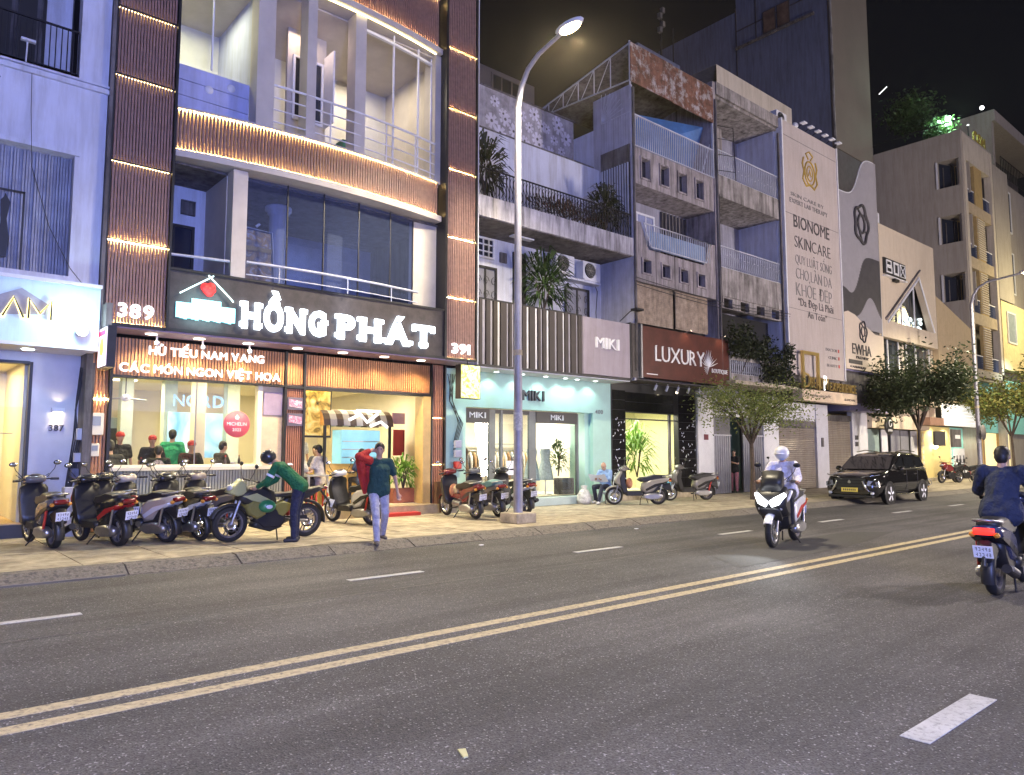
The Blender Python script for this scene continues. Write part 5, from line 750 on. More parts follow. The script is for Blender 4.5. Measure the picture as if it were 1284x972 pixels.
for sx in (-1, 1):
    q.tube([(cx+sx*.5, 14.79, cz+.6), (cx+sx*.62, 14.79, cz+.3), (cx+sx*.5, 14.79, cz), (cx+sx*.62, 14.79, cz-.35), (cx+sx*.35, 14.79, cz-.62), (cx, 14.79, cz-.5)], .045, 5); q.tube([(cx+sx*.1, 14.79, cz+.6), (cx+sx*.3, 14.79, cz+.8), (cx, 14.79, cz+.95)], .04, 5)
q.tube([(cx-.12, 14.79, cz-.12), (cx, 14.79, cz+.15), (cx+.12, 14.79, cz-.12)], .03, 5); P(bb, 'crest', q, gm)
lm = T('billboard_lamps', 'row of small floodlights along the top edge of the BIONOME billboard', 'lamp', (29, 14.6, 15.3))
for k in range(6): x = 28.6+k*.62; P(lm, 'arm', MB().tube([(x, 15, 15.15), (x, 14.6, 15.35)], .015, 5), M['iron']); P(lm, 'lamp_head', MB().box(x-.14, x+.14, 14.45, 14.65, 15.33, 15.38), M['plate'])
ac_unit('air conditioner on the roof at the top left corner of the BIONOME billboard', 27.4, 15.4, 15.2); P(t, 'antenna', MB().ell((29.1, 15.2, 15.6), .15), M['plate'])
ds = T('shop_sign', 'gold letters DR. BLVD EXPERIENCE on a beige ledge with a tall gold rectangle frame', 'sign', (30.2, 14.6, 3.7)); P(ds, 'ledge', MB().box(27.8, 32.6, 14.6, 15.0, 3.72, 4.18), mat('beige_ledge', (.66, .52, .38), .6)); text(ds, 'D', 27.95, 28.45, 4.25, .62, 14.62, M['gold'], .06, .0, serif=.07, sth=.06); text(ds, 'BEAUTY', 28.5, 30.0, 4.25, .45, 14.62, M['gold'], .06, -.005, serif=.06, sth=.06); text(ds, 'P', 29.6, 29.85, 4.22, .62, 14.60, M['lett2'], .03, .02); text(ds, 'EXPERIENCE', 30.1, 32.5, 4.22, .36, 14.62, M['gold'], .06, .02, serif=.05, sth=.06)
q = MB(); q.box(27.85, 27.97, 14.55, 14.65, 4.2, 5.72); q.box(29.1, 29.22, 14.55, 14.65, 4.2, 5.72); q.box(27.97, 29.1, 14.55, 14.65, 5.6, 5.72); P(ds, 'gold_frame', q, M['gold']); text(ds, 'CT C. NHÂN HÀN QUỐC', 27.95, 30.2, 3.9, .1, 14.598, M['ink'], .006, .01, 'lettering', False); text(ds, 'SKINCARE', 31.4, 32.4, 3.86, .1, 14.598, M['ink'], .006, .01, 'lettering', False)
shm = mat('shutter_steel', (.42, .37, .33), .45, .4, var=.08, streak=.15)
def shutter(x0, x1, z1, y, lb):
    g = T('roller_shutter', lb, 'shutter', ((x0+x1)/2, y, Z0), group='roller shutters'); me = MB().prism([(y, .004), (y-.02, .03), (y-.02, .05), (y, .076)], x0, x1, 'x').mesh('shutter_slat'); me.materials.append(shm)
    for k in range(int((z1-Z0)/.08)): P(g, 'shutter_slat', me, None, loc=(0, 0, Z0+k*.08))
    P(g, 'housing', MB().box(x0-.03, x1+.03, y-.06, y+.2, z1, z1+.25), M['concd']); P(g, 'backing', MB().box(x0, x1, y+.002, y+.01, Z0, z1), M['concd'])
shutter(27.98, 31.1, 2.75, 15.85, 'left closed roller shutter, behind the white-shirted rider'); shutter(32.2, 34.5, 3.1, 15.85, 'right closed roller shutter, taller and beside the round black sign')
P(t, 'ground_pier', MB().box(31.12, 32.18, 15.75, 16, Z0, 3.75), M['graywall']); P(t, 'ground_header', MB().box(27.95, 32.18, 15.8, 16, 3.0, 3.75), M['graywall']); P(t, 'intercom', MB().box(31.5, 31.65, 15.7, 15.75, 1.9, 2.3), M['concd'])
# ================================================================== EWHA clinic
t = T('clinic_building', 'clinic building with wave-patterned ribbed screen and EWHA panel', 'building', (34, 15, Z0)); P(t, 'mass', MB().box(32.05, 36.15, 15.0, 19.6, 3.9, 12.8), M['concd'])
wm = mat('white_rib', (.44, .42, .44), .6, var=.05); dk = mat('dark_rib', (.10, .095, .10), .5, var=.1)
def wave(x): return 13.4+2.2/(1+math.exp(-(x-34.15)*3.2))
sc_ = P(t, 'rib_screen_white', MB().box(32.1, 36.1, 14.86, 14.9, 7.6, 13.35), mat('rib_back', (.30, .29, .31), .7))
for k in range(44):
    x = 32.14+k*.09; d = (x-32.1)/4; top = wave(x); b1 = 9.05+1.75/(1+math.exp(-(x-33.9)*4))-(.25*math.exp(-((x-33)/.5)**2)); b2 = 7.75+(1.1*math.exp(-((x-34.9)/.9)**2) if x > 33.4 else 0)
    P(sc_, 'rib', MB().box(x, x+.055, 14.82, 14.86, b1, top), wm); P(sc_, 'rib', MB().box(x, x+.055, 14.82, 14.86, b2, b1), dk)
    if b2 > 7.8: P(sc_, 'rib', MB().box(x, x+.055, 14.82, 14.86, 7.3, b2), wm)
P(t, 'dark_top', MB().add([(32.1, 14.88, 13.3)]+[(32.1+i*.2, 14.88, wave(32.1+i*.2)+.02) for i in range(21)]+[(36.1, 14.88, 13.3)], [tuple(range(22, -1, -1))]), wm)
P(t, 'edge_trim', MB().tube([(32.1+i*.2, 14.86, wave(32.1+i*.2)+.03) for i in range(21)]+[(36.12, 14.86, 5.4)], .035, 5), M['white_m'])
sg = T('clinic_sign', 'pale lower clinic panel with black knot logo and EWHA letters', 'sign', (34, 14.85, 5.3)); P(sg, 'panel', MB().add([(32.12, 14.8, 5.35), (36.1, 14.8, 5.35), (36.1, 14.8, 7.15), (35.2, 14.8, 7.15), (34.2, 14.8, 7.45), (33.2, 14.8, 7.85), (32.5, 14.8, 7.95), (32.12, 14.8, 7.85), (32.12, 14.88, 5.35), (36.1, 14.88, 5.35)], [(0, 1, 2, 3, 4, 5, 6, 7), (0, 8, 9, 1)]), mat('beige_vinyl', (.66, .56, .46), .6, var=.03))
def knot(par, cx, cz, R, nm='knot_logo'):
    q = MB()
    q.tube([(cx+R*.72*(1+.10*cos(5*a))*cos(a), 14.78, cz+R*.92*(1+.10*cos(5*a))*sin(a)) for a in [k*pi/20 for k in range(41)]], R*.07, 5); q.tube([(cx+R*.36*cos(a), 14.78, cz+R*.46*sin(a)) for a in [k*pi/10 for k in range(21)]], R*.06, 5)
    for i in range(5): a = pi/2+i*2*pi/5; q.tube([(cx+R*.36*cos(a), 14.78, cz+R*.46*sin(a)), (cx+R*.62*cos(a+.55), 14.78, cz+R*.8*sin(a+.55))], R*.05, 5)
    P(par, nm, q, M['ink'])
knot(t, 34.2, 12.25, .95); knot(sg, 33.9, 7.15, .5); text(sg, 'EWHA', 32.75, 34.65, 6.05, .5, 14.79, M['ink'], .02, .0, 'lettering', False, gap=.08); text(sg, 'PREMIER', 33.1, 34.3, 5.86, .12, 14.79, M['ink'], .02, .01, 'lettering', False); P(sg, 'black_bar', MB().box(32.4, 33.7, 14.78, 14.8, 5.6, 5.78), M['ink']); text(sg, 'CANARIUM', 32.5, 34.0, 5.42, .1, 14.79, M['ink'], .02, .01, 'lettering', False)
pw = mat('purple_wall', (.30, .28, .46), .7, var=.06); P(t, 'purple_box', MB().box(33.2, 37.2, 15.2, 17, 3.55, 5.33), pw); P(t, 'soffit', MB().box(32.1, 36.1, 14.9, 15.8, 5.28, 5.34), pw); P(t, 'ground_pier', MB().box(34.6, 36.2, 15.78, 16, Z0, 3.9), M['graywall']); P(t, 'black_ledge', MB().box(36.2, 38.6, 15.55, 15.7, 3.4, 3.52), M['blk'])
for z in (2.25, 1.95): P(t, 'dark_plaque', MB().box(34.85, 35.1, 15.74, 15.78, z, z+.2), M['towb'] if False else M['ink'])
rs = T('round_sign', 'round black hanging sign with pale knot logo and EWHA beside the right shutter', 'sign', (37, 15.2, 2.6)); P(rs, 'disc', MB().lathe([(0, -.05), (.42, -.05), (.45, 0), (.42, .05), (0, .05)], (37.0, 15.1, 2.95), 28, 'y'), M['blk']); q = MB(); q.tube([(37+.16*cos(a*.63), 15.035, 3.05+.16*sin(a*.63)) for a in range(11)], .022, 5); P(rs, 'logo', q, M['inkw']); text(rs, 'EWHA', 36.75, 37.25, 2.66, .14, 15.045, M['inkw'], .01, .0, 'lettering', False)
P(rs, 'bracket', MB().tube([(37, 15.15, 2.95), (37, 15.8, 2.95)], .03, 6), M['blk'])
# ================================================================== BOX cafe
t = T('cafe_building', 'warm-white gabled cafe building with BOX sign and triangular window', 'building', (40, 15, Z0)); ww = mat('cafe_wall', (.62, .53, .42), .85, var=.04, streak=.08)
tri = [(37.15, 8.1), (43.0, 8.1), (41.25, 10.9)]
q = MB(); q.prism([(36.2, 8.1), (37.15, 8.1), (41.25, 10.9), (43.0, 8.1), (43.5, 8.1), (43.5, 12.85), (36.2, 12.85)][::-1], 15.0, 15.3); P(t, 'front_wall', q, ww); P(t, 'mass', MB().box(36.2, 43.5, 15.9, 21, 3.6, 12.84), ww)
P(t, 'side_wall', MB().box(43.38, 43.5, 15.3, 15.9, 3.5, 12.84), ww); P(t, 'spandrel', MB().box(36.2, 43.5, 15.0, 15.3, 7.25, 8.1), ww); P(t, 'lower_wall', MB().box(36.2, 43.5, 15.0, 15.3, 4.1, 5.0), ww); P(t, 'ground_fascia', MB().box(36.2, 43.3, 15.55, 15.9, 2.85, 3.9), ww)
P(t, 'gable_glass', MB().box(36.5, 43.2, 15.5, 15.52, 5.0, 11.0), mat('cafe_glass', (.05, .06, .07), .1, var=.4, scale=1.2, spec=.9)); P(t, 'gable_trim', MB().tube([(36.9, 14.97, 8.12), (41.4, 14.97, 11.25)], .07, 4), M['concd']); P(t, 'gable_trim', MB().tube([(37.15, 14.99, 8.0), (41.25, 14.99, 10.8)], .08, 4), M['white_m']); P(t, 'gable_trim', MB().tube([(41.25, 14.99, 10.9), (43.1, 14.99, 8.1)], .05, 4), M['white_m'])
for x, z1 in ((38.3, 8.9), (39.8, 9.9), (41.5, 10.6)): P(t, 'mullion', MB().box(x-.04, x+.04, 15.35, 15.4, 8.1, z1), M['white_m'])
for x in (36.5, 37.9, 39.2, 40.2, 41.4, 43.2): P(t, 'mullion', MB().box(x-.04, x+.04, 15.35, 15.4, 5.0, 7.25), M['white_m'])
for x, m_ in ((36.9, 'leaf_green'), (39.5, None)): pass
P(t, 'reflection_panel', MB().box(39.4, 40.0, 15.42, 15.45, 5.2, 7.2), M['warmw']); rr = random.Random(4)
for k in range(12): x = rr.uniform(40.5, 42.7); z = rr.uniform(8.2, 8.95); P(t, 'interior_lamp', MB().ell((x, 15.46, z), (rr.uniform(.08, .28), .03, rr.uniform(.04, .14)), 8, 6), glow('cafe_lamp', (.85, 1, 1), 1.1))
bx = T('shop_sign', 'black and white BOX block-letter sign on the gabled cafe', 'sign', (38, 15, 10.4)); P(bx, 'panel', MB().box(36.85, 39.45, 14.93, 15.0, 10.4, 11.2), M['blk'])
def fr(x0, x1, z0, z1, w_=.07): return MB().box(x0, x1, 14.90, 14.93, z0, z0+w_).box(x0, x1, 14.90, 14.93, z1-w_, z1).box(x0, x0+w_, 14.90, 14.93, z0+w_, z1-w_).box(x1-w_, x1, 14.90, 14.93, z0+w_, z1-w_)
q = fr(37.1, 37.75, 10.48, 10.8); q2 = fr(37.1, 37.7, 10.82, 11.12); P(bx, 'letter', q, M['inkw']); P(bx, 'letter', q2, M['inkw']); P(bx, 'letter', fr(37.95, 38.55, 10.48, 11.12, .11), M['inkw']); q = fr(38.7, 39.35, 10.48, 11.12, .03); q.tube([(38.72, 14.91, 10.5), (39.33, 14.91, 11.1)], .025, 4); q.tube([(38.72, 14.91, 11.1), (39.33, 14.91, 10.5)], .025, 4); P(bx, 'letter', q, M['inkw']); P(bx, 'shelf', MB().box(36.8, 39.3, 14.8, 15, 10.25, 10.3), M['white_m']); P(bx, 'lamp', MB().box(37.8, 38.3, 14.8, 14.95, 10.1, 10.25), M['blk'])
for x0, x1, m_ in ((36.3, 37.6, 'dim_green'), (37.9, 38.6, 'grey_wall'), (39.0, 41.2, 'grille_gray'), (41.5, 43.2, 'grey_wall')): P(t, 'door_panel', MB().box(x0, x1, 15.85, 15.9, Z0, 2.8), MATS[m_])
P(t, 'door_joint', MB().box(40.1, 40.13, 15.83, 15.85, Z0, 2.8), M['blk']); ac_unit('air conditioner on the cafe roof beside the wave screen', 36.6, 15.6, 13.0); P(t, 'parapet_pipe', MB().tube([(36.6, 15.2, 12.95), (39, 15.2, 12.95)], .05, 6), M['iron'])
# warm annex + white ribbed awning + pastel shops
t = T('annex_building', 'plain warm beige annex between the cafe and the yellow-fronted tall building', 'building', (46, 15, Z0)); P(t, 'wall', MB().add([(43.55, 15, 4.3), (48.95, 15, 4.3), (48.95, 15, 8.9), (43.55, 15, 10.2), (43.55, 20, 4.3), (48.95, 20, 4.3), (48.95, 20, 8.9), (43.55, 20, 10.2)], [(0, 1, 2, 3), (0, 3, 7, 4), (3, 2, 6, 7)]), mat('annex_wall', (.50, .39, .25), .85, var=.06, streak=.12)); P(t, 'brick_ledge', MB().box(41.6, 43.6, 14.9, 15.6, 3.1, 3.5), mat('ledge_brown', (.3, .17, .12), .8))
aw = T('shop_sign', 'white ribbed illuminated fascia above the yellow and mint shop', 'sign', (46, 14.9, 3.1))
for k in range(6): P(aw, 'rib', MB().box(43.5, 48.95, 14.8-.02*(k % 2), 15.0, 3.12+k*.2, 3.3+k*.2), mat('rib_white', (.8, .8, .78), .5, emit=.35, ecol=(1, .97, .9)))
t = T('pastel_shop', 'lit yellow and mint pastel shopfront with a scalloped edge and toilet-style door', 'shop', (46, 15.8, Z0)); P(t, 'yellow_wall', MB().box(42.3, 46.9, 15.8, 15.9, Z0, 3.1), mat('lit_yellow_wall', (.8, .65, .28), .7, var=.03)); P(t, 'mint_wall', MB().box(46.9, 50.2, 15.8, 15.9, Z0, 3.1), M['teal']); P(t, 'door', MB().box(47.3, 49.2, 15.75, 15.8, .3, 1.9), M['white_m']); P(t, 'door_frame', MB().box(49.2, 49.35, 15.72, 15.8, .3, 1.95), M['ply'])
for k in range(9): P(t, 'scallop', MB().lathe([(0, 0), (.14, 0)], (46.9, 15.78, .5+k*.3), 10, 'y'), M['cream']); P(t, 'scallop', MB().lathe([(0, 0), (.12, 0)], (42.9, 15.78, .5+k*.3), 10, 'y'), M['cream'])
for x in (47.7, 48.2, 48.8): P(t, 'silhouette', MB().box(x-.05, x+.05, 15.73, 15.75, 1.0, 1.5).box(x-.15, x+.15, 15.73, 15.75, 1.1, 1.3), M['ink'])
P(t, 'shop_step', MB().box(42.3, 50.2, 15.5, 15.8, Z0, .3), M['slab']); 
for x in (44, 46, 48): lamp(t, 'SPOT', (x, 15.2, 3.05), 70, (1, .9, .65), .1, (0, .3, -1), spot=140)
P(t, 'wall_lamp', MB().ell((44.1, 15.6, 2.0), .14), M['down'])
bs_ = T('blade_sign', 'small black blade sign left of the grey shop board', 'sign', (42.5, 14.5, 2.4)); P(bs_, 'panel', MB().box(41.0, 42.4, 14.5, 14.6, 2.0, 2.75), M['ink']); bs_ = T('blade_sign', 'small grey hanging board right of the black one', 'sign', (44.5, 14.5, 2.4)); P(bs_, 'panel', MB().box(43.4, 44.7, 14.5, 14.6, 1.95, 2.9), M['concd']); P(bs_, 'white_label', MB().box(43.8, 44.5, 14.48, 14.5, 2.4, 2.6), M['inkw'])
# ================================================================== tall pale building with yellow balconies
t = T('tall_building', 'tall pale rendered building with a narrow ochre balcony front and skewed side windows', 'building', (51.7, 15, Z0)); h8 = M['h8']
hs_ = [(15.22, 16.4, 17.9, 19.6), (15.22, 16.4, 14.4, 16.1), (15.22, 16.4, 10.8, 12.5)]
q = MB(); ys = [15.05, 15.22, 16.4, 26]; zs = sorted({Z0, 21.2, *[a for h in hs_ for a in h[2:]]})
for i in range(3):
    for j in range(len(zs)-1):
        cy = (ys[i]+ys[i+1])/2; cz = (zs[j]+zs[j+1])/2
        if not any(h[0] < cy < h[1] and h[2] < cz < h[3] for h in hs_): q.box(49.0, 49.2, ys[i], ys[i+1], zs[j], zs[j+1])
P(t, 'side_wall', q, h8); P(t, 'roof', MB().box(49.0, 54.5, 15.05, 26, 21.2, 21.3), h8)
for y0, y1, z0, z1 in hs_:
    P(t, 'niche_soffit', MB().add([(49.2, y0, z1), (49.2, y1, z1), (50.2, y1, z1-.1), (50.2, y0, z1-.1)], [(0, 1, 2, 3)]), h8); P(t, 'niche_glass', MB().add([(49.25, y1, z0), (49.9, y0, z0), (49.9, y0, z1-.5), (49.25, y1, z1)], [(0, 1, 2, 3)]), M['darkglass']); P(t, 'window_edge', MB().box(48.93, 49.0, y1, y1+.09, z0, z1), M['white_m'])
    for k in range(3): f_ = k/3+.17; P(t, 'niche_bar', MB().tube([(49.22+.6*f_, y1-(y1-y0)*f_, z0), (49.22+.6*f_, y1-(y1-y0)*f_, z1-.3)], .03, 4), M['concd'])
    P(t, 'niche_wall', MB().box(50.3, 50.4, 15.05, 16.5, z0-.2, z1+.2), h8)
P(t, 'front_column', MB().box(49.2, 49.6, 15.0, 15.4, Z0, 21.2), M['warmw']); P(t, 'front_column', MB().box(54.1, 54.5, 15.0, 15.4, Z0, 21.2), M['warmw']); P(t, 'front_back', MB().box(49.6, 54.1, 15.9, 16.0, Z0, 21.2), M['concd']); P(t, 'front_top', MB().box(49.6, 54.1, 15.05, 15.9, 19.6, 21.2), M['warmw'])
for k in range(4):
    z = 6.0+k*3.45; P(t, 'balcony_slab', MB().box(49.6, 54.1, 15.1, 15.9, z, z+.7), mat('balc_beige', (.45, .36, .25), .8)); P(t, 'ochre_panel', MB().box(51.3, 52.7, 15.12, 15.3, z+.7, z+3.45), M['ochre']); 
    for x0, x1 in ((49.65, 51.2), (52.8, 54.05)): window(t, x0, x1, z+.75, z+3.0, 15.7, .06, 1, 1, M['ochre'], M['darkglass']); P(t, 'balcony_rail', MB().box(x0, x1, 15.15, 15.2, z+1.5, z+1.56), M['white_m']); P(t, 'glass_front', MB().box(x0, x1, 15.16, 15.18, z+.7, z+1.5), M['dglass'])
    me = MB().box(51.35, 52.65, 15.05, 15.12, 0, .07).mesh('louvre'); me.materials.append(M['warmw'])
    if k < 3:
        for j in range(18): P(t, 'louvre', me, None, loc=(0, 0, z+.8+j*.145))
P(t, 'lower_front', MB().box(49.2, 54.5, 15.0, 15.05, 6.2, 6.6), M['warmw'])
rf = T('roof_garden', 'dark rooftop garden with green-white lights and railing on the tall pale building', 'garden', (51, 18, 21.3)); q = MB(); rr = random.Random(6); random.seed(6)
for k in range(2600):
    cx, cy, cz, r = ((52, 19, 24.6, 1.6), (55, 20, 26, 2.4), (51.4, 16.9, 22.7, 1.1), (58, 21, 27, 1.8))[k % 4]; a = rr.uniform(0, 6.28); e = rr.uniform(-1.3, 1.5); kk = r*rr.random()**.5; q.leaf((cx+kk*cos(a)*cos(e), cy+kk*sin(a)*cos(e), cz+kk*sin(e)*.7), (rr.uniform(-1, 1), rr.uniform(-1, 1), rr.uniform(-1, .3)), .3, .14)
P(rf, 'foliage', q, M['leafg'], kind='stuff'); P(rf, 'railing', MB().tube([(49.1, 15.1, 22.0), (49.1, 26, 22.0)], .04, 5), M['iron']); P(rf, 'equipment', MB().cbox(49.5, 51, 21, 23, 21.3, 22.6, .05), M['concd']); P(rf, 'roof_tank', MB().cyl((49.5, 24.5, 21.3), (49.5, 24.5, 23), .8, 14), M['h8'])
P(rf, 'green_lamp', MB().ell((51.2, 16.9, 23.1), (.1, .1, .1), 10, 6), glow('garden_lamp', (.6, 1, .85), 5)); lamp(rf, 'POINT', (51.1, 16.3, 22.9), 420, (.6, 1, .85), .2); P(rf, 'strip_lamp', MB().tube([(48.6, 19.5, 25.1), (49.6, 19.4, 25.9)], .03, 5), M['lett2']); P(rf, 'lamp', MB().ell((58.5, 16.5, 26.2), .13, 10, 8), glow('roof_lamp', (1, 1, 1), 12)); P(rf, 'lamp', MB().ell((53.7, 16.0, 23.3), .07, 8, 6), M['lett2']); P(rf, 'post', MB().tube([(53.7, 16.0, 21.3), (53.7, 16.0, 23.3)], .05, 6), M['concd'])
text(rf, 'COM', 52.0, 54.2, 21.45, .8, 15.3, mat('dim_gold_letters', (.35, .25, .05), .6), .1, .03)
# right-most building
t = T('corner_building', 'pale building at the right edge with a projecting roof slab and lit ground floors', 'building', (60, 15, Z0)); P(t, 'wall', MB().box(54.6, 57.6, 15.0, 22, 11.6, 20.6), h8); P(t, 'wall', MB().box(57.6, 75, 15.6, 22, 0, 20.6), h8); P(t, 'roof_slab', MB().box(57.9, 72, 15.6, 20, 24.8, 25.6), h8); P(t, 'roof_wall', MB().box(57.9, 58.3, 15.8, 20, 20.6, 24.8), h8); P(t, 'roof_back', MB().box(58.3, 72, 18, 18.2, 20.6, 24.8), M['concd']); railing(t, 57.5, 66, 20.7, 22.0, 15.3, .35, .02, M['iron'])
P(t, 'lit_wall', MB().box(54.7, 75, 15.0, 15.5, 7.0, 11.5), mat('lit_yellow_render', (.75, .62, .33), .8)); P(t, 'teal_wall', MB().box(50.2, 62, 15.4, 15.5, 2.9, 6.4), M['teal']); P(t, 'shop_glazing', MB().box(50.3, 75, 15.8, 15.9, .3, 2.9), mat('lit_shop', (.7, .6, .3), .7, emit=.7, ecol=(1, .8, .4))); window(t, 55.6, 57.4, 8.8, 10.9, 14.98, .1, 1, 1, M['white_m'], mat('pale_glass2', (.3, .35, .4), .2)); window(t, 57.4, 60, 17.0, 20.0, 15.55, .1, 2, 1, M['white_m'], M['darkglass']); window(t, 57.4, 60, 12.6, 15.6, 15.55, .1, 2, 1, M['white_m'], M['darkglass'])
for x in (52, 55, 58, 61): P(t, 'shop_post', MB().box(x, x+.25, 15.65, 15.8, .3, 2.9), M['ply'])
for x in (53.5, 54.4): P(t, 'dark_label', MB().box(x, x+.6, 15.36, 15.4, 3.9, 4.3), M['ink'])
lamp(t, 'AREA', (57, 9.5, 11.5), 420, (1, .85, .45), 1.5, (0, 1, -.3)); lamp(t, 'SPOT', (55, 13.2, 7.5), 200, (.8, 1, .95), .3, (0, .7, -1), spot=130)
t = T('distant_shophouse', 'far dim shophouse row continuing past the right edge', 'building', (95, 16, 0)); P(t, 'wall', MB().box(75, 130, 15.5, 24, 0, 17), h8); P(t, 'shopfront', MB().box(75, 130, 15.3, 15.5, .3, 3.2), MATS['lit_shop'])
# ================================================================== tower
t = T('tower_block', 'tall tower with blue side wall and brown front rising behind the billboard', 'building', (45, 20, Z0)); P(t, 'blue_side', MB().box(43.0, 43.3, 20.1, 32, 0, 29.0), M['towb']); P(t, 'blue_upper', MB().box(43.0, 43.3, 20.1, 26.4, 29.0, 44), M['towb']); P(t, 'parapet', MB().box(43.0, 43.3, 26.4, 33, 29.0, 31.75), M['towb']); P(t, 'roof', MB().box(43.3, 48.2, 26.5, 32, 31.0, 31.3), M['concd'])
P(t, 'brown_front', MB().box(43.0, 48.2, 19.9, 20.1, 20.1, 44), M['towbr']); P(t, 'lower_front', MB().box(43.0, 48.2, 19.95, 20.1, 0, 20.1), mat('dark_front', (.13, .115, .11), .9)); P(t, 'corner_trim', MB().box(42.93, 43.05, 19.84, 19.95, 16, 44), M['conc']); P(t, 'end_wall', MB().box(48.1, 48.2, 20.1, 26, 0, 44), M['towbr'])  # lower front darkened by colour for the shade lying on it
P(t, 'side_ledge', MB().box(42.85, 43, 20.9, 26.45, 29.0, 29.15), M['concd']); P(t, 'panel_line', MB().box(42.97, 43, 20.9, 26.45, 30.3, 30.36), M['ink']); P(t, 'panel_line', MB().box(42.97, 43, 26.38, 26.45, 25, 32), M['ink']); P(t, 'panel_line', MB().box(42.97, 43, 24.9, 24.96, 29, 32), M['ink'])
for y0, y1 in ((22.52, 23.4), (23.5, 24.4)): f_ = P(t, 'window', MB().box(42.94, 43, y0, y1, 29.2, 30.75), M['ink']); P(f_, 'pane', MB().box(42.93, 42.94, y0+.06, y1-.06, 29.26, 30.7), mat('brown_pane', (.17, .11, .09), .4, var=.3, scale=2))
t = T('rear_block', 'low blue-grey rooftop structure behind the rusty panel', 'building', (36, 24, 0)); P(t, 'wall', MB().box(29.5, 33.2, 24, 26, 14, 23.4), M['towb']); P(t, 'beige_parapet', MB().add([(27.6, 18, 17.6), (34.2, 18, 17.6), (34.2, 18, 19.0), (27.6, 18, 19.0), (27.6, 22, 19.0), (34.2, 22, 19)], [(0, 1, 2, 3), (3, 2, 5, 4)]), M['warmw'])
an = T('rooftop_antenna', 'thin dark antenna mast on the roof behind the rusty panel', 'antenna', (31.5, 24, 23.4)); P(an, 'mast', MB().tube([(31.5, 24, 23.4), (31.5, 24, 26)], .06, 6), M['iron']); P(an, 'mast', MB().tube([(32.6, 24, 23.4), (32.6, 24, 25.4)], .04, 6), M['iron'])
for k in range(4): P(an, 'antenna_panel', MB().box(31.2+.25*(k % 2), 31.4+.25*(k % 2), 23.8, 24, 24.6+.4*k, 24.9+.4*k), M['concd'])
# ================================================================== street lamps
def streetlamp(x, y, label, h=10.6, reach=1.45, power=3200, col=(1, .86, .6), base_=True):
    t = T('street_lamp', label, 'street lamp', (x, y, Z0), group='street lamps')
    q = MB(); q.tube([(x, y, Z0), (x, y, 5), (x, y, h-1.2)], [.105, .085, .07], 14); P(t, 'pole', q, M['pole'])
    q = MB(); q.tube([(x, y, h-1.2), (x, y-.12, h-.75), (x, y-.35, h-.42), (x, y-.7, h-.22), (x, y-reach, h-.05)], [.07, .062, .055, .05, .045], 12); P(t, 'arm', q, M['pole'])
    q = MB(); q.m = MX.Translation((x, y-reach-.2, h)); q.ell((0, 0, 0), (.15, .4, .09), 14, 8); P(t, 'lamp_housing', q, M['graywall']); P(t, 'lamp_lens', MB().ell((x, y-reach-.22, h-.05), (.13, .30, .09), 14, 8), glow('street_lens', (1, .78, .4), 16))
    if base_: P(t, 'base', MB().cbox(x-.28, x+.28, y-.28, y+.28, Z0, Z0+.22, .02), M['slab']); P(t, 'sticker', MB().cyl((x, y, 2.1), (x, y, 2.5), .1015, 14), mat('old_sticker', (.42, .42, .46), .7, var=.3, scale=20)); P(t, 'band', MB().cyl((x, y, 3.75), (x, y, 3.87), .098, 14), M['slab'])
    lamp(t, 'SPOT', (x, y-reach-.25, h-.2), power, col, .15, (0, 0, -1), spot=146, blend=.5)
streetlamp(10.6, 12.1, 'tall curved street lamp glowing warm white on the kerb in front of the mint shop')
streetlamp(39.6, 12.1, 'distant street lamp behind the navy-clad rider', 9.95, 2.2, 3600, (1, .88, .6))
rs = T('road_sign', 'round traffic sign seen from the back on the distant lamp pole', 'sign', (39.6, 11.9, 2.8)); P(rs, 'disc', MB().lathe([(0, 0), (.36, 0), (.36, .02)], (39.6, 11.88, 2.6), 24, 'y'), M['concd']); P(rs, 'clamp', MB().box(39.5, 39.7, 11.9, 12.0, 2.5, 2.7), M['iron'])
for x in (-4, 20, 45): streetlamp(x, -3.2, {-4: 'street lamp on the near pavement behind the camera, leftmost', 20: 'street lamp on the near pavement, right of the camera', 45: 'farthest street lamp on the near pavement'}[x], 9.5, -1.6, 3800, (1, .88, .86))  # lamps out of view, added as fill for the facades
M['leafd2'] = leafmat('leaf_street_dark', (.018, .035, .012), (.06, .085, .03))
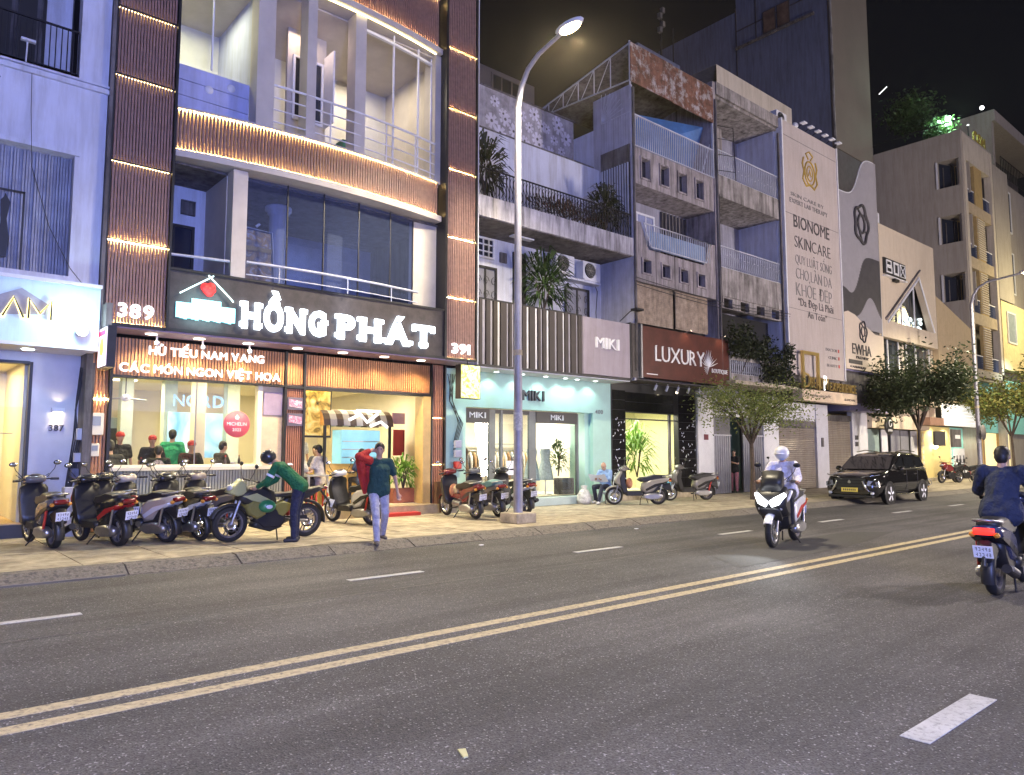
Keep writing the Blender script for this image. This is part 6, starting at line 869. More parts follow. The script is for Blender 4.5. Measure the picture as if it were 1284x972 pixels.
# ================================================================== trees
def tree(label, x, y, hf, zc, R, n, lm, lean=0, seed=1, ls=.12, flat=.6):
    t = T('street_tree', label, 'tree', (x, y, Z0), group='street trees'); rr = random.Random(seed); random.seed(seed); q = MB(); q.tube([(x, y, Z0-.05), (x+.03, y, 1), (x+lean*.5, y, hf)], [.1, .075, .06], 9); P(t, 'trunk', q, M['bark']); q = MB(); tips = []
    for k in range(9):
        a = k*2.4+rr.random(); r = R*rr.uniform(.45, .9); tip = V((x+lean+r*cos(a), y+r*sin(a), zc+R*flat*rr.uniform(-.3, .85))); mid = V((x+lean*.7+r*.35*cos(a), y+r*.35*sin(a), (hf+tip.z)/2+.1)); q.tube([(x+lean*.5, y, hf-.1), mid, tip], [.045, .028, .008], 6); tips.append((mid, tip))
        for j in range(3): b = a+rr.uniform(-1, 1); e = mid+V((cos(b), sin(b), rr.uniform(-.1, .7)))*R*.5; q.tube([mid, e], [.018, .005], 5); tips.append((mid, e))
    P(t, 'limbs', q, M['bark']); q = MB()
    cl = []
    for m_, e in tips:
        for j in range(4): cl.append(m_.lerp(e, .45+.2*j)+V((rr.gauss(0, .18), rr.gauss(0, .18), rr.gauss(0, .12)))*R*.6)
    for k in range(n):
        c = rr.choice(cl); s = R*.16; p = c+V((rr.gauss(0, s), rr.gauss(0, s), rr.gauss(0, s*.6))); q.leaf(p, (rr.uniform(-1, 1), rr.uniform(-1, 1), rr.uniform(-.9, .3)), ls*rr.uniform(.6, 1.3), ls*.45)
    P(t, 'crown', q, lm, kind='stuff'); return t
tree('slender young tree with airy yellow-green crown in front of the folding gates', 21.7, 13.2, 2.0, 3.2, 1.9, 6500, M['leafy'], .0, 3, .10, .5)
tree('dense dark rounded tree behind the parked black car', 34.6, 12.9, 2.7, 4.75, 2.15, 12000, M['leafd2'], .2, 5, .19, .75)
tree('loose yellow-green tree at the right edge of the pavement', 47.6, 12.9, 2.6, 5.3, 2.8, 9000, M['leafo'], -.2, 9, .22, .75)
# ================================================================== motorbikes (local +X is forward)
def wheel(t, x, z, r, wd, nm='wheel', spokes=5, rimm=None, disc=False):
    q = MB(); k = wd/2; o = P(t, nm, q.lathe([(r*.74, -k*.8), (r*.9, -k), (r*.985, -k*.55), (r, 0), (r*.985, k*.55), (r*.9, k), (r*.74, k*.8)], (x, 0, z), 26), M['tyre'])
    q = MB(); q.lathe([(r*.66, -k*.75), (r*.76, -k*.8), (r*.76, k*.8), (r*.66, k*.75), (r*.66, -k*.75)], (x, 0, z), 26)
    if spokes > 8:
        for i in range(spokes): a = 2*pi*i/spokes; q.tube([(x+.03*cos(a+.6), (-1)**i*.02, z+.03*sin(a+.6)), (x+r*.7*cos(a), 0, z+r*.7*sin(a))], .004, 4)
    else:
        for i in range(spokes):
            a = 2*pi*i/spokes
            for da in (-.16, .16): q.tube([(x+.04*cos(a+da*2), 0, z+.04*sin(a+da*2)), (x+r*.7*cos(a+da), 0, z+r*.7*sin(a+da))], .011, 5)
    q.cyl((x, -k*.9, z), (x, k*.9, z), .045, 12); P(o, 'rim', q, rimm or M['steel'])
    if disc: P(o, 'brake_disc', MB().lathe([(.05, 0), (.12, 0), (.12, .006)], (x, k*.9+.01, z), 18), M['chrome'])
    return o
def arc_fender(t, x, z, r, wd, a0, a1, m, nm):
    q = MB(); rings = []
    for i in range(11):
        a = rad(a0+(a1-a0)*i/10); c_ = V((x+r*cos(a), 0, z+r*sin(a))); n = V((cos(a), 0, sin(a))); rings.append([tuple(c_+V((0, y, 0))+n*h) for y, h in ((-wd, -.03), (-wd*.9, .0), (-wd*.4, .02), (wd*.4, .02), (wd*.9, 0), (wd, -.03), (wd*.4, .008), (-wd*.4, .008))])
    return P(t, nm, q.ring(rings), m)
PAINT = {}
def paint(nm, col, rough=.25):
    return mat('paint_'+nm, col, rough, 0, var=.04, coat=.6)
def plate_(t, x, z, tilt, m=None):
    q = MB(); q.m = MX.Translation((x, 0, z)) @ MX.Rotation(tilt, 4, 'Y'); q.box(-.006, 0, -.095, .095, -.07, .07); o = P(t, 'number_plate', q, m or M['plate']); g = MB(); g.m = q.m; rr = random.Random(int(abs(x*99+z*999)))
    for row in (-.032, .032):
        for c in range(5):
            y = -.065+c*.032; s = rr.randint(1, 6); g.box(-.0085, -.0065, y-.009, y-.004, row-.02, row+.02)
            if s % 2: g.box(-.0085, -.0065, y-.004, y+.009, row+.014, row+.02)
            if s > 2: g.box(-.0085, -.0065, y-.004, y+.009, row-.003, row+.003)
            if s % 3: g.box(-.0085, -.0065, y-.004, y+.009, row-.02, row-.014)
    P(o, 'plate_marks', g, M['ink'], kind='stuff'); return o
def mirrors(t, x, z, w_=.3, m=None):
    for s in (-1, 1):
        k = P(t, 'mirror_stalk', MB().tube([(x, s*.17, z), (x-.02, s*(w_-.02), z+.14), (x-.02, s*w_, z+.2)], .006, 5), M['plas']); q = MB(); q.m = MX.Translation((x-.03, s*(w_+.02), z+.24)); q.ell((0, 0, 0), (.018, .062, .04), 10, 6); P(k, 'mirror', q, m or M['plas']); q = MB(); q.m = MX.Translation((x-.05, s*(w_+.02), z+.24)); q.ell((0, 0, 0), (.004, .054, .034), 10, 4); P(k, 'mirror_glass', q, M['chrome'])
def bars(t, x, z, w_=.33):
    P(t, 'handlebar', MB().tube([(x-.06, -w_, z-.01), (x, -.14, z), (x, .14, z), (x-.06, w_, z-.01)], .012, 6), M['iron'])
    for s in (-1, 1): P(t, 'grip', MB().tube([(x-.06, s*w_, z-.01), (x-.025, s*(w_-.12), z-.004)], .02, 8), M['plas']); P(t, 'brake_lever', MB().tube([(x+.01, s*.17, z), (x-.005, s*w_, z-.02)], .006, 5), M['steel'])
def scooter(label, x, y, hd, c1, c2=None, lean=-4, seatm=None, white_shield=False, helmet=None, z=Z0, steer=12, scale=1., on=False, group='motorbikes parked on the pavement', tailon=False, bag=None, under=False):
    c1 = paint(*c1); c2 = paint(*c2) if c2 else M['plas']; seatm = seatm or M['plas']
    t = T('scooter', label, 'scooter', (x, y, z), rad(hd), group, False); t.rotation_euler = (rad(lean), 0, rad(hd)); t.scale = (scale,)*3
    if under:
        wheel(t, -.64, .285, .285, .075, 'rear_wheel', 22, M['chrome']); wheel(t, .68, .285, .285, .07, 'front_wheel', 22, M['chrome'])
        P(t, 'chain_case', MB().box(-.62, -.2, .06, .085, .25, .34), M['steel']); P(t, 'engine', MB().cyl((-.1, 0, .3), (.22, 0, .34), .1, 12), M['steel']); P(t, 'foot_peg', MB().tube([(-.02, -.28, .26), (-.02, .28, .26)], .014, 6), M['plas']); P(t, 'front_basket_rack', MB().tube([(.5, -.1, .86), (.66, -.1, .88), (.66, .1, .88), (.5, .1, .86)], .008, 5), M['steel'])
    else: wheel(t, -.62, .255, .255, .115, 'rear_wheel', 5, M['concd']); wheel(t, .66, .255, .255, .1, 'front_wheel', 5, M['steel'], True)
    kw = .68 if under else 1
    P(t, 'side_body', MB().pillow([(-.98, .80), (-.7, .80), (-.35, .74), (-.14, .62), (-.1, .44), (-.2, .32), (-.45, .38), (-.62, .56), (-.9, .68)], .15*kw, .14), c1); P(t, 'under_body', MB().pillow([(-.7, .62), (-.2, .55), (-.12, .3), (-.3, .24), (-.5, .3), (-.66, .5)], .12*kw, .1), M['plas'])
    P(t, 'seat', MB().pillow([(-.86, .80), (-.82, .86), (-.5, .88), (-.3, .82), (-.08, .80), (.0, .72), (-.1, .66), (-.5, .70), (-.8, .76)], .13, .12), seatm); P(t, 'floorboard', MB().pillow([(-.2, .27), (.32, .27), (.4, .34), (.34, .40), (-.15, .40)] if not under else [(-.2, .44), (.3, .46), (.44, .62), (.36, .66), (.2, .56), (-.15, .56)], .16*kw*kw, .08), M['plas'] if not under else c1)
    P(t, 'leg_shield', MB().pillow([(.26, .30), (.40, .30), (.50, .55), (.53, .80), (.44, 1.0), (.36, .98), (.38, .75), (.30, .48)], .2, .1, lambda x_: 1.0), M['plas']); P(t, 'front_cowl', MB().pillow([(.40, .42), (.50, .52), (.66, .66), (.66, .76), (.52, .97), (.43, 1.02), (.46, .8), (.40, .55)], .17*kw, .16), c2 if white_shield else c1)
    q = MB(); q.m = MX.Translation((.62, 0, .76)) @ MX.Rotation(rad(-35), 4, 'Y'); q.ell((0, 0, 0), (.045, .11, .07), 14, 8); P(t, 'headlight', q, glow('bike_headlight', (.95, .97, 1), 6) if on else mat('lens_clear', (.55, .57, .6), .1, .3, var=0))
    if on:
        P(t, 'front_fairing', MB().pillow([(.42, .46), (.60, .48), (.80, .66), (.76, .84), (.58, 1.0), (.45, .96)], .25, .16), M['plas']); P(t, 'windshield', MB().pillow([(.50, .96), (.70, .90), (.54, 1.24), (.49, 1.22)], .17, .08), M['plas']); P(t, 'lower_grille', MB().pillow([(.60, .42), (.80, .60), (.78, .66), (.56, .5)], .16, .08), M['plas'])
        for s in (-1, 1): P(t, 'headlight', MB().tube([(.82, s*.03, .70), (.80, s*.12, .75), (.70, s*.23, .86)], [.05, .065, .03], 8), MATS['bike_headlight']); P(t, 'fairing_stripe', MB().tube([(.74, s*.16, .62), (.60, s*.255, .80), (.45, s*.26, .9)], .03, 6), c1)
        lamp(t, 'SPOT', (.9, 0, .72), 60, (.9, .95, 1), .06, (1, 0, -.12), spot=70)
    P(t, 'handlebar_cover', MB().pillow([(.24, 1.02), (.40, .98), (.50, 1.02), (.47, 1.09), (.36, 1.14), (.25, 1.1)], .15, .14), c1); bars(t, .31, 1.06); mirrors(t, .33, 1.08, .3)
    arc_fender(t, .66, .255, .29, .07, 30, 165, c1, 'front_fender'); arc_fender(t, -.62, .255, .30, .075, 60, 200, M['plas'], 'rear_fender')
    for s in (-1, 1): P(t, 'fork_leg', MB().tube([(.66, s*.075, .255), (.53, s*.075, .62)], .018, 8), M['steel'])
    for s in (-1, 1): P(t, 'brake_cable', MB().tube([(.33, s*.2, 1.07), (.46, s*.24, 1.14), (.52, s*.12, 1.04), (.5, s*.06, .96)], .006, 5), M['plas'])
    P(t, 'speedometer', MB().ell((.34, 0, 1.13), (.05, .08, .02), 10, 6), M['ink']); P(t, 'hugger', MB().pillow([(-.98, .64), (-.8, .60), (-.66, .56), (-.9, .42), (-1.02, .40)], .075, .1), M['plas'])
    P(t, 'tail_lamp', MB().pillow([(-1.0, .70), (-.93, .70), (-.93, .78), (-1.01, .77)], .1, .1), glow('tail_on', (1, .03, .02), 1.3) if tailon else M['tail'])
    for s in (-1, 1): P(t, 'turn_signal', MB().ell((-.95, s*.12, .70), (.04, .035, .03), 8, 6), mat('amber', (.6, .25, .03), .3, var=0))
    P(t, 'grab_rail', MB().tube([(-.72, -.13, .83), (-.98, -.1, .86), (-1.02, 0, .87), (-.98, .1, .86), (-.72, .13, .83)], .014, 6), M['steel']); P(t, 'plate_holder', MB().tube([(-.85, 0, .62), (-1.0, 0, .46), (-1.02, 0, .36)], .03, 6), M['plas']); plate_(t, -1.035, .52, rad(-18))
    P(t, 'engine_case', MB().pillow([(-.75, .30), (-.5, .36), (-.2, .32), (-.12, .22), (-.3, .16), (-.6, .17), (-.74, .22)], .07, .12), M['steel']).location = (0, .11, 0)
    P(t, 'exhaust', MB().tube([(-.15, -.12, .2), (-.4, -.16, .22), (-.5, -.17, .24), (-.88, -.18, .34)], [.02, .03, .055, .05], 10), M['iron']); P(t, 'heat_shield', MB().tube([(-.52, -.2, .26), (-.82, -.21, .34)], .035, 8), M['steel']); P(t, 'shock_absorber', MB().tube([(-.62, .15, .3), (-.72, .13, .62)], .02, 8), M['redp'] if int(x*7) % 3 == 0 else M['steel']); P(t, 'side_trim', MB().pillow([(-.9, .70), (-.5, .62), (-.2, .46), (-.24, .40), (-.55, .54), (-.88, .66)], .158*kw, .05), c2)
    P(t, 'kickstand', MB().tube([(-.1, .1, .2), (-.05, .24, .03)], .012, 5).tube([(-.3, -.12, .18), (-.36, -.14, .02)], .012, 5), M['iron'])
    if helmet: P(t, 'seat_cover', MB().ell((.05, 0, .66), (.12, .1, .11), 12, 8), mat('helm_'+helmet[0], helmet[1], .3, var=0, coat=.5))
    if bag: P(t, 'hanging_bag', MB().ell((.22, 0, .62), (.1, .12, .16), 12, 8), mat('bag_'+bag[0], bag[1], .6, var=.2, scale=20))
    return t
G_ = 'motorbikes parked on the pavement'
white = ('white', (.72, .72, .74)); blk_ = ('black', (.015, .015, .018)); dkred = ('dark_red', (.16, .015, .02)); silver = ('silver', (.42, .40, .38)); beige = ('champagne', (.5, .43, .34)); red = ('red', (.5, .03, .03)); grey = ('grey', (.12, .12, .13))
scooter('grey scooter before the door of number 387, leftmost of the parked row', 2.15, 14.2, 97, grey, None, -3, bag=None)
scooter('black and red scooter second from the left, before the left slat column', 2.93, 13.85, 104, blk_, red, -5, white_shield=True)
scooter('black scooter squeezed in behind, between the champagne and the red-trimmed scooters', 3.3, 14.75, 96, blk_, None, -4); scooter('silver scooter squeezed in behind the white-rear scooter near the counter', 4.45, 14.7, 100, silver, None, -5)
scooter('champagne scooter parked third from the left with a white front cowl', 3.58, 13.85, 112, beige, white, -6, white_shield=True)
scooter('dark scooter with white rear trim, fourth from the left', 4.15, 13.75, 104, blk_, white, -5, helmet=('white', (.6, .6, .62)), white_shield=True, under=True)
scooter('white and brown scooter parked just left of the yellow motorcycle', 4.83, 14.15, 108, ('brown_grey', (.26, .22, .19)), None, -5)
scooter('white and black scooter parked alone before the restaurant doorway', 7.85, 14.35, 100, white, blk_, -5, M['plas'])
scooter('dark red underbone scooter with a beige helmet hung on it, right of the grey bin', 10.5, 14.0, 84, dkred, blk_, -7, helmet=('beige', (.55, .42, .25)), bag=('orange', (.5, .22, .12)), under=True)
scooter('teal-seated scooter parked just left of the street lamp base', 11.3, 14.1, 80, grey, blk_, -7, mat('teal_seat', (.12, .24, .25), .5), under=True)
scooter('black scooter half hidden behind the street lamp pole', 12.35, 14.3, 82, blk_, white, -6)
scooter('grey scooter with an orange bag parked right of the seated reader', 16.95, 14.1, 140, ('warm_grey', (.28, .26, .23)), blk_, -4, M['plas'], bag=('orange', (.6, .12, .04)))
scooter('grey sporty scooter parked before the tiled pillar of the brown-sign shop', 19.75, 14.3, 155, ('gunmetal', (.2, .19, .18)), blk_, -4)
bg_ = T('plastic_bag', 'small blue plastic bag hanging off the scooter nearest the brown-sign shop', 'bag', (18.6, 14.1, .6)); P(bg_, 'bag_body', MB().ell((18.55, 14.2, .66), (.13, .1, .15), 10, 8), mat('cyan_bag', (.1, .45, .65), .5, var=.3, scale=20)); P(bg_, 'handle', MB().tube([(18.5, 14.2, .78), (18.55, 14.2, .88), (18.6, 14.2, .78)], .01, 5), MATS['cyan_bag'])
def motorcycle(label, x, y, hd, c1, c2, lean=-5, z=Z0, r=.3, crates=True, group=G_, fairing=True):
    t = T('motorcycle', label, 'motorcycle', (x, y, z), rad(hd), group, False); t.rotation_euler = (rad(lean), 0, rad(hd)); c1 = paint(*c1); c2 = paint(*c2) if c2 else M['plas']
    wheel(t, -.68, r, r, .11, 'rear_wheel', 5, M['concd'], True); wheel(t, .68, r, r, .1, 'front_wheel', 5, M['concd'], True)
    P(t, 'tail_body', MB().pillow([(-1.02, .88), (-.7, .84), (-.3, .74), (-.15, .62), (-.3, .56), (-.7, .70)], .09, .14), M['plas']); P(t, 'seat', MB().pillow([(-.98, .90), (-.6, .86), (-.3, .80), (-.02, .80), (.02, .74), (-.3, .72), (-.7, .80)], .12, .14), M['plas'])
    P(t, 'tank_cover', MB().pillow([(-.1, .64), (-.05, .84), (.14, .94), (.34, .94), (.52, .84), (.62, .72), (.42, .60), (.1, .56)], .15, .16), M['plas'] if crates else c1); P(t, 'engine', MB().pillow([(-.28, .32), (-.24, .54), (.02, .56), (.26, .52), (.32, .34), (.16, .2), (-.18, .2)], .13, .1), M['iron']); P(t, 'cylinder', MB().cyl((.14, 0, .36), (.34, 0, .46), .08, 12), M['steel']); P(t, 'radiator', MB().box(.34, .38, -.12, .12, .42, .7), M['iron'])
    if fairing: P(t, 'side_fairing', MB().pillow([(.10, .44), (.14, .68), (.36, .72), (.48, .62), (.42, .46), (.26, .36)], .17, .14), c2); P(t, 'belly_pan', MB().pillow([(-.25, .22), (.05, .3), (.3, .34), (.34, .24), (.0, .14)], .12, .12), M['plas']); P(t, 'side_panel', MB().pillow([(-.42, .60), (-.2, .68), (.0, .62), (-.1, .42), (-.2, .38)], .135, .1), c2); P(t, 'tank_stripe', MB().pillow([(.02, .70), (.3, .84), (.55, .78), (.40, .70), (.1, .62)], .156, .08), c1)
    P(t, 'nose_fairing', MB().pillow([(.44, .80), (.60, .76), (.78, .84), (.70, .92), (.56, 1.06), (.46, 1.02)], .12, .1), c1); q = MB(); q.m = MX.Translation((.71, 0, .90)); q.ell((0, 0, 0), (.05, .1, .06), 12, 8); P(t, 'headlight', q, MATS['lens_clear']); bars(t, .42, 1.04, .36); mirrors(t, .44, 1.05, .32)
    arc_fender(t, .68, r, r+.035, .065, 20, 150, M['plas'], 'front_fender'); arc_fender(t, -.68, r, r+.05, .07, 80, 190, M['plas'], 'rear_fender')
    for s in (-1, 1): P(t, 'fork_leg', MB().tube([(.68, s*.075, r), (.46, s*.075, .98)], .022, 8), M['steel']); P(t, 'swing_arm', MB().tube([(-.68, s*.08, r), (-.2, s*.08, .38)], .025, 6), M['steel'])
    P(t, 'exhaust', MB().tube([(.2, -.13, .24), (-.2, -.15, .2), (-.4, -.17, .3), (-.85, -.18, .44)], [.02, .03, .05, .055], 10), M['steel']); P(t, 'shock_absorber', MB().tube([(-.35, 0, .4), (-.3, 0, .64)], .035, 8), M['redp']); P(t, 'tail_lamp', MB().ell((-1.03, 0, .87), (.04, .08, .03), 8, 6), M['tail']); P(t, 'plate_holder', MB().tube([(-.95, 0, .82), (-1.12, 0, .6), (-1.15, 0, .5)], .022, 6), M['plas']); plate_(t, -1.16, .58, rad(-22))
    P(t, 'chain_guard', MB().box(-.66, -.2, .09, .1, .34, .4), M['iron']); P(t, 'kickstand', MB().tube([(-.1, .1, .2), (-.06, .26, .03)], .012, 5), M['iron']); 
    if crates: P(t, 'green_helmet', MB().ell((.12, .19, .60), (.15, .1, .11), 14, 10), mat('helmet_green', (.03, .22, .09), .3, var=0, coat=.5)); P(t, 'helmet_print', MB().ell((.12, .285, .60), (.06, .01, .035), 10, 6), M['plate'])
    return t
motorcycle('black and yellow-green sport motorcycle side-on with the green-jacketed rider bent over it', 5.27, 12.62, 180, ('pale_lime', (.42, .42, .20)), ('dark_yellow', (.22, .20, .06)), -4)
motorcycle('dark red old motorcycle parked beyond the car by the yellow shop', 41.6, 14.1, 165, ('dark_red', (.16, .015, .02)), None, -5, Z0, .29, False, G_, False); motorcycle('dark motorcycle parked beyond the car, nearest the distant lamp pole', 43.4, 14.0, 160, ('black', (.015, .015, .018)), None, -5, Z0, .29, False, G_, False)
scooter('dark scooter lying tipped low just behind the parked car', 30.4, 12.2, 170, blk_, None, -62); scooter('pale scooter standing between the shutter and the front of the black car', 24.6, 13.9, 175, ('warm_grey', (.28, .26, .23)), blk_, -4)
RG = 'motorbikes ridden along the road'
scooter('white-fronted red and black scooter ridden toward the camera by the white-shirted man', 12.42, 6.95, 193, ('white', (.72, .72, .74)), ('red', (.5, .03, .03)), 0, z=0.0, on=True, group=RG, scale=1.06)
scooter('dark blue scooter ridden away at the right edge by the navy-clad man', 10.38, 2.93, 3, ('navy', (.03, .04, .10)), blk_, 0, z=0.0, tailon=True, group=RG, scale=1.0)
scooter('small pale scooter ridden in the far distance behind the navy-clad rider', 46, 11.2, 200, ('white', (.72, .72, .74)), blk_, 0, z=0.0, group=RG)
# ================================================================== black car (local +X forward)
def car():
    t = T('parked_car', 'black compact people-carrier with yellow number plate parked at the kerb under the dark tree', 'car', (25.85, 10.95, 0), rad(181), None, False)
    bp = mat('car_black', (.008, .008, .009), .12, 0, var=0, coat=1); gl = mat('car_glass', (.012, .014, .016), .04, var=0, spec=.9); cr = M['chrome']
    # stations x, halfwidth, z bottom, z belt, z roof
    st = [(2.22, .62, .32, .70, None), (2.16, .78, .24, .84, None), (1.95, .85, .22, .93, None), (1.5, .88, .24, 1.0, None), (1.12, .88, .24, 1.06, None), (.55, .88, .24, 1.08, None), (-.4, .88, .24, 1.09, None), (-1.3, .88, .24, 1.10, None), (-1.95, .86, .26, 1.10, None), (-2.18, .78, .34, 1.04, None), (-2.23, .68, .42, .95, None)]
    rings = []
    for x, w_, zb, zt, _ in st:
        h = zt-zb; rings.append([(x, y*w_, zb+h*f) for y, f in ((0, 0), (.55, 0), (.86, .04), (.97, .25), (1.0, .45), (.99, .62), (.955, .76), (.93, .90), (.86, 1.0), (.5, 1.03), (0, 1.045), (-.5, 1.03), (-.86, 1.0), (-.93, .9), (-.955, .76), (-.99, .62), (-1, .45), (-.97, .25), (-.86, .04), (-.55, 0))])
    P(t, 'body_shell', MB().ring(rings), bp)
    cab = [(1.15, .80, 1.05, 1.07), (.45, .74, 1.06, 1.52), (.1, .73, 1.06, 1.62), (-.5, .72, 1.07, 1.67), (-1.2, .71, 1.08, 1.65), (-1.85, .69, 1.08, 1.56), (-2.12, .70, 1.06, 1.12)]
    rings = [[(x, y*w_, zb+(zt-zb)*f) for y, f in ((1.1, 0), (1.0, .75), (.93, .93), (.6, .995), (0, 1.0), (-.6, .995), (-.93, .93), (-1.0, .75), (-1.1, 0))] for x, w_, zb, zt in cab]
    P(t, 'cabin_roof', MB().ring(rings), bp)
    P(t, 'windscreen', MB().add([(1.14, -.78, 1.09), (1.14, .78, 1.09), (.50, .68, 1.50), (.50, -.68, 1.50)], [(0, 1, 2, 3)]), gl).location = (.03, 0, .015)
    for s in (-1, 1):
        for pts in ([(.86, 1.11), (.42, 1.40), (.30, 1.46), (.02, 1.50), (.02, 1.12)], [(-.06, 1.12), (-.06, 1.51), (-.88, 1.52), (-.92, 1.13)], [(-1.0, 1.13), (-.97, 1.52), (-1.5, 1.48), (-1.78, 1.18)]):
            def yy(x, z): return s*(.815-.13*(z-1.08)+.005)
            q = MB().add([(x, yy(x, z), z) for x, z in pts], [tuple(range(len(pts)))]); P(t, 'side_window', q, gl)
        P(t, 'window_trim', MB().tube([(1.1, s*.83, 1.09), (.2, s*.842, 1.10), (-.9, s*.842, 1.115), (-1.8, s*.80, 1.13)], .013, 5), cr); P(t, 'sill_trim', MB().tube([(1.0, s*.885, .30), (-1.0, s*.885, .30)], .022, 6), cr); P(t, 'roof_rail', MB().tube([(.2, s*.62, 1.66), (-.5, s*.63, 1.72), (-1.5, s*.61, 1.67)], .018, 6), cr)
        m_ = P(t, 'wing_mirror', MB().ell((.78, s*1.0, 1.12), (.09, .11, .08), 12, 8), bp); P(m_, 'mirror_arm', MB().tube([(.8, s*.84, 1.1), (.78, s*.95, 1.1)], .03, 6), M['plas'])
        for x in (-.02, -.95): P(t, 'door_seam', MB().box(x-.006, x+.006, s*.872, s*.884, .36, 1.05), M['ink'])
        for x in (.12, -.78): P(t, 'door_handle', MB().cbox(x-.1, x+.1, s*.875-.012, s*.875+.012, .92, .95, .008), cr)
        for x in (1.38, -1.38):
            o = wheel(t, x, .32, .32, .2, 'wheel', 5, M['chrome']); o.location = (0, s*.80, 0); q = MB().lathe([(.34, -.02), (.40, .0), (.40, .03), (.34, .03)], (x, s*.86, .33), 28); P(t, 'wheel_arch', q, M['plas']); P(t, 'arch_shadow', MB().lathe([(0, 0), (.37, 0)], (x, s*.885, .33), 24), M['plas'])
            wv = MB()
            for i in range(5): a = i*2*pi/5+.3; wv.add([(x+.06*cos(a-.5), s*.912, .32+.06*sin(a-.5)), (x+.23*cos(a-.12), s*.905, .32+.23*sin(a-.12)), (x+.24*cos(a+.2), s*.905, .32+.24*sin(a+.2)), (x+.07*cos(a+.5), s*.912, .32+.07*sin(a+.5))], [(0, 1, 2, 3)])
            P(o, 'alloy_spokes', wv, M['plate']).location = (0, -s*.80+0, 0)
        P(t, 'headlamp', MB().add([(2.225, s*.50, .60), (2.12, s*.80, .56), (2.08, s*.82, .70), (2.20, s*.55, .76)], [(0, 1, 2, 3)]), mat('headlamp', (.5, .55, .65), .1, .6, var=.3, scale=30)).location = (.03, s*.015, 0); P(t, 'daylight_strip', MB().tube([(2.25, s*.35, .86), (2.16, s*.66, .90), (2.0, s*.83, .94)], .018, 6), cr)
        P(t, 'chrome_fang', MB().tube([(2.26, s*.40, .74), (2.27, s*.48, .55), (2.25, s*.58, .42), (2.2, s*.72, .40)], [.03, .045, .03, .015], 6), cr); P(t, 'fog_lamp', MB().ell((2.2, s*.66, .36), (.04, .06, .05), 10, 6), M['plate']); P(t, 'tail_light', MB().box(-2.24, -2.18, s*.55-.12, s*.55+.12, .85, 1.0), M['tail'])
    P(t, 'grille', MB().add([(2.235, -.42, .46), (2.235, .42, .46), (2.215, .50, .82), (2.215, -.50, .82)], [(0, 1, 2, 3)]), M['plas']).location = (.03, 0, 0)
    for z in (.56, .66, .75): P(t, 'grille_bar', MB().box(2.27, 2.285, -.44, .44, z, z+.018), M['iron'])
    P(t, 'badge', MB().prism([(0-.06, .70), (0, .78), (.06, .70), (0, .66)], 2.275, 2.295, 'x'), cr); pl = P(t, 'number_plate', MB().box(2.285, 2.30, -.26, .26, .40, .53), mat('plate_yellow', (.75, .6, .12), .4, var=0)); g = MB()
    for i in range(7): g.box(2.301, 2.304, -.2+i*.06, -.2+i*.06+.035, .435, .495)
    P(pl, 'plate_marks', g, M['ink'], kind='stuff'); P(t, 'bumper_lip', MB().cbox(2.1, 2.28, -.7, .7, .22, .29, .02), M['plas']); P(t, 'wiper', MB().tube([(1.1, .1, 1.13), (.85, .55, 1.28)], .01, 4), M['plas'])
    for s in (-.3, .45): P(t, 'seat', MB().ell((.1, s, 1.2), (.1, .2, .25), 10, 6), M['concd'])
car()
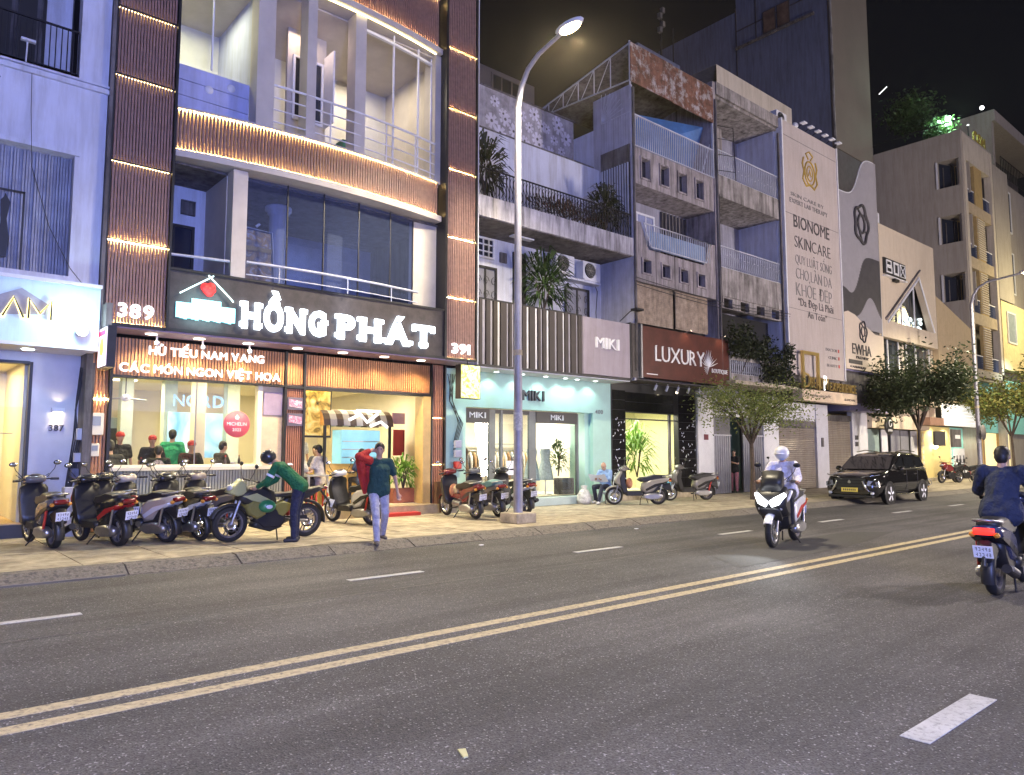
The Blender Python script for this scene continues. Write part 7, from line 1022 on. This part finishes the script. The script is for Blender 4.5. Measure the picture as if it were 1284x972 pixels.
# ================================================================== people
SK = M['skin']
def person(name_label, loc, rz, J, shirt, trousers, shoes=(.03, .03, .03), sleeve='short', vox=.014, sc=1., hair='short', cap=None, helmet=None, mask=None, skirt=None, group=None, curl=.6, feet=True, shorts=False, lower=True, loose=1.0, stripes_=False):
    t = T('person', name_label, 'person', loc, rz, group, False); t.scale = (sc,)*3
    D = dict(pel=(0, 0, .93), che=(0, 0, 1.27), nec=(0, 0, 1.45), hea=(.02, 0, 1.60), shL=(0, .18, 1.40), shR=(0, -.18, 1.40), elL=(-.02, .25, 1.12), elR=(-.02, -.25, 1.12), wrL=(.06, .25, .88), wrR=(.06, -.25, .88), hiL=(0, .09, .90), hiR=(0, -.09, .90), knL=(.03, .1, .50), knR=(.03, -.1, .50), anL=(0, .1, .09), anR=(0, -.1, .09), look=(1, 0, 0), toL=(1, .15, 0), toR=(1, -.15, 0))
    D.update(J); j = {k: V(v) for k, v in D.items()}; lat = (j['shL']-j['shR']).normalized(); look = j['look'].normalized(); up = (j['hea']-j['nec']).normalized()
    b = MB(); h = j['hea']; b.ell(h+up*.02, (.082, .075, .108), 16, 12); b.ell(h+look*.03-up*.045, (.06, .055, .06), 12, 8); b.capsule(h+look*.085, h+look*.10-up*.025, .012, .016, 8); side = look.cross(up).normalized()
    for s in (-1, 1): b.ell(h+side*s*.078-look*.005, (.018, .014, .028), 8, 6)
    b.capsule(h+look*.07-up*.062-side*.018, h+look*.07-up*.062+side*.018, .010, .010, 8); b.capsule(j['nec']-up*.03, h-up*.05, .055, .05)
    tr = lat*.075; pl = lat*.07; b.capsule(j['che']+tr, j['pel']+pl, .085, .09); b.capsule(j['che']-tr, j['pel']-pl, .085, .09); b.capsule(j['shL']*.9+j['shR']*.1, j['shR']*.9+j['shL']*.1, .05, .05)
    for s, e, w_ in (('shL', 'elL', 'wrL'), ('shR', 'elR', 'wrR')):
        b.capsule(j[s], j[e], .045, .037); b.capsule(j[e], j[w_], .038, .026); d = (j[w_]-j[e]).normalized(); n = d.cross(lat); n = n.normalized() if n.length > .1 else V((0, 0, 1)); sd = d.cross(n).normalized(); w0 = j[w_]; b.capsule(w0, w0+d*.07, .026, .036)
        for k in range(4):
            o = sd*((k-1.5)*.021); L_ = (.062, .072, .068, .052)[k]; p1 = w0+d*.085+o; p2 = p1+(d*(1-curl*.4)+n*curl*.6).normalized()*L_*.55; p3 = p2+(d*(1-curl)+n*curl*1.3).normalized()*L_*.5; b.capsule(p1-d*.03, p2, .0105, .0095, 6); b.capsule(p2, p3, .0095, .0085, 6)
        b.capsule(w0+d*.03-sd*.03, w0+d*.07-sd*.055+n*.02, .012, .010, 6)
    if lower:
        for a, k, n_ in (('hiL', 'knL', 'anL'), ('hiR', 'knR', 'anR')): b.capsule(j[a], j[k], .07, .05); b.capsule(j[k], j[n_], .05, .035)
    P(t, 'body', baked(b, vox, 4, 'body'), SK)
    s_ = MB(); s_.capsule(j['che']+tr, j['pel']+pl+V((0, 0, .0)), .105, .10); s_.capsule(j['che']-tr, j['pel']-pl, .105, .10); s_.capsule(j['che'], j['pel'], .115*loose, .125*loose); dn = (j['pel']-j['che']).normalized(); hm = dn*(.075 if sleeve == 'short' else .03); hm = hm*.7; [s_.capsule(j['pel']+lat*.075*g-dn*.05, j['pel']+lat*.08*g+hm, .118*loose, .124*loose) for g in (-1, 1)]; s_.capsule(j['pel']+lat*.08+hm, j['pel']-lat*.08+hm, .124*loose, .124*loose); s_.capsule(j['shL']*.92+j['shR']*.08, j['shR']*.92+j['shL']*.08, .068, .068); s_.capsule(j['nec']-V((0, 0, .05)), j['che'], .07, .1)
    for s, e, w_ in (('shL', 'elL', 'wrL'), ('shR', 'elR', 'wrR')):
        if sleeve == 'short': s_.capsule(j[s], j[s].lerp(j[e], .68), .070*loose, .066*loose)
        else: s_.capsule(j[s], j[e], .068*loose, .056*loose); s_.capsule(j[e], j[w_].lerp(j[e], .08), .055, .042)
    sh = mat('cloth_%.2f_%.2f_%.2f' % shirt, shirt, .85, var=.15, scale=14, bump=.9, bscale=11); P(t, 'shirt', baked(s_, vox, 3, 'shirt'), sh)
    if stripes_:
        for s, e in (('shL', 'elL'), ('shR', 'elR')): P(t, 'reflective_stripe', MB().tube([j[s].lerp(j[e], .60), j[s].lerp(j[e], .74)], [.073, .070], 12, False), M['plate'])
        P(t, 'reflective_stripe', MB().box(-.02, .02, -.13, .13, 0, .006), M['plate'], loc=tuple(j['che']+V((-.10, 0, .10))), rot=(0, -.9, 0))
    if lower:
        p_ = MB(); p_.capsule(j['pel']+pl*.9, j['pel']-pl*.9, .112, .112)
        for a, k, n_ in (('hiL', 'knL', 'anL'), ('hiR', 'knR', 'anR')):
            p_.capsule(j[a], j[k], .096, .070)
            if not shorts: p_.capsule(j[k], j[n_], .070, .055)
            else: p_.capsule(j[k], j[k].lerp(j[n_], .25), .075, .07)
        P(t, 'trousers', baked(p_, vox, 3, 'trousers'), mat('cloth_%.2f_%.2f_%.2f' % trousers, trousers, .85, var=.15, scale=14, bump=.9, bscale=11))
        if feet:
            for n_, to in (('anL', 'toL'), ('anR', 'toR')): d = j[to].normalized(); q = MB(); q.capsule(j[n_]-d*.04-V((0, 0, .045)), j[n_]+d*.15-V((0, 0, .06)), .042, .032, 10); q.capsule(j[n_]-V((0, 0, .01)), j[n_]-V((0, 0, .05)), .045, .045, 10); P(t, 'shoe', baked(q, .012, 2, 'shoe'), mat('shoe_%.2f' % shoes[0], shoes, .6, var=0))
    if vox < .02 and not helmet:
        for s in (-1, 1): P(t, 'eye', MB().ell(h+look*.073+side*s*.03+up*.015, (.011, .011, .008), 8, 6), M['ink']); P(t, 'eyebrow', MB().tube([h+look*.078+side*s*.018+up*.034, h+look*.072+side*s*.046+up*.032], .004, 4), M['hair'])
    if hair: q = MB(); q.ell(h+up*.045-look*.018, (.092, .088, .095), 14, 10); q.ell(h-look*.045+up*.0, (.065, .075, .09), 12, 8); P(t, 'hair', baked(q, vox, 2, 'hair'), M['hair'])
    if cap: q = MB(); q.ell(h+up*.06-look*.01, (.096, .092, .08), 14, 8); q.ell(h+up*.045+look*.09, (.07, .06, .012), 12, 6); P(t, 'cap', q, mat('cap_red', cap, .7, var=.05))
    if helmet:
        q = MB(); q.ell(h+up*.04-look*.01, (.135, .125, .125), 18, 12); P(t, 'helmet', q, mat('helmet_%.2f' % helmet[0], helmet, .3, var=0, coat=.5)); q = MB(); q.ell(h+up*.02+look*.09, (.075, .085, .012), 12, 6); P(t, 'helmet_visor', q, mat('helmet_%.2f' % helmet[0], helmet, .3)); P(t, 'chin_strap', MB().tube([h+side*.09+up*.01, h-up*.1+look*.03, h-side*.09+up*.01], .008, 5), M['ink'])
    if mask: P(t, 'face_mask', MB().ell(h+look*.045-up*.045, (.062, .066, .055), 12, 8), mat('mask_%.2f' % mask[0], mask, .8, var=0))
    return t
# man walking off the kerb, hand to his ear
person('man in a dark green T-shirt and pale trousers stepping off the kerb', (6.62, 11.2, 0.06), rad(-108), dict(pel=(0, 0, .95), che=(.02, .01, 1.27), elR=(.17, -.36, 1.48), wrR=(.02, -.16, 1.58), elL=(-.02, .29, 1.12), wrL=(.02, .33, .86), knL=(.0, .12, .52), anL=(-.30, .15, .14), knR=(.17, -.08, .52), anR=(.24, -.07, .10), look=(1, -.25, -.05)), (.015, .06, .055), (.42, .42, .52), (.12, .1, .09), vox=.012)
jk = T('jacket', 'bright red jacket draped over the raised arm of the man in the green T-shirt', 'jacket', (6.62, 11.2, .06), rad(-108), None, False); q = MB()
q.capsule((.02, -.17, 1.42), (.17, -.38, 1.49), .08, .078); q.capsule((.17, -.38, 1.49), (.06, -.2, 1.58), .065, .05); q.capsule((.12, -.36, 1.44), (-.02, -.28, 1.15), .075, .07); q.capsule((-.02, -.28, 1.15), (-.1, -.22, .88), .075, .04); q.capsule((-.06, -.2, 1.38), (-.1, -.16, .95), .07, .06)
P(jk, 'cloth', baked(q, .014, 3, 'cloth'), mat('cloth_red', (.45, .025, .02), .8, var=.15, scale=12, bump=.9, bscale=11))
# delivery rider bent over the motorcycle, seen from behind, facing the building/left
person('delivery rider in a green reflective jacket bending over the yellow-green motorcycle', (5.50, 12.02, Z0), rad(140), dict(pel=(-.05, 0, .95), che=(.22, 0, 1.20), nec=(.36, 0, 1.33), hea=(.47, 0, 1.40), shL=(.30, .19, 1.28), shR=(.30, -.19, 1.28), elL=(.42, .24, 1.03), elR=(.42, -.22, 1.03), wrL=(.62, .14, .92), wrR=(.62, -.12, .90), hiL=(-.05, .09, .92), hiR=(-.05, -.09, .92), knL=(.0, .12, .5), knR=(.02, -.1, .5), anL=(-.02, .14, .09), anR=(.03, -.14, .09), look=(.8, 0, -.6)), (.01, .13, .05), (.02, .025, .06), (.04, .04, .045), stripes_=True, sleeve='long', helmet=(.03, .03, .035), mask=(.4, .45, .6), hair=None, vox=.012)
# seated reader
sm = person('elderly seated man in a light blue shirt reading a paper beside the mint shop', (16.72, 15.1, Z0), rad(190), dict(pel=(0, 0, .50), che=(.02, 0, .82), nec=(.04, 0, .99), hea=(.09, 0, 1.10), shL=(.02, .18, .95), shR=(.02, -.18, .95), elL=(.12, .24, .72), elR=(.12, -.24, .72), wrL=(.33, .12, .72), wrR=(.33, -.12, .72), hiL=(.02, .09, .50), hiR=(.02, -.09, .50), knL=(.42, .14, .50), knR=(.42, -.14, .50), anL=(.62, .15, .10), anR=(.30, -.15, .10), look=(.8, 0, -.6)), (.28, .42, .68), (.03, .035, .06), (.6, .6, .6), sleeve='long', hair=None)
nw = T('newspaper', 'open newspaper held by the seated man', 'newspaper', (16.3, 15.05, .9)); P(nw, 'page', MB().add([(16.34, 15.35, .78), (16.40, 15.0, .76), (16.36, 14.65, .78), (16.22, 14.68, 1.0), (16.26, 15.0, .97), (16.22, 15.35, 1.0)], [(0, 1, 4, 5), (1, 2, 3, 4)]), M['plate'])
q = MB(); q.cbox(16.55, 16.9, 14.95, 15.25, .40, .45, .01); st_ = T('stool', 'low plastic stool under the seated man', 'stool', (16.72, 15.1, Z0)); P(st_, 'seat', q, M['plate'])
for dx, dy in ((.03, .03), (.3, .03), (.03, .26), (.3, .26)): P(st_, 'leg', MB().box(16.55+dx-.015, 16.55+dx+.015, 14.95+dy-.015, 14.95+dy+.015, Z0, .40), M['steel'])
ch = T('folding_chair', 'folded pale chair leaning behind the seated man', 'chair', (17.25, 15.0, Z0)); P(ch, 'frame', MB().tube([(17.1, 14.9, Z0), (17.3, 14.9, 1.0), (17.32, 15.25, 1.0), (17.12, 15.25, Z0)], .015, 6), M['plate']); P(ch, 'backrest', MB().box(17.27, 17.31, 14.92, 15.23, .75, .98), M['concd'])
sk_ = T('plastic_sack', 'white plastic sack standing against the mint shop front left of the seated man', 'sack', (15.9, 15.3, Z0)); P(sk_, 'sack_body', MB().lathe([(0, 0), (.2, .01), (.23, .12), (.2, .28), (.13, .40), (.07, .46), (.11, .54), (.02, .55)], (15.95, 15.25, Z0), 9, 'z'), mat('sack_white', (.6, .6, .58), .7, var=.25, scale=9, bump=.9, bscale=11))
# woman in doorway
person('woman in a black top and pink trousers standing in the grey gate doorway', (24.95, 15.95, Z0), rad(200), dict(elL=(.15, .2, 1.15), wrL=(.3, .05, 1.2)), (.02, .02, .02), (.5, .2, .24), vox=.02, sc=.95)
RID = dict(pel=(-.18, 0, .90), che=(-.08, 0, 1.24), nec=(-.04, 0, 1.42), hea=(.0, 0, 1.53), shL=(-.05, .19, 1.36), shR=(-.05, -.19, 1.36), elL=(.08, .29, 1.13), elR=(.08, -.29, 1.13), wrL=(.26, .32, 1.08), wrR=(.26, -.32, 1.08), hiL=(-.15, .1, .88), hiR=(-.15, -.1, .88), knL=(.28, .19, .80), knR=(.28, -.19, .80), anL=(.22, .19, .38), anR=(.22, -.19, .38))
person('rider in a white shirt, white helmet and face mask on the oncoming scooter', (12.42, 6.95, 0), rad(193), RID, (.72, .70, .80), (.02, .02, .03), (.02, .02, .02), sleeve='long', helmet=(.75, .74, .72), mask=(.5, .6, .8), hair=None, sc=1.03, loose=1.12)
RN = dict(RID); RN.update(anL=(.3, .2, .36), anR=(.1, -.28, .40))
person('rider in a loose navy jacket with black hair on the scooter at the right edge', (10.38, 2.93, 0), rad(3), RN, (.022, .032, .07), (.02, .02, .035), (.02, .02, .02), sleeve='long', hair='short', sc=1.02, loose=1.28)
person('distant rider on the pale scooter at the far right', (46, 11.2, 0), rad(200), RID, (.4, .4, .42), (.1, .1, .12), vox=.03, hair='short', sleeve='long')
# customers and staff behind the window
SIT = dict(pel=(0, 0, .50), che=(.02, 0, .82), nec=(.05, 0, 1.0), hea=(.08, 0, 1.15), shL=(.02, .18, .95), shR=(.02, -.18, .95), elL=(.10, .24, .70), elR=(.10, -.24, .70), wrL=(.32, .12, .72), wrR=(.32, -.12, .72), hiL=(.02, .09, .5), hiR=(.02, -.09, .5), knL=(.42, .1, .5), knR=(.42, -.1, .5), anL=(.4, .1, .08), anR=(.4, -.1, .08), look=(1, 0, -.1))
KG = 'people behind the restaurant window'
for lb, x, y, z, rz, c, cp, pose in (
    ('cook with a red cap bent low at the far left behind the restaurant window', 4.0, 17.6, .35, -80, (.02, .02, .02), (.45, .03, .03), 'stand'),
    ('worker with a bright red cap behind the black-shirted diner', 4.55, 17.2, .35, -100, (.02, .02, .02), (.6, .03, .03), 'stand'),
    ('diner in a black T-shirt with a pale back print, seen from behind at the window', 4.45, 16.35, .55, 75, (.02, .02, .022), None, 'sit'),
    ('man in a black T-shirt and red cap facing the street behind the window', 5.15, 16.6, .62, -85, (.025, .022, .02), (.5, .04, .05), 'sit'),
    ('dark-haired diner in black seen in profile at the right of the window', 5.75, 16.5, .62, 10, (.04, .035, .03), None, 'sit'),
    ('person in a green shirt behind the red-capped man', 5.1, 17.7, .35, 60, (.02, .3, .12), None, 'stand'),
    ('diner at the far left edge of the restaurant window in dark clothes', 3.58, 16.4, .5, 100, (.03, .03, .03), None, 'sit'),
    ('waiter in a green shirt seen from behind inside the doorway', 8.15, 18.6, .35, 60, (.03, .35, .15), None, 'stand'),
    ('diner in a white patterned shirt seated inside the doorway', 8.35, 16.9, .45, 120, (.6, .55, .5), None, 'sit'),
    ('man with glasses standing behind the tables inside the doorway', 9.0, 19.6, .35, -90, (.4, .4, .4), None, 'stand'),
    ('diner with dark hair seated deeper inside the doorway', 8.9, 18.2, .45, 200, (.1, .1, .12), None, 'sit'),
    ('seated diner in a dark blue top behind the cart post in the doorway', 9.3, 16.5, .45, 100, (.03, .05, .12), None, 'sit'),
    ('cook in white behind the lit glass case of the food stall', 9.6, 18.2, .35, -95, (.6, .6, .6), None, 'stand'),
    ('diner in a pale top at the left edge of the doorway', 7.65, 16.7, .45, 20, (.6, .58, .5), None, 'sit')):
    pe = person(lb, (x, y, z), rad(rz), SIT if pose == 'sit' else {}, c, (.04, .04, .05), vox=.022, cap=cp, hair='short', sc=R_.uniform(.95, 1.08))
    if 'back print' in lb: P(pe, 'shirt_print', MB().lathe([(0, 0), (.05, .0), (.10, 0), (.13, .0)], (-.125, 0, .84), 9, 'x'), blotch('print_pink', [(.03, .03, .03), (.5, .38, .34), (.6, .5, .45)], 16))
tb = M['ply']
def table(label, x, y, w_=.7, h=.75, m=None):
    t = T('dining_table', label, 'table', (x, y, .35), group='restaurant tables'); P(t, 'table_top', MB().cbox(x-w_/2, x+w_/2, y-.35, y+.35, .35+h-.04, .35+h, .01), m or tb)
    for sx in (-1, 1):
        for sy in (-1, 1): P(t, 'leg', MB().box(x+sx*(w_/2-.06)-.02, x+sx*(w_/2-.06)+.02, y+sy*.29-.02, y+sy*.29+.02, .35, .35+h-.04), M['steel'])
table('wooden table in the window, left of the red-capped man', 3.95, 16.9, .8, .95); table('wooden table in the window, right of the profile diner', 6.05, 16.9, .8, 1.0); table('steel table just inside the doorway on the left', 8.0, 16.6, .6, .75, M['steel']); table('steel table deeper inside the doorway', 8.4, 17.9, .7, .75, M['steel'])
for i, (x, y) in enumerate(((7.75, 16.25), (8.3, 16.3))):
    s_ = T('stool', ('left' if i == 0 else 'right')+' red plastic stool at the restaurant door', 'stool', (x, y, .35), group='red stools'); P(s_, 'seat', MB().cbox(x-.15, x+.15, y-.15, y+.15, .74, .78, .01), M['redp'])
    for sx in (-1, 1):
        for sy in (-1, 1): P(s_, 'leg', MB().box(x+sx*.12-.015, x+sx*.12+.015, y+sy*.12-.015, y+sy*.12+.015, .35, .74), M['redp'])
rr = random.Random(21)
for i, (x, y, z, lb) in enumerate(((3.75, 16.75, 1.30, 'on the left window table'), (4.1, 16.8, 1.30, 'on the left window table beside a dark bottle'), (5.85, 16.75, 1.35, 'on the right window table'), (6.15, 16.8, 1.35, 'at the right end of the right window table'), (4.8, 15.85, 1.34, 'on the window counter before the black-shirted diner'), (5.5, 15.85, 1.34, 'on the window counter before the profile diner'))):
    b_ = T('bowl', 'small white bowl '+lb, 'bowl', (x, y, z), group='bowls on the tables'); P(b_, 'bowl_body', MB().lathe([(0, .005), (.04, .005), (.08, .06), (.07, .06), (.03, .02), (0, .02)], (x, y, z), 14, 'z'), M['plate']); P(b_, 'broth', MB().lathe([(0, .045), (.068, .045)], (x, y, z), 12, 'z'), M['ochre'])
    if i % 2: o_ = T('bottle', 'dark sauce bottle '+('standing ' if i < 4 else '')+lb, 'bottle', (x+.14, y, z), group='sauce bottles'); P(o_, 'bottle_body', MB().lathe([(0, 0), (.03, 0), (.03, .12), (.012, .16), (.012, .2)], (x+.14, y, z), 10, 'z'), M['board']); P(o_, 'cap', MB().lathe([(.014, .2), (.014, .22), (0, .22)], (x+.14, y, z), 10, 'z'), M['redp'])
# mannequins and garments in the mint shop
def mannequin(label, x, y, c, z=.35, c2=None):
    t = T('mannequin', label, 'mannequin', (x, y, z), group=None); q = MB(); q.capsule((x, y, z+1.15), (x, y, z+1.38), .12, .13); q.capsule((x-.15, y, z+1.38), (x+.15, y, z+1.38), .05); q.capsule((x, y, z+1.42), (x, y, z+1.52), .04); q.ell((x, y, z+1.62), (.075, .085, .11)); q.capsule((x-.17, y, z+1.36), (x-.22, y, z+.95), .04, .03); q.capsule((x+.17, y, z+1.36), (x+.22, y, z+.95), .04, .03)
    P(t, 'torso', baked(q, .02, 2, 'torso'), mat('mannequin_w', (.72, .68, .62), .5)); P(t, 'garment', MB().lathe([(.14, 1.40), (.17, 1.3), (.13, 1.1), (.20, .8), (.26, .45)], (x, y, z), 14, 'z'), mat('cloth_%.2f_%.2f_%.2f' % c, c, .85, var=.2, scale=14)); P(t, 'stand', MB().cyl((x, y, z), (x, y, z+.9), .02, 8).lathe([(0, .02), (.2, .02), (.2, 0)], (x, y, z), 14, 'z'), M['steel'])
mannequin('white mannequin at the far left of the mint shop window', 12.15, 16.4, (.55, .5, .42)); mannequin('mannequin in a long brown coat, left window of the mint shop', 12.55, 16.7, (.22, .12, .06)); mannequin('mannequin in a blue-grey dress, right window of the mint shop', 15.0, 16.5, (.25, .33, .38)); mannequin('mannequin with a grey top and white bag, right window of the mint shop', 15.65, 16.6, (.3, .36, .38))
rk = T('clothes_rack', 'clothes rack with mixed garments at the back of the mint shop', 'rack', (14.5, 18.4, .35)); P(rk, 'rail', MB().tube([(12.3, 18.3, .35), (12.3, 18.3, 1.7), (16.6, 18.3, 1.7), (16.6, 18.3, .35)], .015, 6), M['steel']); rr = random.Random(12)
for k in range(26):
    x = 12.5+k*.155; c = rr.choice(((.5, .45, .38), (.25, .14, .06), (.06, .06, .07), (.6, .4, .2), (.3, .34, .36), (.65, .6, .55))); q = MB(); q.m = MX.Translation((x, 18.3, 0)) @ MX.Rotation(rad(70), 4, 'Z'); q.pillow([(-.2, .75+rr.uniform(-.15, .2)), (-.2, 1.5), (0, 1.66), (.2, 1.5), (.2, .75)], .04); P(rk, 'garment', q, mat('cloth_%.2f_%.2f_%.2f' % c, c, .85, var=.2, scale=14))
bush('potted_plant', 'leafy plant inside the right window of the mint shop', 'plant', (16.3, 16.7, .9), (.3, .25, .55), 160, .3, .05, M['leafg'], up=.6); ONE('display_crate', 'grey crate standing in the right window of the mint shop', 'crate', MB().cbox(16.0, 16.5, 16.2, 16.6, .36, .85, .01), M['concd']); ONE('notice_board', 'small white notice taped to the mint shop door glass', 'notice', MB().box(13.5, 14.0, 15.91, 15.92, 1.0, 1.4), M['plate'])
bush('palm', 'vivid green bushy palm behind the white mannequins of the brown-sign shop', 'plant', (19.3, 17.4, .5), (.4, .3, .6), 80, .5, .06, M['leafb'], up=.6)
# neighbour to the left of number 387
t = T('corner_shophouse', 'plain pale shophouse left of number 387, outside the frame', 'building', (-9, 15, Z0)); P(t, 'wall', MB().box(-16, -4.05, 15, 20, Z0, 12), M['warmw'])
for k in range(3):
    for z in (5, 8.4): window(t, -15+3.7*k, -12.6+3.7*k, z, z+1.9, 14.98, .08, 2, 1)
    P(t, 'shutter', MB().box(-15.5+3.8*k, -12.2+3.8*k, 14.94, 14.99, Z0, 3.2), M['steel'])
# ================================================================== other side of the street (behind the photographer), unseen signs that give fill light
op = T('opposite_shophouse', 'shophouse row with a blue lit sign on the near side of the street', 'building', (5, -8, Z0)); P(op, 'wall', MB().box(-16, 34, -9, -8, 0, 13), M['warmw'])
for k in range(6):
    for z in (5.6, 8.6): window(op, -13+7.5*k, -9.5+7.5*k, z, z+1.8, -7.9, .08, 2, 1)
    P(op, 'shutter', MB().box(-14+7.5*k, -9+7.5*k, -8, -7.95, .15, 3.4), M['steel'])
osg = T('opposite_sign', 'blue and white lit fascia sign across the street', 'sign', (4, -7.8, 3.8)); P(osg, 'box', MB().box(-6, 14, -8, -7.6, 3.7, 5.1), glow('opp_blue', (.35, .45, 1), 1.2)); lamp(osg, 'AREA', (-1, -7.5, 4.6), 4400, (.26, .35, 1), 1.2, (.0, 1, .22), 14)
osg = T('opposite_sign', 'warm white lit fascia sign across the street, right of the blue one', 'sign', (32, -7.8, 3.8)); P(osg, 'box', MB().box(22, 42, -8, -7.6, 3.7, 5.1), glow('opp_warm', (1, .85, .7), 1.2)); lamp(osg, 'AREA', (31, -7.5, 4.6), 6000, (1, .87, .80), 1.2, (.0, 1, .22), 16)  # sign box and area lamp added to brighten the right-hand facades
import math
f=925;p=math.atan(83/f);a=math.atan(1078/(f/math.cos(p)));H=1.6
ca,sa,cp,sp=math.cos(a),math.sin(a),math.cos(p),math.sin(p)
R=(sa,-ca,0);F=(ca*cp,sa*cp,sp);U=(-ca*sp,-sa*sp,cp)
def ray(u,v):
    x=(u-642)/f;y=-(v-486)/f
    return [R[i]*x+U[i]*y+F[i] for i in range(3)]
def onZ(u,v,z=0):
    d=ray(u,v);t=(z-H)/d[2];return (round(d[0]*t,2),round(d[1]*t,2),z)
def onY(u,v,Y):
    d=ray(u,v);t=Y/d[1];return (round(d[0]*t,2),Y,round(H+d[2]*t,2))
def onX(u,v,X):
    d=ray(u,v);t=X/d[0];return (X,round(d[1]*t,2),round(H+d[2]*t,2))
def pr(x,y,z):
    d=(x,y,z-H);w=sum(d[i]*F[i] for i in range(3))
    return (round(642+f*sum(d[i]*R[i] for i in range(3))/w,1),round(486-f*sum(d[i]*U[i] for i in range(3))/w,1))
hz = bpy.data.materials.new('night_haze'); hz.use_nodes = True; n = hz.node_tree.nodes; n.clear(); o = n.new('ShaderNodeOutputMaterial'); v = n.new('ShaderNodeVolumePrincipled'); v.inputs['Density'].default_value = .0004; v.inputs['Color'].default_value = (.95, .85, .68, 1); v.inputs['Anisotropy'].default_value = .7; hz.node_tree.links.new(v.outputs[0], o.inputs['Volume'])
P(None, 'haze', MB().box(-165, 265, -125, 205, -1.6, 46), hz, kind='stuff')  # thin volume added so the street lamp gets a bloom
S.cycles.volume_step_rate = 4; S.cycles.volume_bounces = 0
